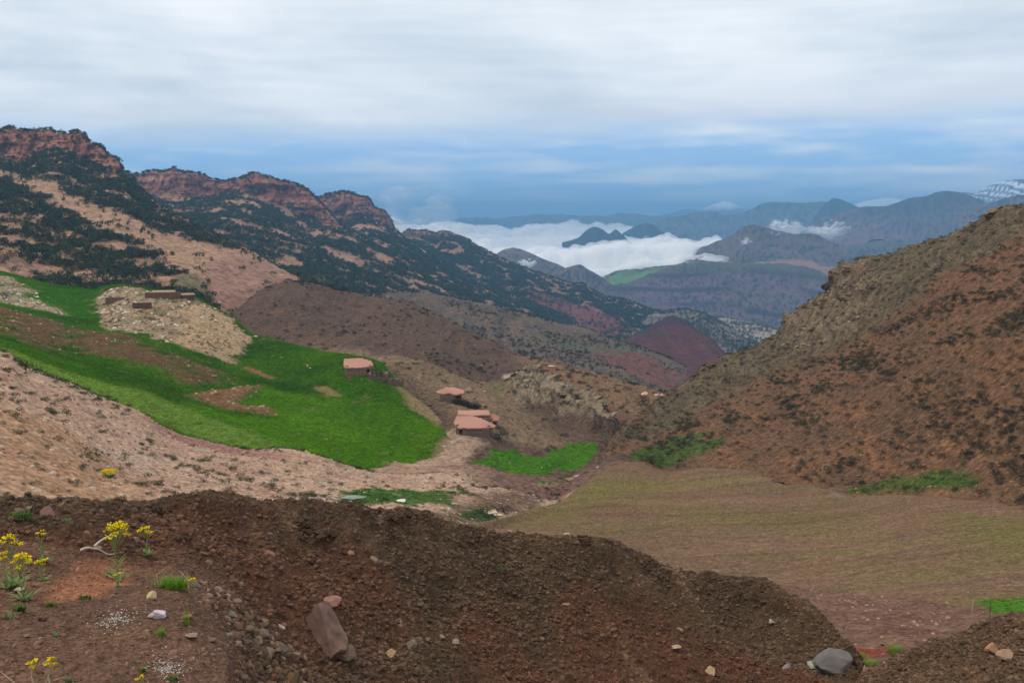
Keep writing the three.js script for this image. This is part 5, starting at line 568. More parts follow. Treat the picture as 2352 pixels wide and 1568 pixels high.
// the deck: tops a little under eye level far out, lower and ragged where it meets the near hills
const deckBase = d => -165 - 55 * Math.exp(-(((d - 8000) / 1300) ** 2)) + 75 * sstep(9500, 12000, d);
function deckHeight(x, z, d) { return deckBase(d) + 130 * (puffs(x / 1700, z / 1700, 1, 3) - 0.5) + 95 * (puffs(x / 520, z / 520, 4, 4) - 0.5) + 40 * fbm(x / 3600, z / 3600, 5, 2); }
const cloudSea = new THREE.Group(); cloudSea.name = 'cloud_sea'; cloudSea.userData = { label: 'white sea of cloud filling the lowlands between the mountains', category: 'cloud', kind: 'stuff' }; scene.add(cloudSea);
for (let s = 0; s < 3; s++) cloudSheet('cloud_layer', '', 400, 270, (u, v) => {
  const b = -17 + 33 * u, d = 4050 * Math.pow(14600 / 4050, v), x = d * Math.sin(b * RAD), z = -d * Math.cos(b * RAD);
  const near = 4560 + 380 * fbm(b / 4, 2, 3, 3) + 700 * sstep(-2, -7, b) + 120 * sstep(6, 11, b), front = sstep(near - 420, near + 300, d);
  const right = sstep(14.0, 12.0, b + 1.2 * fbm(d / 1500, b / 3, 3, 4) + 5 * sstep(6300, 8600, d)), left = sstep(-17, -10, b), far = sstep(14600, 12600, d + 800 * noise(b, 3));
  const body = Math.min(front, right, left, far), ragged = clamp(0.5 + 1.3 * fbm(x / 330, z / 330, 9 + s, 4) + 3.0 * (body - 0.42));
  return [x, deckHeight(x, z, d) - 150 * (1 - front) - 14 * s + 9 * s * noise(x / 110, z / 110, s), z, body < 0.01 ? 0 : ragged * [0.35, 0.65, 1][s]];
}, cloudSea);
// torn shreds of cloud clinging to the slopes
function wisp(label, x, y, z, w, h, tilt, dens) {
  const G = new THREE.Group(); G.name = numbered('cloud_wisp'); G.position.set(x, y, z); G.userData = { label, category: 'cloud', kind: 'stuff', group: 'wisps of cloud on the slopes' }; scene.add(G);
  for (let s = 0; s < 3; s++) cloudSheet('cloud_shred', '', 70, 34, (u, v) => {
    const a = u * 2 - 1, e = v * 2 - 1, r = Math.hypot(a, e), f = fbm(a * 2.4 + x, e * 2.4, s * 0.4 + z, 4), bulge = Math.sqrt(Math.max(0, 1 - Math.min(1, r * r)));
    return [a * w * (1 - 0.12 * s) + e * tilt * h, e * h * (1 - 0.12 * s) + 0.35 * h * f, bulge * h * (0.8 - 0.3 * s) + 0.5 * h * f, dens * clamp(1.5 * f + 1.25 * (1 - r) - 0.15)];
  }, G);
}
const atFrom = (b, t, d) => [d * Math.sin(b * RAD), EYE + t * d, -d * Math.cos(b * RAD)];
wisp('torn white cloud wisp on the left shoulder of the wooded mountain', ...atFrom(13.2, -0.030, 4860), 47, 67, -0.35, 0.75);
wisp('thin cloud wisp higher on the face of the wooded mountain', ...atFrom(14.3, -0.019, 4980), 63, 39, 0.5, 0.4);
wisp('long thin cloud wisp above the ochre bench', ...atFrom(14.4, -0.044, 4500), 106, 18, -0.4, 0.4);
wisp('small white cloud in the gap behind the wooded mountain', ...atFrom(15.2, -0.010, 5760), 128, 64, 0.2, 0.95);
wisp('torn cloud end climbing the foot of the violet mountain', ...atFrom(17.3, -0.012, 5820), 143, 68, 0.9, 0.85);
wisp('little cloud puff on the face of the grey violet peak', ...atFrom(0.85, -0.043, 3900), 47, 22, 0, 0.8);
wisp('faint cloud veil behind the last red cliff', ...atFrom(-6.2, -0.008, 3360), 308, 121, -0.6, 0.26);

// ---------------------------------------------------------------- scattering over the built ground
function scatter(name, tries, density, rowFrom = -0.3, rowTo = 99) {
  const G = GROUND[name], { nu, nv, pos, steps, L, N, col } = G, cum = [], cells = []; let sum = 0;
  for (let v = 0; v < nv - 1; v++) { const r = steps[v][0] + steps[v][1] - L.behind; if (r < rowFrom || r > rowTo) continue;
    for (let u = 0; u < nu - 1; u++) { const a = (v * nu + u) * 3, b = a + 3, c = a + nu * 3; sum += 0.5 * Math.hypot((pos[b + 1] - pos[a + 1]) * (pos[c + 2] - pos[a + 2]) - (pos[b + 2] - pos[a + 2]) * (pos[c + 1] - pos[a + 1]), (pos[b + 2] - pos[a + 2]) * (pos[c] - pos[a]) - (pos[b] - pos[a]) * (pos[c + 2] - pos[a + 2]), (pos[b] - pos[a]) * (pos[c + 1] - pos[a + 1]) - (pos[b + 1] - pos[a + 1]) * (pos[c] - pos[a])) * 2; cum.push(sum); cells.push(v * nu + u); } }
  const out = [];
  for (let i = 0; i < tries; i++) {
    const t = rnd() * sum; let lo = 0, hi = cum.length - 1; while (lo < hi) { const m = (lo + hi) >> 1; if (cum[m] < t) lo = m + 1; else hi = m; }
    const a = cells[lo] * 3, s = rnd(), w = rnd(), at = k => (pos[a + k] * (1 - s) + pos[a + 3 + k] * s) * (1 - w) + (pos[a + nu * 3 + k] * (1 - s) + pos[a + nu * 3 + 3 + k] * s) * w;
    const x = at(0), y = at(1), z = at(2), d = Math.hypot(x, z), st = steps[Math.floor(cells[lo] / nu)];
    const q = { x, y, z, d, b: Math.atan2(x, -z) / RAD, row: st[0] + st[1] - L.behind, ny: N[a + 1], nx: N[a], nz: N[a + 2], c: [col[a], col[a + 1], col[a + 2]] }; q.side = q.d * q.b * RAD;
    if (rnd() < density(q)) out.push(q);
  }
  return out;
}
const tint = (r, g, b) => new THREE.Color().setRGB(...C(r, g, b));
const plain = (r, g, b, o = {}) => new THREE.MeshPhysicalMaterial({ color: tint(r, g, b), roughness: 1, specularIntensity: 0.12, ...o });
const leafy = (r, g, b, o = {}) => new THREE.MeshPhysicalMaterial({ color: tint(r, g, b), roughness: 1, specularIntensity: 0.1, side: THREE.DoubleSide, ...o });
// a crown of n small leaf sprays filling lobed clumps
function foliage(n, lobes, leaf, flat = 1) {
  const p = [], L = []; for (let i = 0; i < lobes; i++) { const a = rr(0, 6.28), r = i ? rr(0.25, 0.6) : 0; L.push([Math.cos(a) * r, rr(0.35, 0.75) * flat, Math.sin(a) * r, rr(0.26, 0.45)]); }
  for (let i = 0; i < n; i++) {
    const l = L[i % lobes], u = rr(-1, 1), a = rr(0, 6.28), s = Math.sqrt(1 - u * u), rad = l[3] * Math.cbrt(rr(0.35, 1)), c = [l[0] + s * Math.cos(a) * rad, Math.max(0.02, l[1] + u * rad * 0.9 * flat), l[2] + s * Math.sin(a) * rad];
    const e = () => new THREE.Vector3(rr(-1, 1), rr(-1, 1), rr(-1, 1)).normalize().multiplyScalar(leaf * rr(0.6, 1.3)), A = e(), B = e();
    p.push(c[0] - A.x * 0.5, c[1] - A.y * 0.5, c[2] - A.z * 0.5, c[0] + A.x * 0.5, c[1] + A.y * 0.5, c[2] + A.z * 0.5, c[0] + B.x, c[1] + B.y, c[2] + B.z);
  }
  const g = new THREE.BufferGeometry(); g.setAttribute('position', new THREE.Float32BufferAttribute(p, 3)); g.computeVertexNormals(); return g;
}
function stone(detail, squash, bite) {                             // broken angular stone, about 1 across
  let g = new THREE.IcosahedronGeometry(0.5, detail); g.deleteAttribute('uv'); g.deleteAttribute('normal'); g = mergeVertices(g);
  const p = g.attributes.position, ox = rr(0, 99), cuts = []; for (let i = 0; i < bite; i++) { const v = new THREE.Vector3(rr(-1, 1), rr(-1, 1), rr(-1, 1)).normalize(); cuts.push([v, rr(0.24, 0.4)]); }
  for (let i = 0; i < p.count; i++) { const v = new THREE.Vector3().fromBufferAttribute(p, i); v.multiplyScalar(1 + 0.35 * noise(v.x * 2 + ox, v.y * 2, v.z * 2)); for (const [n, d] of cuts) { const k = v.dot(n) - d; if (k > 0) v.addScaledVector(n, -k * 0.92); } p.setXYZ(i, v.x * rr(0.97, 1.03), v.y * squash, v.z * rr(0.97, 1.03)); }
  g = g.toNonIndexed(); g.computeVertexNormals(); return g;
}
const STONES = [stone(1, 0.7, 5), stone(1, 0.55, 6), stone(1, 0.8, 5), stone(1, 0.45, 6)], CRUMBS = [stone(0, 0.7, 2), stone(0, 0.55, 2), stone(0, 0.9, 3)];
function mass(name, label, category, geos, material, items, colours) {   // what nobody could count: one object
  if (!items.length) return;
  const G = new THREE.Group(); G.name = numbered(name); G.userData = { label, category, kind: 'stuff' }; scene.add(G);
  geos.forEach((g, k) => {
    const list = items.filter((_, i) => i % geos.length === k), m = new THREE.InstancedMesh(g, material, list.length), M = new THREE.Matrix4(), Q = new THREE.Quaternion(), E = new THREE.Euler();
    list.forEach((q, i) => { E.set(q.tx || 0, q.turn ?? rr(0, 6.28), q.tz || 0); Q.setFromEuler(E); M.compose(new THREE.Vector3(q.x, q.y + (q.lift || 0), q.z), Q, new THREE.Vector3(q.sx || q.s, q.sy || q.s, q.sz || q.s)); m.setMatrixAt(i, M); if (colours === 'soil') { const f = rr(0.72, 1.35), w = 0.06 * rnd() * rnd() * rnd(); m.setColorAt(i, new THREE.Color(q.c[0] * f + w, q.c[1] * f + w, q.c[2] * f + w)); } else if (colours) { const c = colours[Math.floor(rnd() * colours.length)], f = rr(0.8, 1.2); m.setColorAt(i, new THREE.Color(c[0] * f, c[1] * f, c[2] * f)); } });
    m.name = name + '_part'; m.castShadow = m.receiveShadow = true; G.add(m);
  });
  return G;
}
const white = new THREE.MeshPhysicalMaterial({ color: 0xffffff, roughness: 1, specularIntensity: 0.12 }), whiteLeaf = leafy(255, 255, 255);
// the largest stand as things of their own, the rest as one mass
const third = (q, lo, hi) => ['left end', 'left half', 'middle', 'right half', 'right end'][Math.min(4, Math.floor((q.b - lo) / (hi - lo + 1e-6) * 5))];
function placed(items, label) { const b = items.map(q => q.b), lo = Math.min(...b), hi = Math.max(...b), r = items.map(q => q.d).sort((a, c) => a - c)[items.length >> 1]; return q => `${label}, ${q.d < r ? 'near' : 'far'} side, ${third(q, lo, hi)}`; }
function split(items, n) { const s = items.slice().sort((a, b) => b.s / b.d - a.s / a.d); return [s.slice(0, n), s.slice(n)]; }
function setThing(o, q, label, category, group) { o.position.set(q.x, q.y + (q.lift || 0), q.z); o.rotation.set(q.tx || 0, q.turn ?? rr(0, 6.28), q.tz || 0); o.scale.set(q.sx || q.s, q.sy || q.s, q.sz || q.s); o.userData = { label, category }; if (group) o.userData.group = group; scene.add(o); return o; }
function part(name, g, m, parent) { const o = new THREE.Mesh(g, m); o.name = name; o.castShadow = o.receiveShadow = true; parent.add(o); return o; }

// junipers and oaks of the mountain wall
const trunkGeo = (() => { const g = new THREE.CylinderGeometry(0.035, 0.07, 0.5, 6, 2); g.translate(0, 0.2, 0); const l1 = new THREE.CylinderGeometry(0.015, 0.035, 0.42, 5); l1.rotateZ(0.7); l1.translate(-0.12, 0.5, 0.02); const l2 = new THREE.CylinderGeometry(0.015, 0.035, 0.4, 5); l2.rotateZ(-0.6); l2.rotateY(1.1); l2.translate(0.05, 0.52, -0.09); return mergeGeometries([g, l1, l2]); })();
const CROWNS = [foliage(150, 7, 0.16), foliage(150, 5, 0.16), foliage(150, 9, 0.15)], FARCROWNS = [foliage(34, 5, 0.34), foliage(34, 4, 0.34), foliage(30, 6, 0.32)];
const treeTints = [C(66, 76, 54), C(58, 68, 52), C(76, 82, 56), C(56, 64, 50)];
const clumpy = (q, size, k) => clamp(0.5 + k * fbm(q.x / size, q.z / size, 3.3, 4));
const wood = scatter('scrub_mountain', 60000, q => {
  const band = patch('pale_band', q.x, q.z, 8, 14, 30), vio = patch('violet_spur', q.x, q.z, 8, 14, 30), olive = patch('olive_plot', q.x, q.z, 3, 3, 20);
  let k = sstep(0.36, 0.72, clumpy(q, 30, 1.7)) * 0.34 + 0.025; if (q.row > 0.95 && q.row < 2.2) k = Math.max(k, 0.27 * sstep(0.25, 0.6, clumpy(q, 36, 1.5))); if (q.row < 0.95) k = q.row < 0.2 ? 0.2 : 0.05;
  if (q.b > -19.5 && q.row < 1.5) k *= 0.5; k *= sstep(3.55, 3.0, q.row);
  return k * (1 - 0.95 * band) * (1 - 0.93 * vio) * (1 - olive);
}).map(q => ({ ...q, s: rr(2.2, 4.2) * (rnd() < 0.12 ? 1.3 : 1), lift: -0.25 }));
const [bigTrees, smallTrees] = split(wood, 300);
{
  const leaves = treeTints.map(c => new THREE.MeshPhysicalMaterial({ color: new THREE.Color(...c), roughness: 1, specularIntensity: 0.1, side: THREE.DoubleSide })), bark = plain(84, 70, 58);
  const protos = CROWNS.flatMap(g => leaves.slice(0, 2).map(m => { const o = new THREE.Group(); part('trunk', trunkGeo, bark, o); part('crown', g, m, o); return o; }));
  const say = placed(bigTrees, 'dark green juniper on the scrub slope'); bigTrees.forEach((q, i) => { const o = protos[i % protos.length].clone(); o.name = numbered('juniper_tree'); setThing(o, q, say(q), 'tree', 'junipers on the scrub slope'); });
}
mass('juniper_scrub', 'dark juniper scrub covering the upper slopes of the crag mountain', 'scrub', CROWNS.slice(0, 2).concat(FARCROWNS), whiteLeaf, smallTrees, treeTints);
const wallTints = [C(70, 80, 60), C(62, 72, 58), C(58, 68, 56), C(78, 82, 58)];
const ridgeWood = (name, tries, size, bare) => scatter(name, tries, q => { let k = q.row < 0.9 ? (q.row < 0.15 ? 0.3 : 0.07) : 0.5 * sstep(0.22, 0.6, clumpy(q, 42, 1.5)); return bare ? k * bare(q) : k; }).map(q => ({ ...q, s: rr(size * 0.6, size * 1.2), lift: -0.3 }));
mass('ridge_wood', 'dark wood below the long red cliff band', 'wood', FARCROWNS, whiteLeaf, ridgeWood('second_cliff_ridge', 42000, 5.2), wallTints);
mass('ridge_wood', 'dark wood on the ridge with the farthest red cliff', 'wood', FARCROWNS, whiteLeaf, ridgeWood('third_cliff_ridge', 42000, 5.8), wallTints);
mass('spur_wood', 'dark wood covering the long spur above the red gullies', 'wood', FARCROWNS, whiteLeaf, ridgeWood('long_spur', 75000, 6.2, q => (1 - 0.85 * Math.max(patch('red_gully', q.x, q.z, 12, 30, 60), patch('red_gully_b', q.x, q.z, 12, 40, 60))) * (1 - patch('olive_strip', q.x, q.z, 10, 30, 60)) * sstep(2.95, 2.4, q.row)), wallTints);
mass('slope_scrub', 'scattered dark shrubs on the grey slope above the red soil', 'scrub', FARCROWNS, whiteLeaf, scatter('grey_slope', 9000, q => 0.5 * sstep(0.3, 0.6, clumpy(q, 60, 1.2)) * (1 - 0.8 * patch('red_soil', q.x, q.z, 10, 20, 50))).map(q => ({ ...q, s: rr(0.9, 2.6) })), [C(62, 66, 56), C(54, 58, 50), C(78, 76, 66)]);
mass('slope_scrub', 'scattered dark shrubs on the grey hill behind the red cone', 'scrub', FARCROWNS, whiteLeaf, scatter('grey_hill', 9000, q => 0.6 * sstep(0.25, 0.6, clumpy(q, 90, 1.2))).map(q => ({ ...q, s: rr(2, 4.5) })), wallTints);
mass('slope_scrub', 'dark shrubs dotting the pale stony valley floor', 'scrub', FARCROWNS, whiteLeaf, scatter('pale_valley', 5000, q => 0.6 * sstep(0.3, 0.6, clumpy(q, 120, 1.2))).map(q => ({ ...q, s: rr(3, 6) })), wallTints);

// low cushion shrubs
const CUSHIONS = [foliage(170, 9, 0.13, 0.75), foliage(170, 7, 0.13, 0.7), foliage(150, 10, 0.14, 0.65)];
function shrubs(items, n, name, label, group, tints, restName, restLabel) {
  const [big, rest] = split(items, n), mats = tints.map(c => new THREE.MeshPhysicalMaterial({ color: new THREE.Color(...c), roughness: 1, specularIntensity: 0.1, side: THREE.DoubleSide }));
  const say = placed(big, label); big.forEach((q, i) => { const o = new THREE.Mesh(CUSHIONS[i % 3], mats[i % mats.length]); o.castShadow = o.receiveShadow = true; o.name = numbered(name); setThing(o, q, say(q), 'shrub', group); });
  mass(restName, restLabel, 'scrub', CUSHIONS, whiteLeaf, rest, tints);
}
shrubs(scatter('pink_slope', 5200, q => { const g = Math.max(patch('valley_green', q.x, q.z), patch('valley_soil', q.x, q.z)); return (0.06 + 0.3 * sstep(0.5, 0.75, clumpy(q, 14, 1.4))) * (1 - g) * sstep(0.02, 0.12, q.row); }, 0, 3.2).map(q => ({ ...q, s: rr(0.3, 0.95) * (q.d < 90 ? 0.75 : 1), lift: -0.08 })), 110, 'cushion_shrub', 'dark green cushion shrub on the pinkish slope', 'cushion shrubs on the pinkish slope', [C(66, 76, 46), C(56, 66, 44), C(74, 82, 54)], 'low_scrub', 'small green tufts sprinkled over the pinkish slope');
shrubs(scatter('stony_hill', 26000, q => { const dk = patch('dark_scrub', q.x, q.z, 6, 10, 14), sp = patch('grey_spur', q.x, q.z, 6, 8, 14); const c = clumpy(q, 16, 1.5), streak = clumpy({ x: q.side * 2.2, z: q.d * 0.5 }, 16, 1.4); return Math.max(0.7 * dk * sstep(0.35, 0.6, c), 0.4 * sstep(0.62, 0.85, streak) * (1 - sp) + 0.07, 0.13 * sp * sstep(0.5, 0.8, c)); }, 0.02, 4.2).map(q => ({ ...q, s: rr(0.5, 1.35), lift: -0.1 })), 120, 'cushion_shrub', 'dark cushion shrub on the orange stony hill', 'cushion shrubs on the stony hill', [C(76, 74, 56), C(64, 64, 50), C(84, 80, 60)], 'hill_scrub', 'dark low scrub streaking the orange stony hill');
shrubs(scatter('brown_hill', 5000, q => { const no = Math.max(patch('lower_barley', q.x, q.z), patch('hut_dirt', q.x, q.z)); return (0.1 + 0.25 * sstep(0.55, 0.8, clumpy(q, 30, 1.4)) + 0.25 * patch('orange_spur', q.x, q.z, 8, 10, 25)) * (1 - no) * sstep(3.4, 2.6, q.row); }, 0.02).map(q => ({ ...q, s: rr(0.4, 1.4) * (q.d > 350 ? 1.3 : 1), lift: -0.1 })), 40, 'cushion_shrub', 'small dark shrub on the brown hill', 'shrubs on the brown hill', [C(60, 62, 48), C(52, 54, 44), C(70, 70, 54)], 'hill_scrub', 'fine dark shrubs dotting the bare brown hill');
shrubs(scatter('green_terraces', 9000, q => patch('knoll', q.x, q.z, 3, 4, 9) * (0.1 + 0.5 * sstep(0.5, 0.75, clumpy(q, 9, 1.4))) + 0.12 * patch('stony_corner', q.x, q.z, 3, 5, 9)).map(q => ({ ...q, s: rr(0.4, 1.0), lift: -0.08 })), 30, 'cushion_shrub', 'tiny dark shrub on the stony knoll', 'shrubs on the stony knoll', [C(72, 74, 50), C(58, 62, 44), C(88, 86, 60)], 'knoll_scrub', 'low dark scrub speckling the pale stony knoll');

// stones
function stones(items, n, name, label, group, cols, restName, restLabel, geos = STONES, rest2 = cols) {
  items.forEach(q => { q.tx = rr(-0.4, 0.4); q.tz = rr(-0.4, 0.4); const f = rr(0.75, 1.25); q.sx = q.s * f; q.sy = q.s * rr(0.8, 1.1); q.sz = q.s / f; });
  const [big, rest] = split(items, n), mats = cols.map(c => new THREE.MeshPhysicalMaterial({ color: new THREE.Color(...c), roughness: 1, specularIntensity: 0.12 }));
  const say = placed(big, label); big.forEach((q, i) => { const o = new THREE.Mesh(STONES[i % STONES.length], mats[i % mats.length]); o.castShadow = o.receiveShadow = true; o.name = numbered(name); setThing(o, q, say(q), 'stone', group); });
  mass(restName, restLabel, 'stones', geos, white, rest, rest2);
}
const tanStone = [C(168, 138, 108), C(150, 118, 90), C(186, 160, 132), C(134, 104, 82)], paleStone = [C(196, 178, 154), C(178, 158, 132), C(206, 192, 172)], rustStone = [C(142, 100, 70), C(128, 90, 64), C(156, 116, 84), C(114, 84, 64)], umberStone = [C(112, 90, 70), C(96, 78, 62), C(128, 106, 84), C(138, 118, 98), C(86, 70, 58)];
stones(scatter('green_terraces', 26000, q => { const b = patch('rock_band', q.x, q.z, 3, 7, 12), w = patch('terrace_wall', q.x, q.z, 1.5, 2, 6); return Math.max(0.32 * b * sstep(0.4, 0.75, clumpy(q, 10, 1.4)), 0.5 * w, 0.006); }).map(q => ({ ...q, s: 0.22 + 0.9 * Math.pow(rnd(), 3), lift: 0.02 })), 140, 'field_stone', 'tan stone in the barley terraces', 'stones in the barley terraces', tanStone, 'field_rubble', 'small tan stones strewn over the barley terraces');
stones(scatter('green_terraces', 30000, q => { const k = patch('knoll', q.x, q.z, 2, 4, 9) * (1 - 0.7 * patch('knoll_cone', q.x, q.z, 4, 6, 10)); return Math.max(0.7 * k * sstep(0.35, 0.7, clumpy(q, 8, 1.4)), 0.3 * patch('stony_corner', q.x, q.z, 3, 6, 9)); }).map(q => ({ ...q, s: 0.25 + 1.5 * Math.pow(rnd(), 3.5) })), 120, 'pale_stone', 'pale stone on the ruin knoll', 'stones on the ruin knoll', paleStone, 'knoll_rubble', 'pale rubble strewn around the ruins on the knoll');
stones(scatter('pink_slope', 45000, q => 0.3 * (0.3 + sstep(0.4, 0.8, clumpy(q, 6, 1.4))) * (1 - 0.85 * patch('valley_green', q.x, q.z)), 0.02, 3.3).map(q => ({ ...q, s: 0.06 + 0.42 * Math.pow(rnd(), 4) })), 80, 'slope_stone', 'pinkish stone on the bare slope', 'stones on the pinkish slope', [C(178, 148, 124), C(150, 116, 94), C(196, 174, 152), C(122, 92, 74)], 'slope_gravel', 'fine pinkish stones strewn over the bare slope', CRUMBS);
stones(scatter('stony_hill', 90000, q => { const sp = patch('grey_spur', q.x, q.z, 6, 8, 14); return 0.55 * (0.3 + 0.7 * sstep(0.3, 0.7, clumpy(q, 12, 1.4))) * (1 - 0.5 * sp) * (1 - 0.8 * Math.max(patch('toe_grass', q.x, q.z), patch('toe_grass_b', q.x, q.z))); }, 0, 4.2).map(q => ({ ...q, s: 0.14 + 0.6 * Math.pow(rnd(), 4) })), 150, 'hill_stone', 'rust coloured stone on the stony hill', 'stones on the stony hill', rustStone, 'hill_scree', 'orange scree covering the steep stony hill', CRUMBS, 'soil');
stones(scatter('stony_hill', 5000, q => 0.6 * patch('tan_rocks', q.x, q.z, 4, 8, 12) * sstep(0.4, 0.7, clumpy(q, 9, 1.4)), 0.02, 3).map(q => ({ ...q, s: 0.4 + 1.8 * Math.pow(rnd(), 2.5), lift: -0.1 })), 100, 'crag_stone', 'grey-tan block on the rocky nose', 'blocks on the rocky nose', [C(134, 116, 94), C(110, 94, 76), C(150, 132, 108)], 'crag_rubble', 'grey-tan broken rock on the nose of the stony hill');
stones(scatter('brown_hill', 9000, q => 0.5 * patch('hut_slope', q.x, q.z, 5, 8, 14) * sstep(0.35, 0.8, clumpy(q, 9, 1.4)) + 0.5 * patch('outcrop', q.x, q.z, 3, 5, 9) + 0.03).map(q => ({ ...q, s: 0.15 + 0.8 * Math.pow(rnd(), 4) })), 60, 'slope_stone', 'tan stone on the slope round the huts', 'stones around the huts', tanStone, 'slope_gravel', 'small tan stones on the dry slope around the huts');
stones(scatter('ploughed_field', 42000, q => { const r = patch('rubble', q.x, q.z, 1, 2, 5); return Math.max(0.75 * r, 0.16); }, 0.05, 5).map(q => ({ ...q, s: (q.d < 85 ? 0.04 + 0.36 * Math.pow(rnd(), 7) : 0.07 + 0.22 * Math.pow(rnd(), 4)) })), 150, 'rubble_stone', 'brownish stone in the rubble by the ploughed field', 'stones in the rubble by the field', [C(136, 110, 92), C(120, 94, 78), C(156, 132, 112), C(104, 82, 68)], 'field_gravel', 'small stones strewn over the ploughed field and its rubble edge', CRUMBS);

// ---------------------------------------------------------------- farm huts of stone and mud, pens and ruins
const onGround = (land, x, z, sink = 0) => groundAt(land, x, z) - sink;
const wallMat = rough(), mudMat = rough({ bumpMap: tiled(grainHigh, 6), bumpScale: 0.04 });
// a wall of piled stones: length along x, foot at y = -sink, uneven faces and top
function stoneWall(len, high, thick, sink, base, alt, bumpy = 0.09) {
  const g = new THREE.BoxGeometry(len, high + sink, thick, Math.max(4, Math.round(len / 0.28)), Math.max(4, Math.round((high + sink) / 0.28)), 2); g.translate(0, (high + sink) / 2 - sink, 0);
  const p = g.attributes.position, o = rr(0, 50), c = new Float32Array(p.count * 3);
  for (let i = 0; i < p.count; i++) { const x = p.getX(i), y = p.getY(i), z = p.getZ(i); p.setXYZ(i, x + bumpy * noise(x * 2 + o, y * 2, z * 2), y + bumpy * 0.8 * noise(x * 2.4, y * 2.4 + o, z), z + bumpy * 1.3 * noise(x * 2.6, y * 2.6, z + o)); const k = base.slice(); mixc(k, alt, clamp(0.5 + 1.3 * noise(x * 3.1 + o, y * 3.3, z * 3))); const f = 1 + 0.35 * noise(x * 6, y * 6, z * 6 + o); c.set([k[0] * f, k[1] * f, k[2] * f], i * 3); }
  g.setAttribute('color', new THREE.BufferAttribute(c, 3)); g.computeVertexNormals(); return g;
}
// a flat mud roof with a worn, rounded rim; outline in x, z
function mudRoof(outline, thick, col, alt) {
  const pts = []; outline.forEach((a, i) => { const b = outline[(i + 1) % outline.length], n = Math.max(2, Math.round(Math.hypot(b[0] - a[0], b[1] - a[1]) / 0.5)); for (let k = 0; k < n; k++) { const t = k / n, x = a[0] + (b[0] - a[0]) * t, z = a[1] + (b[1] - a[1]) * t; pts.push(new THREE.Vector2(x + 0.34 * noise(x * 1.3, z * 1.3, 5), -z + 0.34 * noise(x * 1.3, z * 1.3, 9))); } });
  let g = new THREE.ExtrudeGeometry(new THREE.Shape(pts), { depth: thick - 0.16, bevelEnabled: true, bevelThickness: 0.08, bevelSize: 0.1, bevelSegments: 2, steps: 1 }); g.deleteAttribute('uv'); g.rotateX(-Math.PI / 2);
  const p = g.attributes.position, c = new Float32Array(p.count * 3);
  for (let i = 0; i < p.count; i++) { const x = p.getX(i), y = p.getY(i), z = p.getZ(i), k = col.slice(); mixc(k, alt, clamp(0.5 + 1.2 * fbm(x * 0.7, y, z * 0.7, 3))); c.set(k, i * 3); p.setY(i, y + 0.06 * noise(x, z, 2)); }
  g.setAttribute('color', new THREE.BufferAttribute(c, 3)); g.computeVertexNormals(); return g;
}
const beamGeo = new THREE.CylinderGeometry(0.06, 0.07, 0.9, 7); beamGeo.rotateX(Math.PI / 2);
const timber = plain(92, 74, 58), stake = plain(120, 102, 84);
const mudPink = C(160, 114, 100), mudPale = C(178, 136, 118), wallBrown = C(148, 120, 100), wallDark = C(110, 88, 76), wallGrey = C(128, 114, 102);
// w wide, dp deep, walls hf at the front and hb at the back; openings as [x, width, head height] in the front wall
function hut(name, label, spot, land, turn, w, dp, hf, hb, roofOut, openings, group, cols = [wallBrown, wallDark], roofCols = [mudPink, mudPale]) {
  const o = new THREE.Group(); o.name = name; o.position.set(spot[0], onGround(land, spot[0], spot[1]), spot[1]); o.rotation.y = turn; o.userData = { label, category: 'hut', group }; scene.add(o);
  const sink = 1.6, put = (n, g, x, y, z, ry = 0, m = wallMat, parent = o) => { const q = part(n, g, m, parent); q.position.set(x, y, z); q.rotation.y = ry; return q; };
  const ops = openings.slice().sort((a, b) => a[0] - b[0]); let left = -w / 2;
  for (const [x, ow, head] of ops) { const l = x - ow / 2 - left; if (l > 0.15) put('front_wall', stoneWall(l, hf, 0.5, sink, ...cols), left + l / 2, 0, dp / 2); put('lintel_wall', stoneWall(ow + 0.1, Math.max(0.25, hf - head), 0.46, 0, ...cols), x, head, dp / 2); put('threshold', stoneWall(ow + 0.1, 0.08, 0.46, sink, ...cols), x, 0, dp / 2); const jamb = put('door_post', new THREE.CylinderGeometry(0.06, 0.07, head, 6), x - ow / 2 + 0.08, head / 2, dp / 2 + 0.12, 0, timber); jamb.clone && put('door_post', jamb.geometry, x + ow / 2 - 0.08, head / 2, dp / 2 + 0.12, 0, timber); left = x + ow / 2; }
  if (w / 2 - left > 0.15) put('front_wall', stoneWall(w / 2 - left, hf, 0.5, sink, ...cols), (w / 2 + left) / 2, 0, dp / 2);
  const hm = (hf + hb) / 2; put('side_wall', stoneWall(dp - 0.5, hm, 0.5, sink, ...cols), -w / 2 + 0.25, 0, 0, Math.PI / 2); put('side_wall', stoneWall(dp - 0.5, hm, 0.5, sink, ...cols), w / 2 - 0.25, 0, 0, Math.PI / 2); put('back_wall', stoneWall(w, hb, 0.5, sink, ...cols), 0, 0, -dp / 2);
  const tilt = Math.atan2(hb - hf, dp), roof = put('roof', mudRoof(roofOut, 0.42, ...roofCols), 0, hm + 0.06, 0, 0, mudMat); roof.rotation.set(tilt, 0, 0);
  for (let x = -w / 2 + 0.5; x < w / 2; x += 1.15) { const b = put('roof_beam', beamGeo, x + rr(-0.15, 0.15), hf - 0.02, dp / 2 + 0.3, 0, timber); b.rotation.x = tilt; }
  return o;
}
const face = ([x, z]) => Math.atan2(-x, -z);                        // turned to look back up the valley
const jig = (w, d, k = 0.5) => [[-w / 2 - k, -d / 2 - k], [w / 2 + k * 0.6, -d / 2 - k * 0.8], [w / 2 + k, d / 2 + k * 0.4], [w * 0.12, d / 2 + k * 1.3], [-w / 2 - k * 0.9, d / 2 + k * 0.6]];
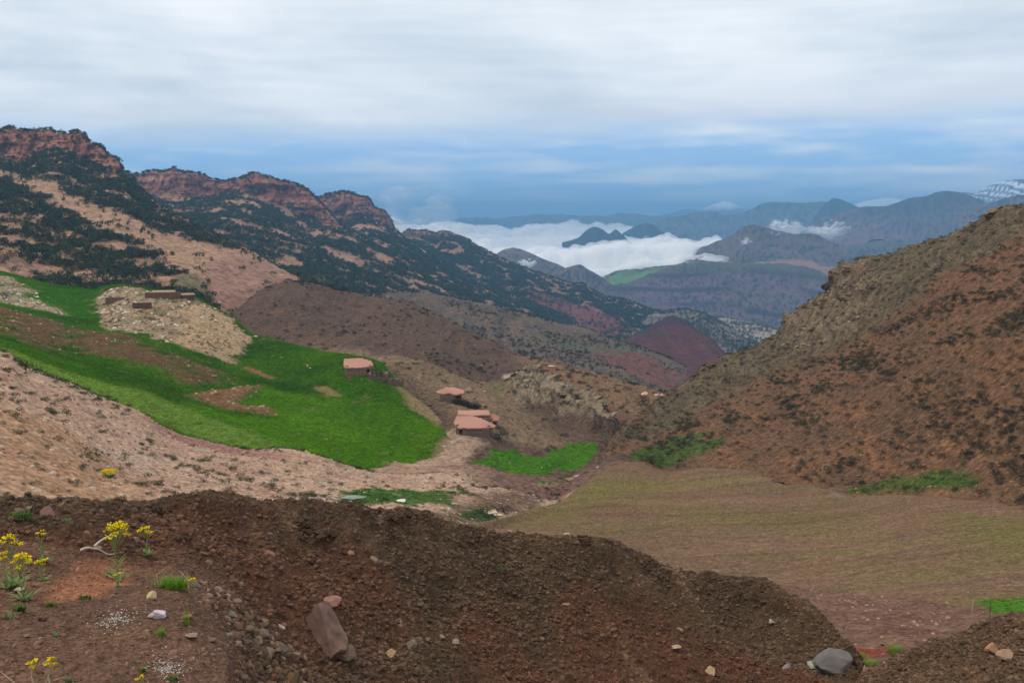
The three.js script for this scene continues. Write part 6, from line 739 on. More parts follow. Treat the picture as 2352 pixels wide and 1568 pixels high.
hut('mud_hut', 'mud-roofed stone hut standing alone in the barley with a pen beside it', SPOT.hut_a, 'green_terraces', face(SPOT.hut_a) + 0.08, 7.0, 5.6, 1.9, 3.4, [[-3.5, -3.4], [1.3, -3.5], [3.9, -0.9], [4.1, 2.3], [0.9, 3.3], [-3.9, 3.1], [-4.1, 0.6]], [[2.6, 0.9, 1.6]], 'mud-roofed huts');
hut('mud_hut', 'lone hut on the dry slope with a two-lobed mud roof and brush fence', SPOT.hut_b, 'brown_hill', face(SPOT.hut_b), 5.8, 4.6, 1.9, 2.7, [[-4, 0.6], [-1.6, -2.9], [0.6, -3.0], [3.6, -0.6], [3.3, 2.2], [1.3, 2.9], [-0.4, 1.5], [-2.2, 2.3], [-3.6, 1.7]], [[2.1, 1.5, 1.6]], 'mud-roofed huts', [wallGrey, wallDark]).name = numbered('mud_hut_b').replace('_b', '_001');
hut('mud_hut_002', 'long narrow mud-roofed hut at the back of the farmstead', SPOT.hut_c, 'brown_hill', face(SPOT.hut_c), 7.2, 3.0, 1.7, 2.1, jig(7.2, 3.0, 0.45), [[-2.6, 1.3, 1.4], [0.2, 0.9, 1.4]], 'mud-roofed huts');
hut('mud_hut_003', 'large sloping mud-roofed hut at the front of the farmstead', SPOT.hut_d, 'brown_hill', face(SPOT.hut_d) - 0.16, 8.2, 5.6, 1.7, 3.2, [[-4.9, -3.0], [-0.6, -3.2], [2.2, -1.2], [5.4, 1.6], [5.2, 2.6], [1.0, 3.4], [-3.4, 3.3], [-5.0, 0.8]], [[-2.9, 0.9, 1.3]], 'mud-roofed huts', [wallDark, wallGrey]);
hut('mud_hut_004', 'small orange-roofed open shed at the right of the farmstead', SPOT.hut_e, 'brown_hill', face(SPOT.hut_e), 2.2, 2.8, 1.3, 2.2, [[-1.3, -1.0], [-0.1, -1.9], [1.6, -0.3], [1.4, 1.5], [-1.4, 1.6]], [[0, 1.7, 1.15]], 'mud-roofed huts', [wallDark, wallGrey], [C(152, 96, 74), C(164, 112, 90)]);
// pens of dry stone and brushwood
const twigGeo = (() => { const g = []; for (let i = 0; i < 26; i++) { const c = new THREE.CylinderGeometry(0.008, 0.02, rr(0.5, 1.1), 4, 1); c.rotateZ(rr(-0.9, 0.9)); c.rotateX(rr(-0.9, 0.9)); c.translate(rr(-0.35, 0.35), rr(0.1, 0.8), rr(-0.3, 0.3)); g.push(c); } return mergeGeometries(g); })();
function pen(name, label, spot, land, turn, w, dp, high, brushy) {
  const o = new THREE.Group(); o.name = name; o.position.set(spot[0], onGround(land, ...spot), spot[1]); o.rotation.y = turn; o.userData = { label, category: 'pen', group: 'stone pens by the huts' }; scene.add(o);
  const f = (n, l, x, z, ry) => { const q = part(n, stoneWall(l, high, 0.55, 1.8, wallGrey, wallDark, 0.14), wallMat, o); q.position.set(x, 0, z); q.rotation.y = ry; };
  f('front_wall', w, 0, dp / 2, 0.06); f('back_wall', w, 0, -dp / 2, 0); f('side_wall', dp - 0.5, -w / 2 + 0.2, 0, Math.PI / 2); f('side_wall', dp - 0.5, w / 2 - 0.2, 0, Math.PI / 2);
  for (let i = 0; i < brushy; i++) { const b = part('brushwood', twigGeo, timber, o); b.position.set(rr(-w / 2, w / 2), high - 0.3, dp / 2 + rr(-0.1, 0.4)); b.rotation.y = rr(0, 6); b.scale.setScalar(rr(0.8, 1.5)); }
  for (let i = 0; i < 5; i++) { const s = part('stake', new THREE.CylinderGeometry(0.04, 0.055, high + 0.9, 5), stake, o); s.position.set(-w / 2 + (i + 0.5) * w / 5 + rr(-0.2, 0.2), (high) / 2, dp / 2 + 0.42); s.rotation.z = rr(-0.06, 0.06); }
  return o;
}
pen('stone_pen', 'dark dry-stone pen joined to the hut in the barley', SPOT.pen_a, 'green_terraces', face(SPOT.pen_a) - 0.22, 5.2, 3.6, 1.5, 8);
pen('stone_pen_001', 'small roofless stone pen with upright stakes at the end of the row', SPOT.pen_a_end, 'green_terraces', face(SPOT.pen_a_end) - 0.1, 3.0, 2.6, 1.35, 2);
{
  const [ax, az, bx, bz] = SPOT.fence_b, o = new THREE.Group(), n = 16; o.name = 'brush_fence'; o.position.set(ax, onGround('brown_hill', ax, az), az); o.userData = { label: 'dark brushwood fence running downhill from the lone hut', category: 'fence' }; scene.add(o);
  for (let i = 0; i < n; i++) { const t = i / (n - 1), x = ax + (bx - ax) * t, z = az + (bz - az) * t, b = part('brushwood', twigGeo, plain(84 + rr(-8, 14), 74, 66), o); b.position.set(x - ax, onGround('brown_hill', x, z) - o.position.y, z - az); b.scale.set(1.7, rr(1.5, 2.1), 1.7); b.rotation.y = rr(0, 6); const c = part('bush', CUSHIONS[i % 3], plain(70, 64, 56), o); c.position.set(x - ax + rr(-0.3, 0.3), b.position.y - 0.1, z - az); c.scale.setScalar(rr(1.3, 1.9)); }
}
function ruin(name, label, spot, w, dp, high, roofed, cols) {
  const o = new THREE.Group(); o.name = name; o.position.set(spot[0], onGround('green_terraces', ...spot), spot[1]); o.rotation.y = face(spot) + rr(-0.1, 0.1); o.userData = { label, category: 'ruin', group: 'ruined stone houses on the knoll' }; scene.add(o);
  const f = (n, l, h, x, z, ry) => { const q = part(n, stoneWall(l, h, 0.6, 1.8, cols[0], cols[1], 0.12), wallMat, o); q.position.set(x, 0, z); q.rotation.y = ry; };
  f('front_wall', w, high, 0, dp / 2, 0); f('side_wall', dp - 0.6, high * 0.8, -w / 2 + 0.3, 0, Math.PI / 2); f('side_wall', dp - 0.6, high * 0.7, w / 2 - 0.3, 0, Math.PI / 2); f('back_wall', w, high * 0.9, 0, -dp / 2, 0);
  if (roofed) { const r = part('roof', mudRoof(jig(w * roofed, dp, 0.35), 0.4, C(168, 138, 114), C(148, 118, 96)), mudMat, o); r.position.set(0, high + 0.05, 0); r.rotation.x = 0.06; }
}
ruin('ruined_house', 'roofless dark stone box standing on the pale knoll', SPOT.ruin_a, 6.2, 4.0, 1.9, 0, [C(112, 84, 74), C(94, 70, 64)]);
ruin('ruined_house_001', 'long ruined stone house with a pale flat roof on the knoll top', SPOT.ruin_b, 12.5, 4.2, 2.0, 0.6, [C(124, 98, 82), C(98, 78, 68)]);
ruin('ruined_house_002', 'small ruined stone room with a pale roof at the end of the knoll', SPOT.ruin_c, 4.2, 3.4, 1.5, 1, [C(108, 88, 76), C(84, 68, 60)]);
ruin('ruined_house_003', 'low broken stone enclosure near the green meadow on the knoll', SPOT.ruin_d, 6.4, 4.0, 1.1, 0, [C(128, 102, 84), C(104, 82, 70)]);
// a donkey by the barley
{
  const J = { a: [-0.52, 0.95, 0, 0.24], b: [0.45, 0.97, 0, 0.23], n: [0.82, 1.28, 0, 0.11], h: [1.12, 1.2, 0, 0.085] }, legs = [[-0.55, 0.13], [-0.5, -0.13], [0.45, 0.12], [0.5, -0.12]], bones = [[J.a, J.b], [J.b, J.n], [[0.8, 1.3, 0, 0.12], J.h], [[0.78, 1.36, 0.06, 0.035], [0.74, 1.58, 0.1, 0.03]], [[0.78, 1.36, -0.06, 0.035], [0.74, 1.58, -0.1, 0.03]], [[-0.72, 1.02, 0, 0.03], [-0.82, 0.5, 0, 0.03]]];
  for (const [x, z] of legs) { const hind = x < 0; bones.push([[x, 0.9, z, 0.13], [x + (hind ? 0.1 : 0), 0.58, z, 0.075]], [[x + (hind ? 0.1 : 0), 0.58, z, 0.072], [x + (hind ? -0.04 : 0.02), 0.36, z, 0.048]], [[x + (hind ? -0.04 : 0.02), 0.36, z, 0.048], [x, 0.03, z, 0.045]]); }
  const sdf = (x, y, z) => { let m = 1e9; for (const [p, q] of bones) { const dx = q[0] - p[0], dy = q[1] - p[1], dz = q[2] - p[2], t = clamp(((x - p[0]) * dx + (y - p[1]) * dy + (z - p[2]) * dz) / (dx * dx + dy * dy + dz * dz)), d = Math.hypot(x - p[0] - t * dx, y - p[1] - t * dy, z - p[2] - t * dz) - (p[3] + (q[3] - p[3]) * t), k = 0.06, h = Math.max(k - Math.abs(m - d), 0) / k; m = Math.min(m, d) - h * h * k * 0.25; } return m; };
  const R = 64, mc = new MarchingCubes(R, new THREE.MeshBasicMaterial(), false, false, 60000); mc.isolation = 0;
  for (let k = 0; k < R; k++) for (let j = 0; j < R; j++) for (let i = 0; i < R; i++) { const f = v => (v / R * 2 - 1); mc.field[i + j * R + k * R * R] = -sdf(f(i) * 1.3, f(j) * 1.3 + 0.8, f(k) * 1.3); }
  mc.update();
  const n = mc.count, g = new THREE.BufferGeometry(); g.setAttribute('position', new THREE.Float32BufferAttribute(mc.positionArray.slice(0, n * 3), 3)); g.setAttribute('normal', new THREE.Float32BufferAttribute(mc.normalArray.slice(0, n * 3), 3)); g.scale(1.3, 1.3, 1.3); g.translate(0, 0.8, 0);
  const o = new THREE.Mesh(g, plain(82, 56, 42)); o.name = 'donkey'; o.scale.setScalar(0.85); o.castShadow = o.receiveShadow = true; const [x, z] = SPOT.donkey; o.position.set(x, Math.max(onGround('brown_hill', x, z), onGround('green_terraces', x, z)), z); o.rotation.y = 0.15; o.userData = { label: 'small dark brown donkey standing at the barley edge near the huts', category: 'donkey' }; scene.add(o);
}

// ---------------------------------------------------------------- single bushes, trees and rocks further off
function bush(name, label, spot, land, s, col, group, flat = 1) { const o = new THREE.Group(); o.name = numbered(name); o.userData = { label, category: 'bush' }; if (group) o.userData.group = group; o.position.set(spot[0], onGround(land, spot[0], spot[1], 0.1 * s), spot[1]); o.scale.set(s, s * flat, s); o.rotation.y = rr(0, 6); part('stem', trunkGeo, plain(80, 66, 54), o); part('foliage', foliage(420, 11, 0.09), leafy(...col), o); scene.add(o); return o; }
bush('crest_bush', 'lone dark bush on the rim of the pinkish slope at the left', SPOT.crest_bush, 'pink_slope', 2.3, [60, 58, 44], null, 0.8);
bush('meadow_bush', 'dark round bush by the stony patch above the barley', SPOT.green_bush, 'green_terraces', 3.4, [50, 56, 38], null, 0.8);
bush('hut_bush', 'grey-green bush leaning on the wall of the large front hut', SPOT.bush_d, 'brown_hill', 3.2, [74, 80, 68]);
bush('pool_bush', 'dark green bush left of the pale rocks by the ditch', SPOT.pool_bush_a, 'pink_slope', 2.2, [58, 76, 40], null, 0.7);
bush('pool_bush', 'dark bush right of the pale rocks by the ditch', SPOT.pool_bush_b, 'pink_slope', 2.4, [66, 62, 50], null, 0.7);
bush('hill_bush', 'single black-looking bush on the rocky nose of the stony hill', SPOT.dark_bush, 'stony_hill', 2.6, [40, 44, 34]);
bush('ravine_bush', 'dark bush at the narrow notch below the red soil', SPOT.ravine_bush, 'brown_hill', 3.6, [52, 58, 42]);
for (const [k, l] of [['crest_tree_a', 'left of the two small trees on the rim of the stony hill'], ['crest_tree_b', 'right of the two small trees on the rim of the stony hill']]) { const o = new THREE.Group(); o.name = numbered('crest_tree'); o.userData = { label: l, category: 'tree', group: 'two trees on the rim' }; const [x, z] = SPOT[k]; o.position.set(x, onGround('stony_hill', x, z, 0.1), z); o.scale.set(2.3, 2.7, 2.3); part('trunk', trunkGeo, plain(76, 64, 52), o); part('crown', foliage(300, 8, 0.1), leafy(48, 56, 42), o); scene.add(o); }
function bigStone(detail, squash, bite, crag = 0.05) { let g = new THREE.IcosahedronGeometry(0.5, detail); g.deleteAttribute('uv'); g.deleteAttribute('normal'); g = mergeVertices(g); const p = g.attributes.position, ox = rr(0, 99), cuts = []; for (let i = 0; i < bite; i++) cuts.push([new THREE.Vector3(rr(-1, 1), rr(-0.8, 1), rr(-1, 1)).normalize(), rr(0.25, 0.4)]); const c = new Float32Array(p.count * 3);
  for (let i = 0; i < p.count; i++) { const v = new THREE.Vector3().fromBufferAttribute(p, i); v.multiplyScalar(1 + 0.25 * noise(v.x * 2 + ox, v.y * 2, v.z * 2)); for (const [n, d] of cuts) { const k = v.dot(n) - d; if (k > 0) v.addScaledVector(n, -k * 0.93); } v.multiplyScalar(1 + crag * fbm(v.x * 7 + ox, v.y * 7, v.z * 7, 4)); p.setXYZ(i, v.x, v.y * squash, v.z); const f = clamp(1 + 0.5 * fbm(v.x * 5 + ox, v.y * 5, v.z * 5, 4), 0.5, 1.5); c.set([f, f, f], i * 3); }
  g.setAttribute('color', new THREE.BufferAttribute(c, 3)); g = g.toNonIndexed(); g.computeVertexNormals(); return g; }
const clodHeap = () => mergeGeometries(Array.from({ length: 46 }, (_, i) => { const g = bigStone(2, rr(0.5, 0.9), 5, 0.7), s = i ? 0.1 + 0.3 * rnd() * rnd() : 0.55, a = rr(0, 6.28), r = i ? rr(0.1, 0.62) : 0; g.rotateY(rr(0, 6)); g.rotateX(rr(0, 6)); g.scale(s, s, s); g.translate(Math.cos(a) * r, rr(-0.15, 0.3) * (i ? 1 : 0), Math.sin(a) * r * 0.8); return g; }));
const BIG = [bigStone(3, 0.72, 9, 0.12), bigStone(3, 0.5, 10, 0.12), bigStone(3, 0.85, 9, 0.12), bigStone(3, 0.6, 11, 0.12), bigStone(3, 0.4, 10, 0.12), bigStone(4, 0.8, 5, 0.5), bigStone(4, 0.65, 6, 0.5)]; BIG.push(clodHeap(), clodHeap());
const stoneMat = (r, g, b) => new THREE.MeshPhysicalMaterial({ color: tint(r, g, b), roughness: 0.95, specularIntensity: 0.25, vertexColors: true });
function rockAt(spot, land, name, label, col, k = 0, o = {}) { const [x, z, w] = spot, m = new THREE.Mesh(BIG[k], stoneMat(...col)); m.name = numbered(name); m.castShadow = m.receiveShadow = true; const s = w * 1.08 * (o.k || 1); m.scale.set(s * (o.x || 1), s * (o.y || 1), s * (o.z || 1)); m.position.set(x, onGround(land, x, z) + s * (o.up ?? 0.14), z); m.rotation.set(o.rx || 0, o.ry ?? rr(0, 6), o.rz || 0); m.userData = { label, category: o.cat || 'stone' }; if (o.group) m.userData.group = o.group; scene.add(m); return m; }
[0, 1, 2, 3, 4].forEach(i => rockAt([SPOT.pool_rocks[0] + [0, 1.0, -1.1, 0.4, -0.5][i], SPOT.pool_rocks[1] + [0, 0.5, 0.6, 1.1, 1.0][i], [1.5, 0.8, 0.9, 0.6, 0.5][i]], 'pink_slope', 'ditch_rock', ['largest pale rock at the ditch between two dark bushes', 'smaller pale rock right of the large one at the ditch', 'smaller pale rock left of the large one at the ditch', 'small pale stone in front of the ditch rocks, right', 'small pale stone in front of the ditch rocks, left'][i], [206, 184, 158], i));
rockAt([...SPOT.pale_rock, 1.5], 'pink_slope', 'pale_rock', 'small whitish flat rock on the green strip behind the bank', [206, 204, 190], 4, { y: 0.7 });
rockAt([...SPOT.slab, 3.5], 'pink_slope', 'pale_slab', 'long pale grey-green flat slab lying by the green strip', [126, 140, 130], 4, { y: 0.5, z: 0.6, ry: 0.05, up: 0.16 });
rockAt([...SPOT.cairn, 2.4], 'brown_hill', 'grey_block', 'grey-tan boulder above the lone hut on the dry slope', [150, 132, 112], 2, { y: 0.8 });
rockAt([...SPOT.white_patch, 3.2], 'brown_hill', 'white_rock', 'whitish rock patch high on the brown hill', [206, 182, 168], 4, { y: 0.5 });
for (let i = 0; i < 6; i++) rockAt([SPOT.notch_rocks[0] + rr(-5, 5), SPOT.notch_rocks[1] + rr(-6, 6), rr(1.5, 3)], 'brown_hill', 'notch_rock', 'pale pinkish rock in the notch below the red soil', [196, 160, 138], i % 5, { group: 'pale rocks in the notch' });

[['crag_a', 'rock prow jutting from the rim of the stony hill', [1, 1.1]], ['crag_b', 'dark overhanging rock under the prow of the stony hill', [1, 1.2]], ['crag_c', 'pale rock ledge behind the prow of the stony hill', [1.4, 0.7]], ['crag_d', 'lower rock step on the rim of the stony hill', [1.2, 0.8]], ['crag_e', 'standing rock rib high on the stony hill', [0.7, 1.5]], ['crag_f', 'rock knob on the rim at the right edge', [1.2, 0.8]], ['crag_g', 'dark red rock cluster low on the rim of the stony hill', [1.3, 0.8]], ['crag_h', 'small dark red rock at the lower end of the rim', [1, 0.9]], ['crag_i', 'rock ledge halfway down the nose of the stony hill', [1.5, 0.6]], ['crag_j', 'broken rock below the nose of the stony hill', [1.3, 0.7]]].forEach(([k, l, [wx, hy]], i) => rockAt(SPOT[k], 'stony_hill', 'rock_crag', l, i === 6 || i === 7 ? [92, 72, 60] : i === 1 ? [88, 76, 60] : [112, 96, 76], 5 + i % 2, { k: 1.05, x: wx, y: hy, up: -0.16, cat: 'crag', group: 'crags of the stony hill' }));
{ // tilted beds of rock standing out of the slope
  const [ox, oz] = SPOT.outcrop_mid, o = new THREE.Group(), oy = onGround('brown_hill', ox, oz); o.name = 'rock_outcrop'; o.position.set(ox, oy, oz); o.userData = { label: 'outcrop of tilted grey-brown rock beds on the slope behind the huts', category: 'rock outcrop' }; scene.add(o);
  const mats = [[126, 110, 88], [112, 98, 78], [136, 120, 97], [100, 86, 69]].map(c => stoneMat(...c));
  SPOT.outcrop_beds.forEach(([x, z, w], i) => { for (let k = 0; k < 3; k++) { const px = x + rr(-2.2, 2.2), pz = z + rr(-2.5, 2.5), s = w * rr(0.5, 1.6), m = part('rock_bed', BIG[[5, 6, 3, 6][(i + k) % 4]], mats[(i * 3 + k) % 4], o); m.position.set(px - ox, onGround('brown_hill', px, pz) - oy - s * 0.16, pz - oz); m.scale.set(s * rr(1.0, 1.5), s * rr(0.6, 0.9), s * 1.3); m.rotation.set(rr(-0.2, 0.3), rr(-0.6, 0.6), 0.35 + rr(-0.25, 0.25), 'YXZ'); } });
}
// ---------------------------------------------------------------- the earth bank: clods, stones and gravel
const E = 'earth_bank';
const named = { white_stone: ['single whitish rounded stone on the gravel ledge', [196, 182, 180], 0], red_block: ['angular red-brown block at the back of the ledge, left', [120, 88, 80], 2], flat_stone: ['flat grey-brown stone near the edge of the ledge', [136, 114, 98], 4], rust_chip: ['reddish stone on the ledge edge above the flat one', [138, 98, 80], 1], dark_chip: ['small dark red stone alone on the ledge', [70, 48, 44], 0], tan_chip: ['yellowish stone below the grass clump', [186, 160, 118], 2], pale_slab: ['pale flat stone behind the leafy plant at the left', [190, 160, 140], 4], dark_block: ['dark grey block beside the small yellow flower', [96, 88, 84], 2], red_stone: ['reddish stone on the face of the bank', [134, 98, 82], 2], grey_white_stone: ['light grey stone low on the bank above the gully', [160, 148, 140], 0], olive_stone: ['olive grey stone at the foot of the bank', [124, 112, 90], 2], ochre_stone: ['ochre stone at the foot of the bank near the boulder', [160, 128, 92], 0], grey_wedge: ['grey wedge-shaped stone at the foot of the bank', [140, 124, 110], 3], rust_pebble: ['small rust stone at the foot of the bank', [140, 106, 86], 1], flat_tan: ['flat tan stone low on the right of the bank', [160, 136, 112], 4], small_grey: ['small grey stone on the far right face of the bank', [150, 136, 122], 0], edge_tan: ['tan stone at the bottom edge, right of centre', [172, 140, 108], 0], edge_grey: ['grey stone at the bottom edge left of the dark boulder', [140, 130, 126], 2], edge_green: ['pale greenish stone touching the dark boulder at the bottom edge', [150, 150, 136], 1], crest_stone: ['stone on the crest of the bank, far right', [140, 118, 98], 0], crest_pale: ['pale stone on the crest of the bank near its middle', [170, 154, 138], 1], crest_pebble: ['small pale stone on the crest of the bank', [164, 148, 132], 0] };
for (const k in named) rockAt(SPOT[k], E, 'bank_stone', named[k][0], named[k][1], named[k][2], { group: 'stones of the earth bank and ledge' });
'abcdefgh'.split('').forEach((c, i) => rockAt(SPOT['gully_' + c], E, 'gully_rock', ['large olive grey rock at the top of the gully', 'greenish upright rock in the gully', 'brown rock beside the greenish one in the gully', 'tall narrow rock standing in the gully', 'big dark rock at the bottom edge of the gully', 'grey rock right of the big dark one', 'small rock on the ledge side of the gully', 'small rock in the middle of the gully'][i], [[116, 106, 90], [110, 112, 98], [124, 102, 86], [120, 100, 84], [86, 74, 62], [120, 108, 94], [112, 92, 80], [104, 92, 80]][i], i % 5, { y: i === 3 ? 1.6 : 1, cat: 'rock', group: 'rocks in the gully' }));
'abcdefgh'.split('').forEach((c, i) => rockAt(SPOT['clod_' + c], E, 'earth_clod', ['large brown clod on the upper bank, right of centre', 'small clod beside the large one on the upper bank', 'huge overhanging clod on the upper bank', 'clod just above the overhanging one', 'clod under the crest of the bank, right', 'clod at the top of the bank behind the tall flower', 'clod in the hollow left of the tall flower', 'clod in the hollow right of the tall flower'][i], [[82, 64, 51], [86, 68, 54], [78, 61, 48], [80, 63, 49], [80, 64, 51], [76, 60, 48], [74, 58, 46], [78, 61, 48]][i], 7 + i % 2, { up: 0.02, cat: 'clod', group: 'clods on the bank' }));
['bank_stone_a', 'bank_stone_b', 'bank_stone_c', 'bank_stone_d', 'bank_stone_e', 'bank_stone_f', 'ledge_stone_a', 'ledge_stone_b', 'ledge_stone_c', 'ledge_stone_d'].forEach((k, i) => rockAt(SPOT[k], E, 'loose_stone', k[0] === 'b' ? 'loose brown stone on the face of the bank' : 'loose reddish stone on the gravel ledge', k[0] === 'b' ? [136, 112, 92] : [128, 98, 84], i % 5, { group: k[0] === 'b' ? 'loose stones on the bank face' : 'loose stones on the ledge' }));
{ // a long broken slab: flat top and flank, blunt ends
  let g = new THREE.IcosahedronGeometry(0.62, 9); g.deleteAttribute('uv'); g.deleteAttribute('normal'); g = mergeVertices(g);
  const cuts = [[0.1, 1, 0, 0.2], [0, -1, 0.1, 0.26], [-1, 0.25, 0.05, 0.2], [1, 0.2, -0.1, 0.2], [0.25, 0.3, 1, 0.46], [-0.3, 0, -1, 0.44], [-0.7, 0.8, 0.1, 0.24], [0.6, 0.2, 0.8, 0.4], [0.7, -0.2, -0.7, 0.36], [-0.6, -0.6, 0.5, 0.34]].map(c => [new THREE.Vector3(c[0], c[1], c[2]).normalize(), c[3]]), p = g.attributes.position, col = new Float32Array(p.count * 3);
  for (let i = 0; i < p.count; i++) { const v = new THREE.Vector3().fromBufferAttribute(p, i); for (let r = 0; r < 2; r++) for (const [c, d] of cuts) { const k = v.dot(c) - d; if (k > 0) v.addScaledVector(c, -k * 0.97); } v.multiplyScalar(1 + 0.26 * fbm(v.x * 4, v.y * 4, v.z * 3, 5)); p.setXYZ(i, v.x, v.y, v.z); const f = clamp(1 + 0.9 * fbm(v.x * 5, v.y * 7, v.z * 4, 5), 0.45, 1.6); col.set([f, f, f], i * 3); }
  g.setAttribute('color', new THREE.BufferAttribute(col, 3)); g = g.toNonIndexed(); g.computeVertexNormals();
  const [x, z, w] = SPOT.boulder, m = new THREE.Mesh(g, stoneMat(108, 84, 74)); m.name = 'split_boulder'; m.castShadow = m.receiveShadow = true; m.scale.set(w * 0.95, w * 0.95, w * 1.0); m.position.set(x, onGround(E, x, z) + w * 0.12, z); m.rotation.set(0.55, 0.5, -0.35, 'YXZ'); m.userData = { label: 'long tilted reddish boulder standing on the bank, biggest near stone', category: 'boulder' }; scene.add(m);
}
rockAt(SPOT.boulder_cap, E, 'reddish_flat_stone', 'flat reddish stone on top of the tilted boulder', [142, 106, 90], 1, { up: 0.2 });
rockAt(SPOT.boulder_shelf, E, 'jutting_slab', 'dark slab jutting out under the tilted boulder', [104, 86, 70], 1, { up: 0.12, ry: 0.4 });
rockAt(SPOT.mound_tan, 'earth_mound', 'mound_stone', 'tan stone on the mound in the bottom corner', [152, 116, 88], 0, { group: 'stones on the corner mound' });
rockAt(SPOT.mound_slab, 'earth_mound', 'mound_stone', 'pale slab bedded in the mound in the bottom corner', [150, 122, 98], 1, { group: 'stones on the corner mound' });
rockAt(SPOT.grey_boulder, E, 'dark_boulder', 'dark grey angular boulder at the bottom edge between bank and mound', [104, 98, 94], 3, { up: 0.2, y: 0.9, cat: 'boulder' });

const inGully = q => patch('gully', q.x, q.z, 0.12, 0.15, 0.4);
const bankItems = scatter(E, 150000, q => { const l = ledgeAt(q); return l ? 0.55 : 0.35 + 0.65 * sstep(0.35, 0.7, clumpy(q, 1.2, 1.5)); }, -0.15).map(q => { const l = ledgeAt(q), u = Math.pow(rnd(), l > 0.5 ? 7 : 5); return { ...q, s: 0.008 + 0.013 * rnd() + (l > 0.5 ? 0.04 : 0.085) * u * u + (rnd() < 0.3 ? 0.13 * inGully(q) * rnd() * rnd() : 0), lift: 0.001 }; });
const moundItems = scatter('earth_mound', 26000, () => 0.8, -0.15).map(q => ({ ...q, s: 0.008 + 0.013 * rnd() + 0.06 * Math.pow(rnd(), 8) }));
const umberDark = umberStone.map(c => c.map(v => v * 0.78)), reddish = [C(112, 82, 66), C(98, 72, 60), C(130, 98, 80), C(142, 116, 98), C(84, 64, 54)];
stones(bankItems.filter(q => ledgeAt(q) > 0.5), 90, 'ledge_pebble', 'reddish pebble on the gravel ledge', 'pebbles on the gravel ledge', reddish, 'ledge_gravel', 'reddish gravel covering the ledge', CRUMBS, 'soil');
stones(bankItems.filter(q => ledgeAt(q) <= 0.5), 260, 'bank_pebble', 'brown stone stuck in the earth bank', 'stones in the bank', umberDark, 'bank_gravel', 'brown gravel and crumbs of earth covering the bank', CRUMBS, 'soil');
stones(moundItems, 60, 'mound_pebble', 'brown pebble on the corner mound', 'pebbles on the corner mound', umberDark, 'mound_gravel', 'brown gravel covering the corner mound', CRUMBS, 'soil');
for (const [k, l] of [['flakes_a', 'scatter of white chips on the ledge left of the white stone'], ['flakes_b', 'scatter of white chips at the bottom of the ledge']]) {
  const [x, z] = SPOT[k], list = []; for (let i = 0; i < 260; i++) { const a = rr(0, 6.28), r = (rnd() * rnd() + 0.15 * rnd()) * 0.24, px = x + Math.cos(a) * r * 1.1, pz = z + Math.sin(a) * r * 1.5; list.push({ x: px, z: pz, y: onGround(E, px, pz) + 0.004, s: rr(0.006, 0.016), sy: 0.007, tx: rr(-0.3, 0.3), tz: rr(-0.3, 0.3) }); }
  mass('white_chips', l, 'chips', CRUMBS, white, list, [C(190, 178, 168), C(164, 150, 140)]);
}

// ---------------------------------------------------------------- plants of the foreground
const grassTuftGeo = (() => { const p = []; for (let i = 0; i < 22; i++) { const a = rr(0, 6.28), r = Math.sqrt(rnd()) * 0.45, x = Math.cos(a) * r, z = Math.sin(a) * r, t = rr(0, 6.28), w = 0.05, lx = rr(-0.25, 0.25), lz = rr(-0.25, 0.25), h = rr(0.5, 1); p.push(x - Math.cos(t) * w, 0, z - Math.sin(t) * w, x + Math.cos(t) * w, 0, z + Math.sin(t) * w, x + lx, h, z + lz); } const g = new THREE.BufferGeometry(); g.setAttribute('position', new THREE.Float32BufferAttribute(p, 3)); g.computeVertexNormals(); return g; })();
const turf = (land, n, mask, lo, hi, label, cols, from, to) => mass('grass', label, 'grass', [grassTuftGeo], whiteLeaf, scatter(land, n, mask, from, to).map(q => ({ ...q, s: rr(lo, hi), sy: rr(lo, hi) * 0.4 })), cols.map(c => c.map(v => v * 1.7)));
turf('ploughed_field', 40000, q => patch('corner_grass', q.x, q.z, 0.4, 1, 3), 0.2, 0.42, 'bright green grass at the right edge of the field', [C(86, 120, 30), C(70, 104, 26), C(104, 130, 46)]);
mass('barley', 'young barley standing on the green terraces', 'barley', [grassTuftGeo], whiteLeaf, scatter('green_terraces', 150000, q => (q.c[1] > q.c[0] * 1.45 ? 0.75 : 0.04), 0).map(q => ({ ...q, s: rr(0.5, 1.0), sy: rr(0.18, 0.4), c: [q.c[0] * 2.1, q.c[1] * 1.85, q.c[2] * 1.4] })), 'soil');
mass('margin_rubble', 'small stones along the edge between barley and pinkish slope', 'stones', CRUMBS, white, scatter('pink_slope', 5000, q => 0.6 * sstep(0.3, 0.7, clumpy(q, 5, 1.4)), 0, 0.14).map(q => ({ ...q, s: 0.12 + 0.5 * Math.pow(rnd(), 3) })), tanStone);
turf('pink_slope', 9000, q => 0.7 * sstep(0.4, 0.7, clumpy(q, 4, 1.4)), 0.3, 0.8, 'weeds along the edge of the barley', [C(72, 88, 40), C(60, 76, 36), C(94, 100, 56)], 0, 0.12);
turf('pink_slope', 40000, q => Math.max(patch('valley_green', q.x, q.z, 1.2, 4, 8), patch('wet_green', q.x, q.z, 1, 2, 5), patch('strip_green', q.x, q.z, 1, 3, 6)) * sstep(0.25, 0.6, clumpy(q, 5, 1.4)), 0.3, 0.7, 'rough green grass in the strip behind the bank', [C(64, 98, 30), C(50, 80, 26), C(82, 108, 44)]);
turf('stony_hill', 60000, q => Math.max(patch('toe_grass', q.x, q.z, 1.5, 4, 9), patch('toe_grass_b', q.x, q.z, 1.5, 4, 9)) * sstep(0.2, 0.6, clumpy(q, 6, 1.4)), 0.3, 0.8, 'rough green grass along the foot of the stony hill', [C(70, 96, 34), C(58, 82, 30), C(88, 108, 48)]);
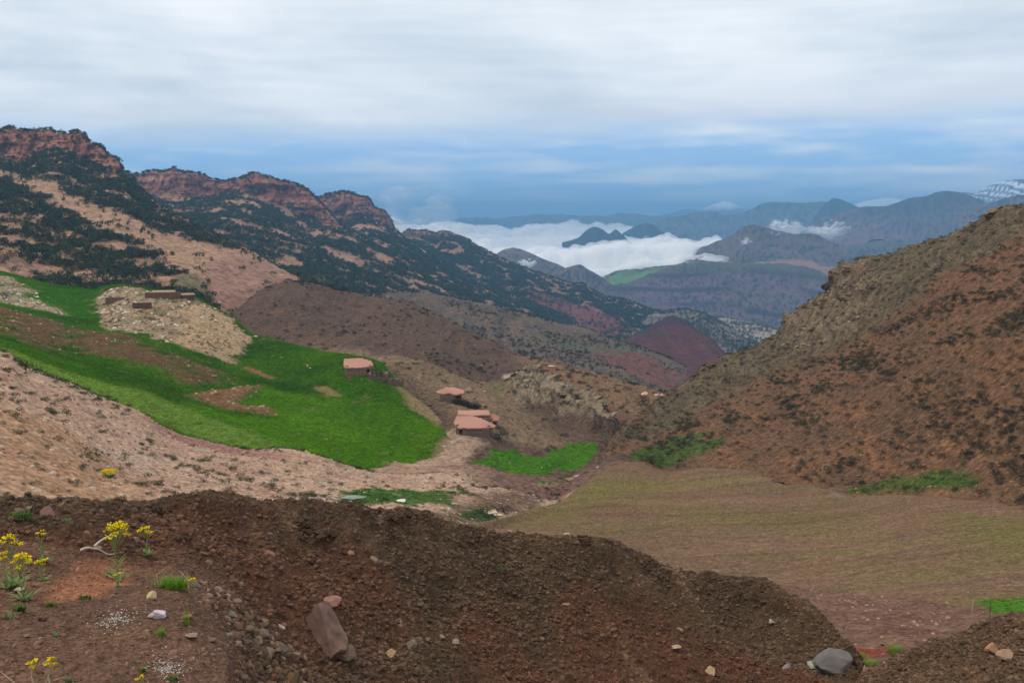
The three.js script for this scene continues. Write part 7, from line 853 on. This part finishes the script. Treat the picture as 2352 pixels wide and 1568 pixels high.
function blade(len, wide, lean, turn, curl = 0.5) {                // one leaf or grass blade as a bent strip
  const p = [], n = 4; for (let i = 0; i <= n; i++) { const t = i / n, w = wide * (i === n ? 0.05 : Math.sin(Math.PI * (0.18 + 0.8 * t))) * 0.5, out = lean * t * len + curl * t * t * len * 0.4, up = len * t * (1 - 0.35 * curl * t); p.push([-w, up, out], [w, up, out]); }
  const v = []; for (let i = 0; i < n; i++) { const [a, b, c, d] = [p[i * 2], p[i * 2 + 1], p[i * 2 + 2], p[i * 2 + 3]]; v.push(...a, ...b, ...c, ...c, ...b, ...d); }
  const g = new THREE.BufferGeometry(); g.setAttribute('position', new THREE.Float32BufferAttribute(v, 3)); g.rotateY(turn); g.computeVertexNormals(); return g;
}
const woadLeaf = leafy(118, 138, 84, { transmission: 0.2, thickness: 0 }), woadStem = plain(126, 138, 82), bloom = leafy(226, 204, 20), bloomDeep = leafy(206, 180, 16), dryStem = plain(188, 168, 134), grassLeaf = leafy(104, 140, 40, { transmission: 0.25, thickness: 0 }), grassDark = leafy(70, 104, 40);
const seg = (a, b, r0, r1) => { const d = b.clone().sub(a), g = new THREE.CylinderGeometry(r1, r0, d.length(), 5, 1); g.translate(0, d.length() / 2, 0); g.applyQuaternion(new THREE.Quaternion().setFromUnitVectors(new THREE.Vector3(0, 1, 0), d.clone().normalize())); g.translate(a.x, a.y, a.z); g.deleteAttribute('uv'); return g; };
function woad(label, [x, z, high, wide], land, dry = false, heads = 7) {
  const o = new THREE.Group(); o.name = numbered('yellow_flower'); o.position.set(x, onGround(land, x, z, 0.01), z); o.userData = { label, category: 'flower', group: 'yellow flowering plants' }; scene.add(o);
  const fork = new THREE.Vector3(rr(-0.03, 0.03), high * 0.55, rr(-0.03, 0.03)), stems = [seg(new THREE.Vector3(), fork, 0.006, 0.0045)], V = (a, b, c) => new THREE.Vector3(a, b, c);
  for (let i = 0; i < heads; i++) {
    const a = i * 2.4 + rr(-0.4, 0.4), r = wide * 0.5 * Math.sqrt((i + 0.4) / heads), tip = V(Math.cos(a) * r, high * (1 - 0.22 * Math.pow(i / heads, 1.3)) + rr(-0.02, 0.02) * high, Math.sin(a) * r); stems.push(seg(fork.clone().lerp(tip, rr(0, 0.2)), tip, 0.003, 0.002));
    const fl = []; for (let k = 0; k < 26; k++) { const s = Math.max(0.012, wide * 0.05), b = blade(s * rr(0.7, 1.3), s * 0.9, rr(-1.5, 1.5), rr(0, 6), 0.8); const q = wide * 0.15; b.translate(tip.x + rr(-q, q), tip.y + rr(-q * 0.5, q * 0.4), tip.z + rr(-q, q)); fl.push(b); } part('flower_head', mergeGeometries(fl), i % 3 ? bloom : bloomDeep, o);
  }
  part('stem', mergeGeometries(stems), dry ? dryStem : woadStem, o);
  if (!dry) { const lv = []; for (let i = 0; i < 16; i++) lv.push(blade(high * rr(0.16, 0.3), 0.022, rr(0.5, 1.3), rr(0, 6.28), 0.9)); for (let i = 0; i < 14; i++) { const b = blade(high * rr(0.1, 0.16), 0.012, 0.9, i * 2.4, 0.6); b.translate(0, high * rr(0.05, 0.5), 0); lv.push(b); } part('leaves', mergeGeometries(lv), woadLeaf, o); }
  return o;
}
woad('yellow flower with the widest head at the left, leafy rosette below', SPOT.plant_a, E, false, 12);
woad('small yellow flower just right of the widest one', SPOT.plant_b, E, false, 5);
woad('tall thin yellow flower at the back of the left group', SPOT.plant_c, E, false, 6);
woad('tallest bushy yellow flower in front of the dark hollow', SPOT.plant_d, E, false, 16);
woad('yellow flower with few heads right of the tallest one', SPOT.plant_e, E, false, 6);
woad('single small yellow flower on the dark grey block', SPOT.plant_f, E, false, 3);
woad('tiny yellow flower low at the foot of the tallest one', SPOT.plant_g, E, false, 2);
woad('yellow flower on pale dry stems in the bottom left corner', SPOT.plant_h, E, true, 4);
woad('larger yellow flower on pale dry stems right of the corner one', SPOT.plant_i, E, true, 5);
woad('half hidden yellow flower at the bottom edge of the ledge', SPOT.plant_j, E, false, 2);
woad('yellow flower at the back near the red-brown block', SPOT.plant_k, E, false, 3);
woad('yellow flower at the very left edge', SPOT.plant_l, E, false, 5);
{ const [x, z] = SPOT.yellow_bush; const o = woad('yellow flowering bush on the pinkish slope beyond the bank', [x, z, 0.75, 1.0], 'pink_slope', false, 26); part('foliage', foliage(160, 7, 0.12, 0.5), grassDark, o).scale.setScalar(0.8); }
function tuft(label, [x, z, wide, high], land, mat, n = 60, cat = 'grass') { const o = new THREE.Mesh(mergeGeometries(Array.from({ length: n }, () => { const a = rr(0, 6.28), r = Math.sqrt(rnd()) * wide * 0.4, b = blade(high * rr(0.5, 1.1), Math.max(0.006, wide * 0.02), rr(0.1, 0.6), rr(0, 6.28), 0.6); b.translate(Math.cos(a) * r, 0, Math.sin(a) * r * 0.7); return b; })), mat); o.name = numbered('grass_tuft'); o.position.set(x, onGround(land, x, z, 0.006), z); o.castShadow = o.receiveShadow = true; o.userData = { label, category: cat, group: 'green tufts' }; scene.add(o); return o; }
const tufts = { grass_a: ['bright green grass clump at the back edge of the ledge', grassLeaf, 320], tuft_a: ['small bright green tuft below the white stone', grassLeaf, 60], tuft_b: ['tall narrow green sprig at the ledge edge', grassLeaf, 16], tuft_c: ['grey-green seedling alone on the bare ledge', woadLeaf, 24], tuft_d: ['green tuft on the ledge near the left edge', grassDark, 60], tuft_e: ['green tuft in front of the clay patch', grassDark, 60], tuft_f: ['low green tuft along the edge of the clay patch', grassDark, 80], tuft_g: ['grey-green rosette below the red-brown block', woadLeaf, 30], tuft_h: ['dark green mat behind the flowers at the left', grassDark, 160], tuft_i: ['green rosette on the rim of the ledge', woadLeaf, 30], tuft_j: ['green tuft near the lower white chips', grassDark, 40], tuft_k: ['small green tuft left of the lower white chips', grassDark, 30], tuft_l: ['small green tuft on the rim at the left', grassDark, 30], tuft_m: ['green tuft beside the foot of the tallest flower', grassDark, 36], tuft_n: ['small green sprig alone on the bank face', grassDark, 12], tuft_o: ['thin green stem on the crest of the bank', grassDark, 5], tuft_p: ['grey-green seedling at the bottom left', woadLeaf, 30], tuft_q: ['grey-green leaves at the left edge of the ledge', woadLeaf, 40] };
for (const k in tufts) tuft(tufts[k][0], SPOT[k], E, tufts[k][1], tufts[k][2], k[0] === 'g' ? 'grass' : 'plant');
[['rub_a', 'green tuft left in the gap between bank and mound'], ['rub_b', 'brightest green tuft in the gap between bank and mound'], ['rub_c', 'low green tuft in front of the brightest one'], ['rub_d', 'grey-green tuft on the rubble above the mound']].forEach(([k, l], i) => tuft(l, SPOT[k], 'ploughed_field', i === 3 ? woadLeaf : grassLeaf, 160));
{ // dry things
  const stalk = (name, label, pts, r, m) => { const g = []; pts.forEach(line => { for (let i = 0; i < line.length - 1; i++) g.push(seg(line[i], line[i + 1], r * (1 - 0.6 * i / line.length), r * (1 - 0.6 * (i + 1) / line.length))); }); const o = new THREE.Mesh(mergeGeometries(g), m); o.name = numbered(name); o.castShadow = o.receiveShadow = true; o.userData = { label, category: name.split('_').pop() }; scene.add(o); return o; };
  const V = (a, b, c) => new THREE.Vector3(a, b, c), [ax, az, bx, bz] = SPOT.stick, line = [], line2 = []; for (let i = 0; i <= 8; i++) { const t = i / 8, x = ax + (bx - ax) * t, z = az + (bz - az) * t; line.push(V(x, onGround(E, x, z) + 0.03 + 0.02 * Math.sin(t * 5), z)); if (i > 2 && i < 7) line2.push(V(x, onGround(E, x, z) + 0.03 + 0.03 * (i - 2), z - 0.03 * (i - 2))); }
  stalk('dead_branch', 'bleached dead branch lying in front of the dark hollow', [line, line2], 0.011, plain(198, 182, 160));
  const [sx, sz, sh] = SPOT.dry_stalk, sy = onGround('earth_mound', sx, sz); stalk('dry_stalk', 'pale forked dry stalk standing on the corner mound', [[V(sx, sy, sz), V(sx - sh * 0.25, sy + sh * 0.5, sz), V(sx - sh * 0.45, sy + sh, sz)], [V(sx - sh * 0.25, sy + sh * 0.5, sz), V(sx - sh * 0.22, sy + sh * 0.95, sz)]], 0.007, dryStem);
  const [tx, tz, th] = SPOT.thin_plant, ty = onGround('earth_mound', tx, tz); stalk('thin_stem', 'thin dark green stem standing on the corner mound', [[V(tx, ty, tz), V(tx + 0.01, ty + th * 0.6, tz), V(tx, ty + th, tz)]], 0.004, plain(70, 84, 50));
  const [gx, gz] = SPOT.grass_a, gy = onGround(E, gx, gz); for (let i = 0; i < 4; i++) { const x = gx + rr(-0.12, 0.16), h = rr(0.1, 0.22); stalk('dry_grass_stalk', 'dry straw stalk rising from the bright grass clump', [[V(x, gy, gz), V(x + rr(-0.02, 0.05), gy + h * 0.6, gz), V(x + rr(-0.05, 0.1), gy + h, gz)]], 0.003, dryStem).userData.group = 'dry stalks in the grass clump'; }
  const [hx, hz] = SPOT.plant_h, hy = onGround(E, hx, hz); [['dry stalk leaning right between the two corner flowers', 0.14, 0.2], ['dry stalk leaning left in the bottom left corner', -0.2, 0.13]].forEach(([l, dx, h]) => stalk('dry_grass_stalk', l, [[V(hx + dx * 0.3, hy, hz), V(hx + dx * 0.7, hy + h * 0.6, hz), V(hx + dx, hy + h, hz)]], 0.004, dryStem));
}


renderer.render(scene, camera);
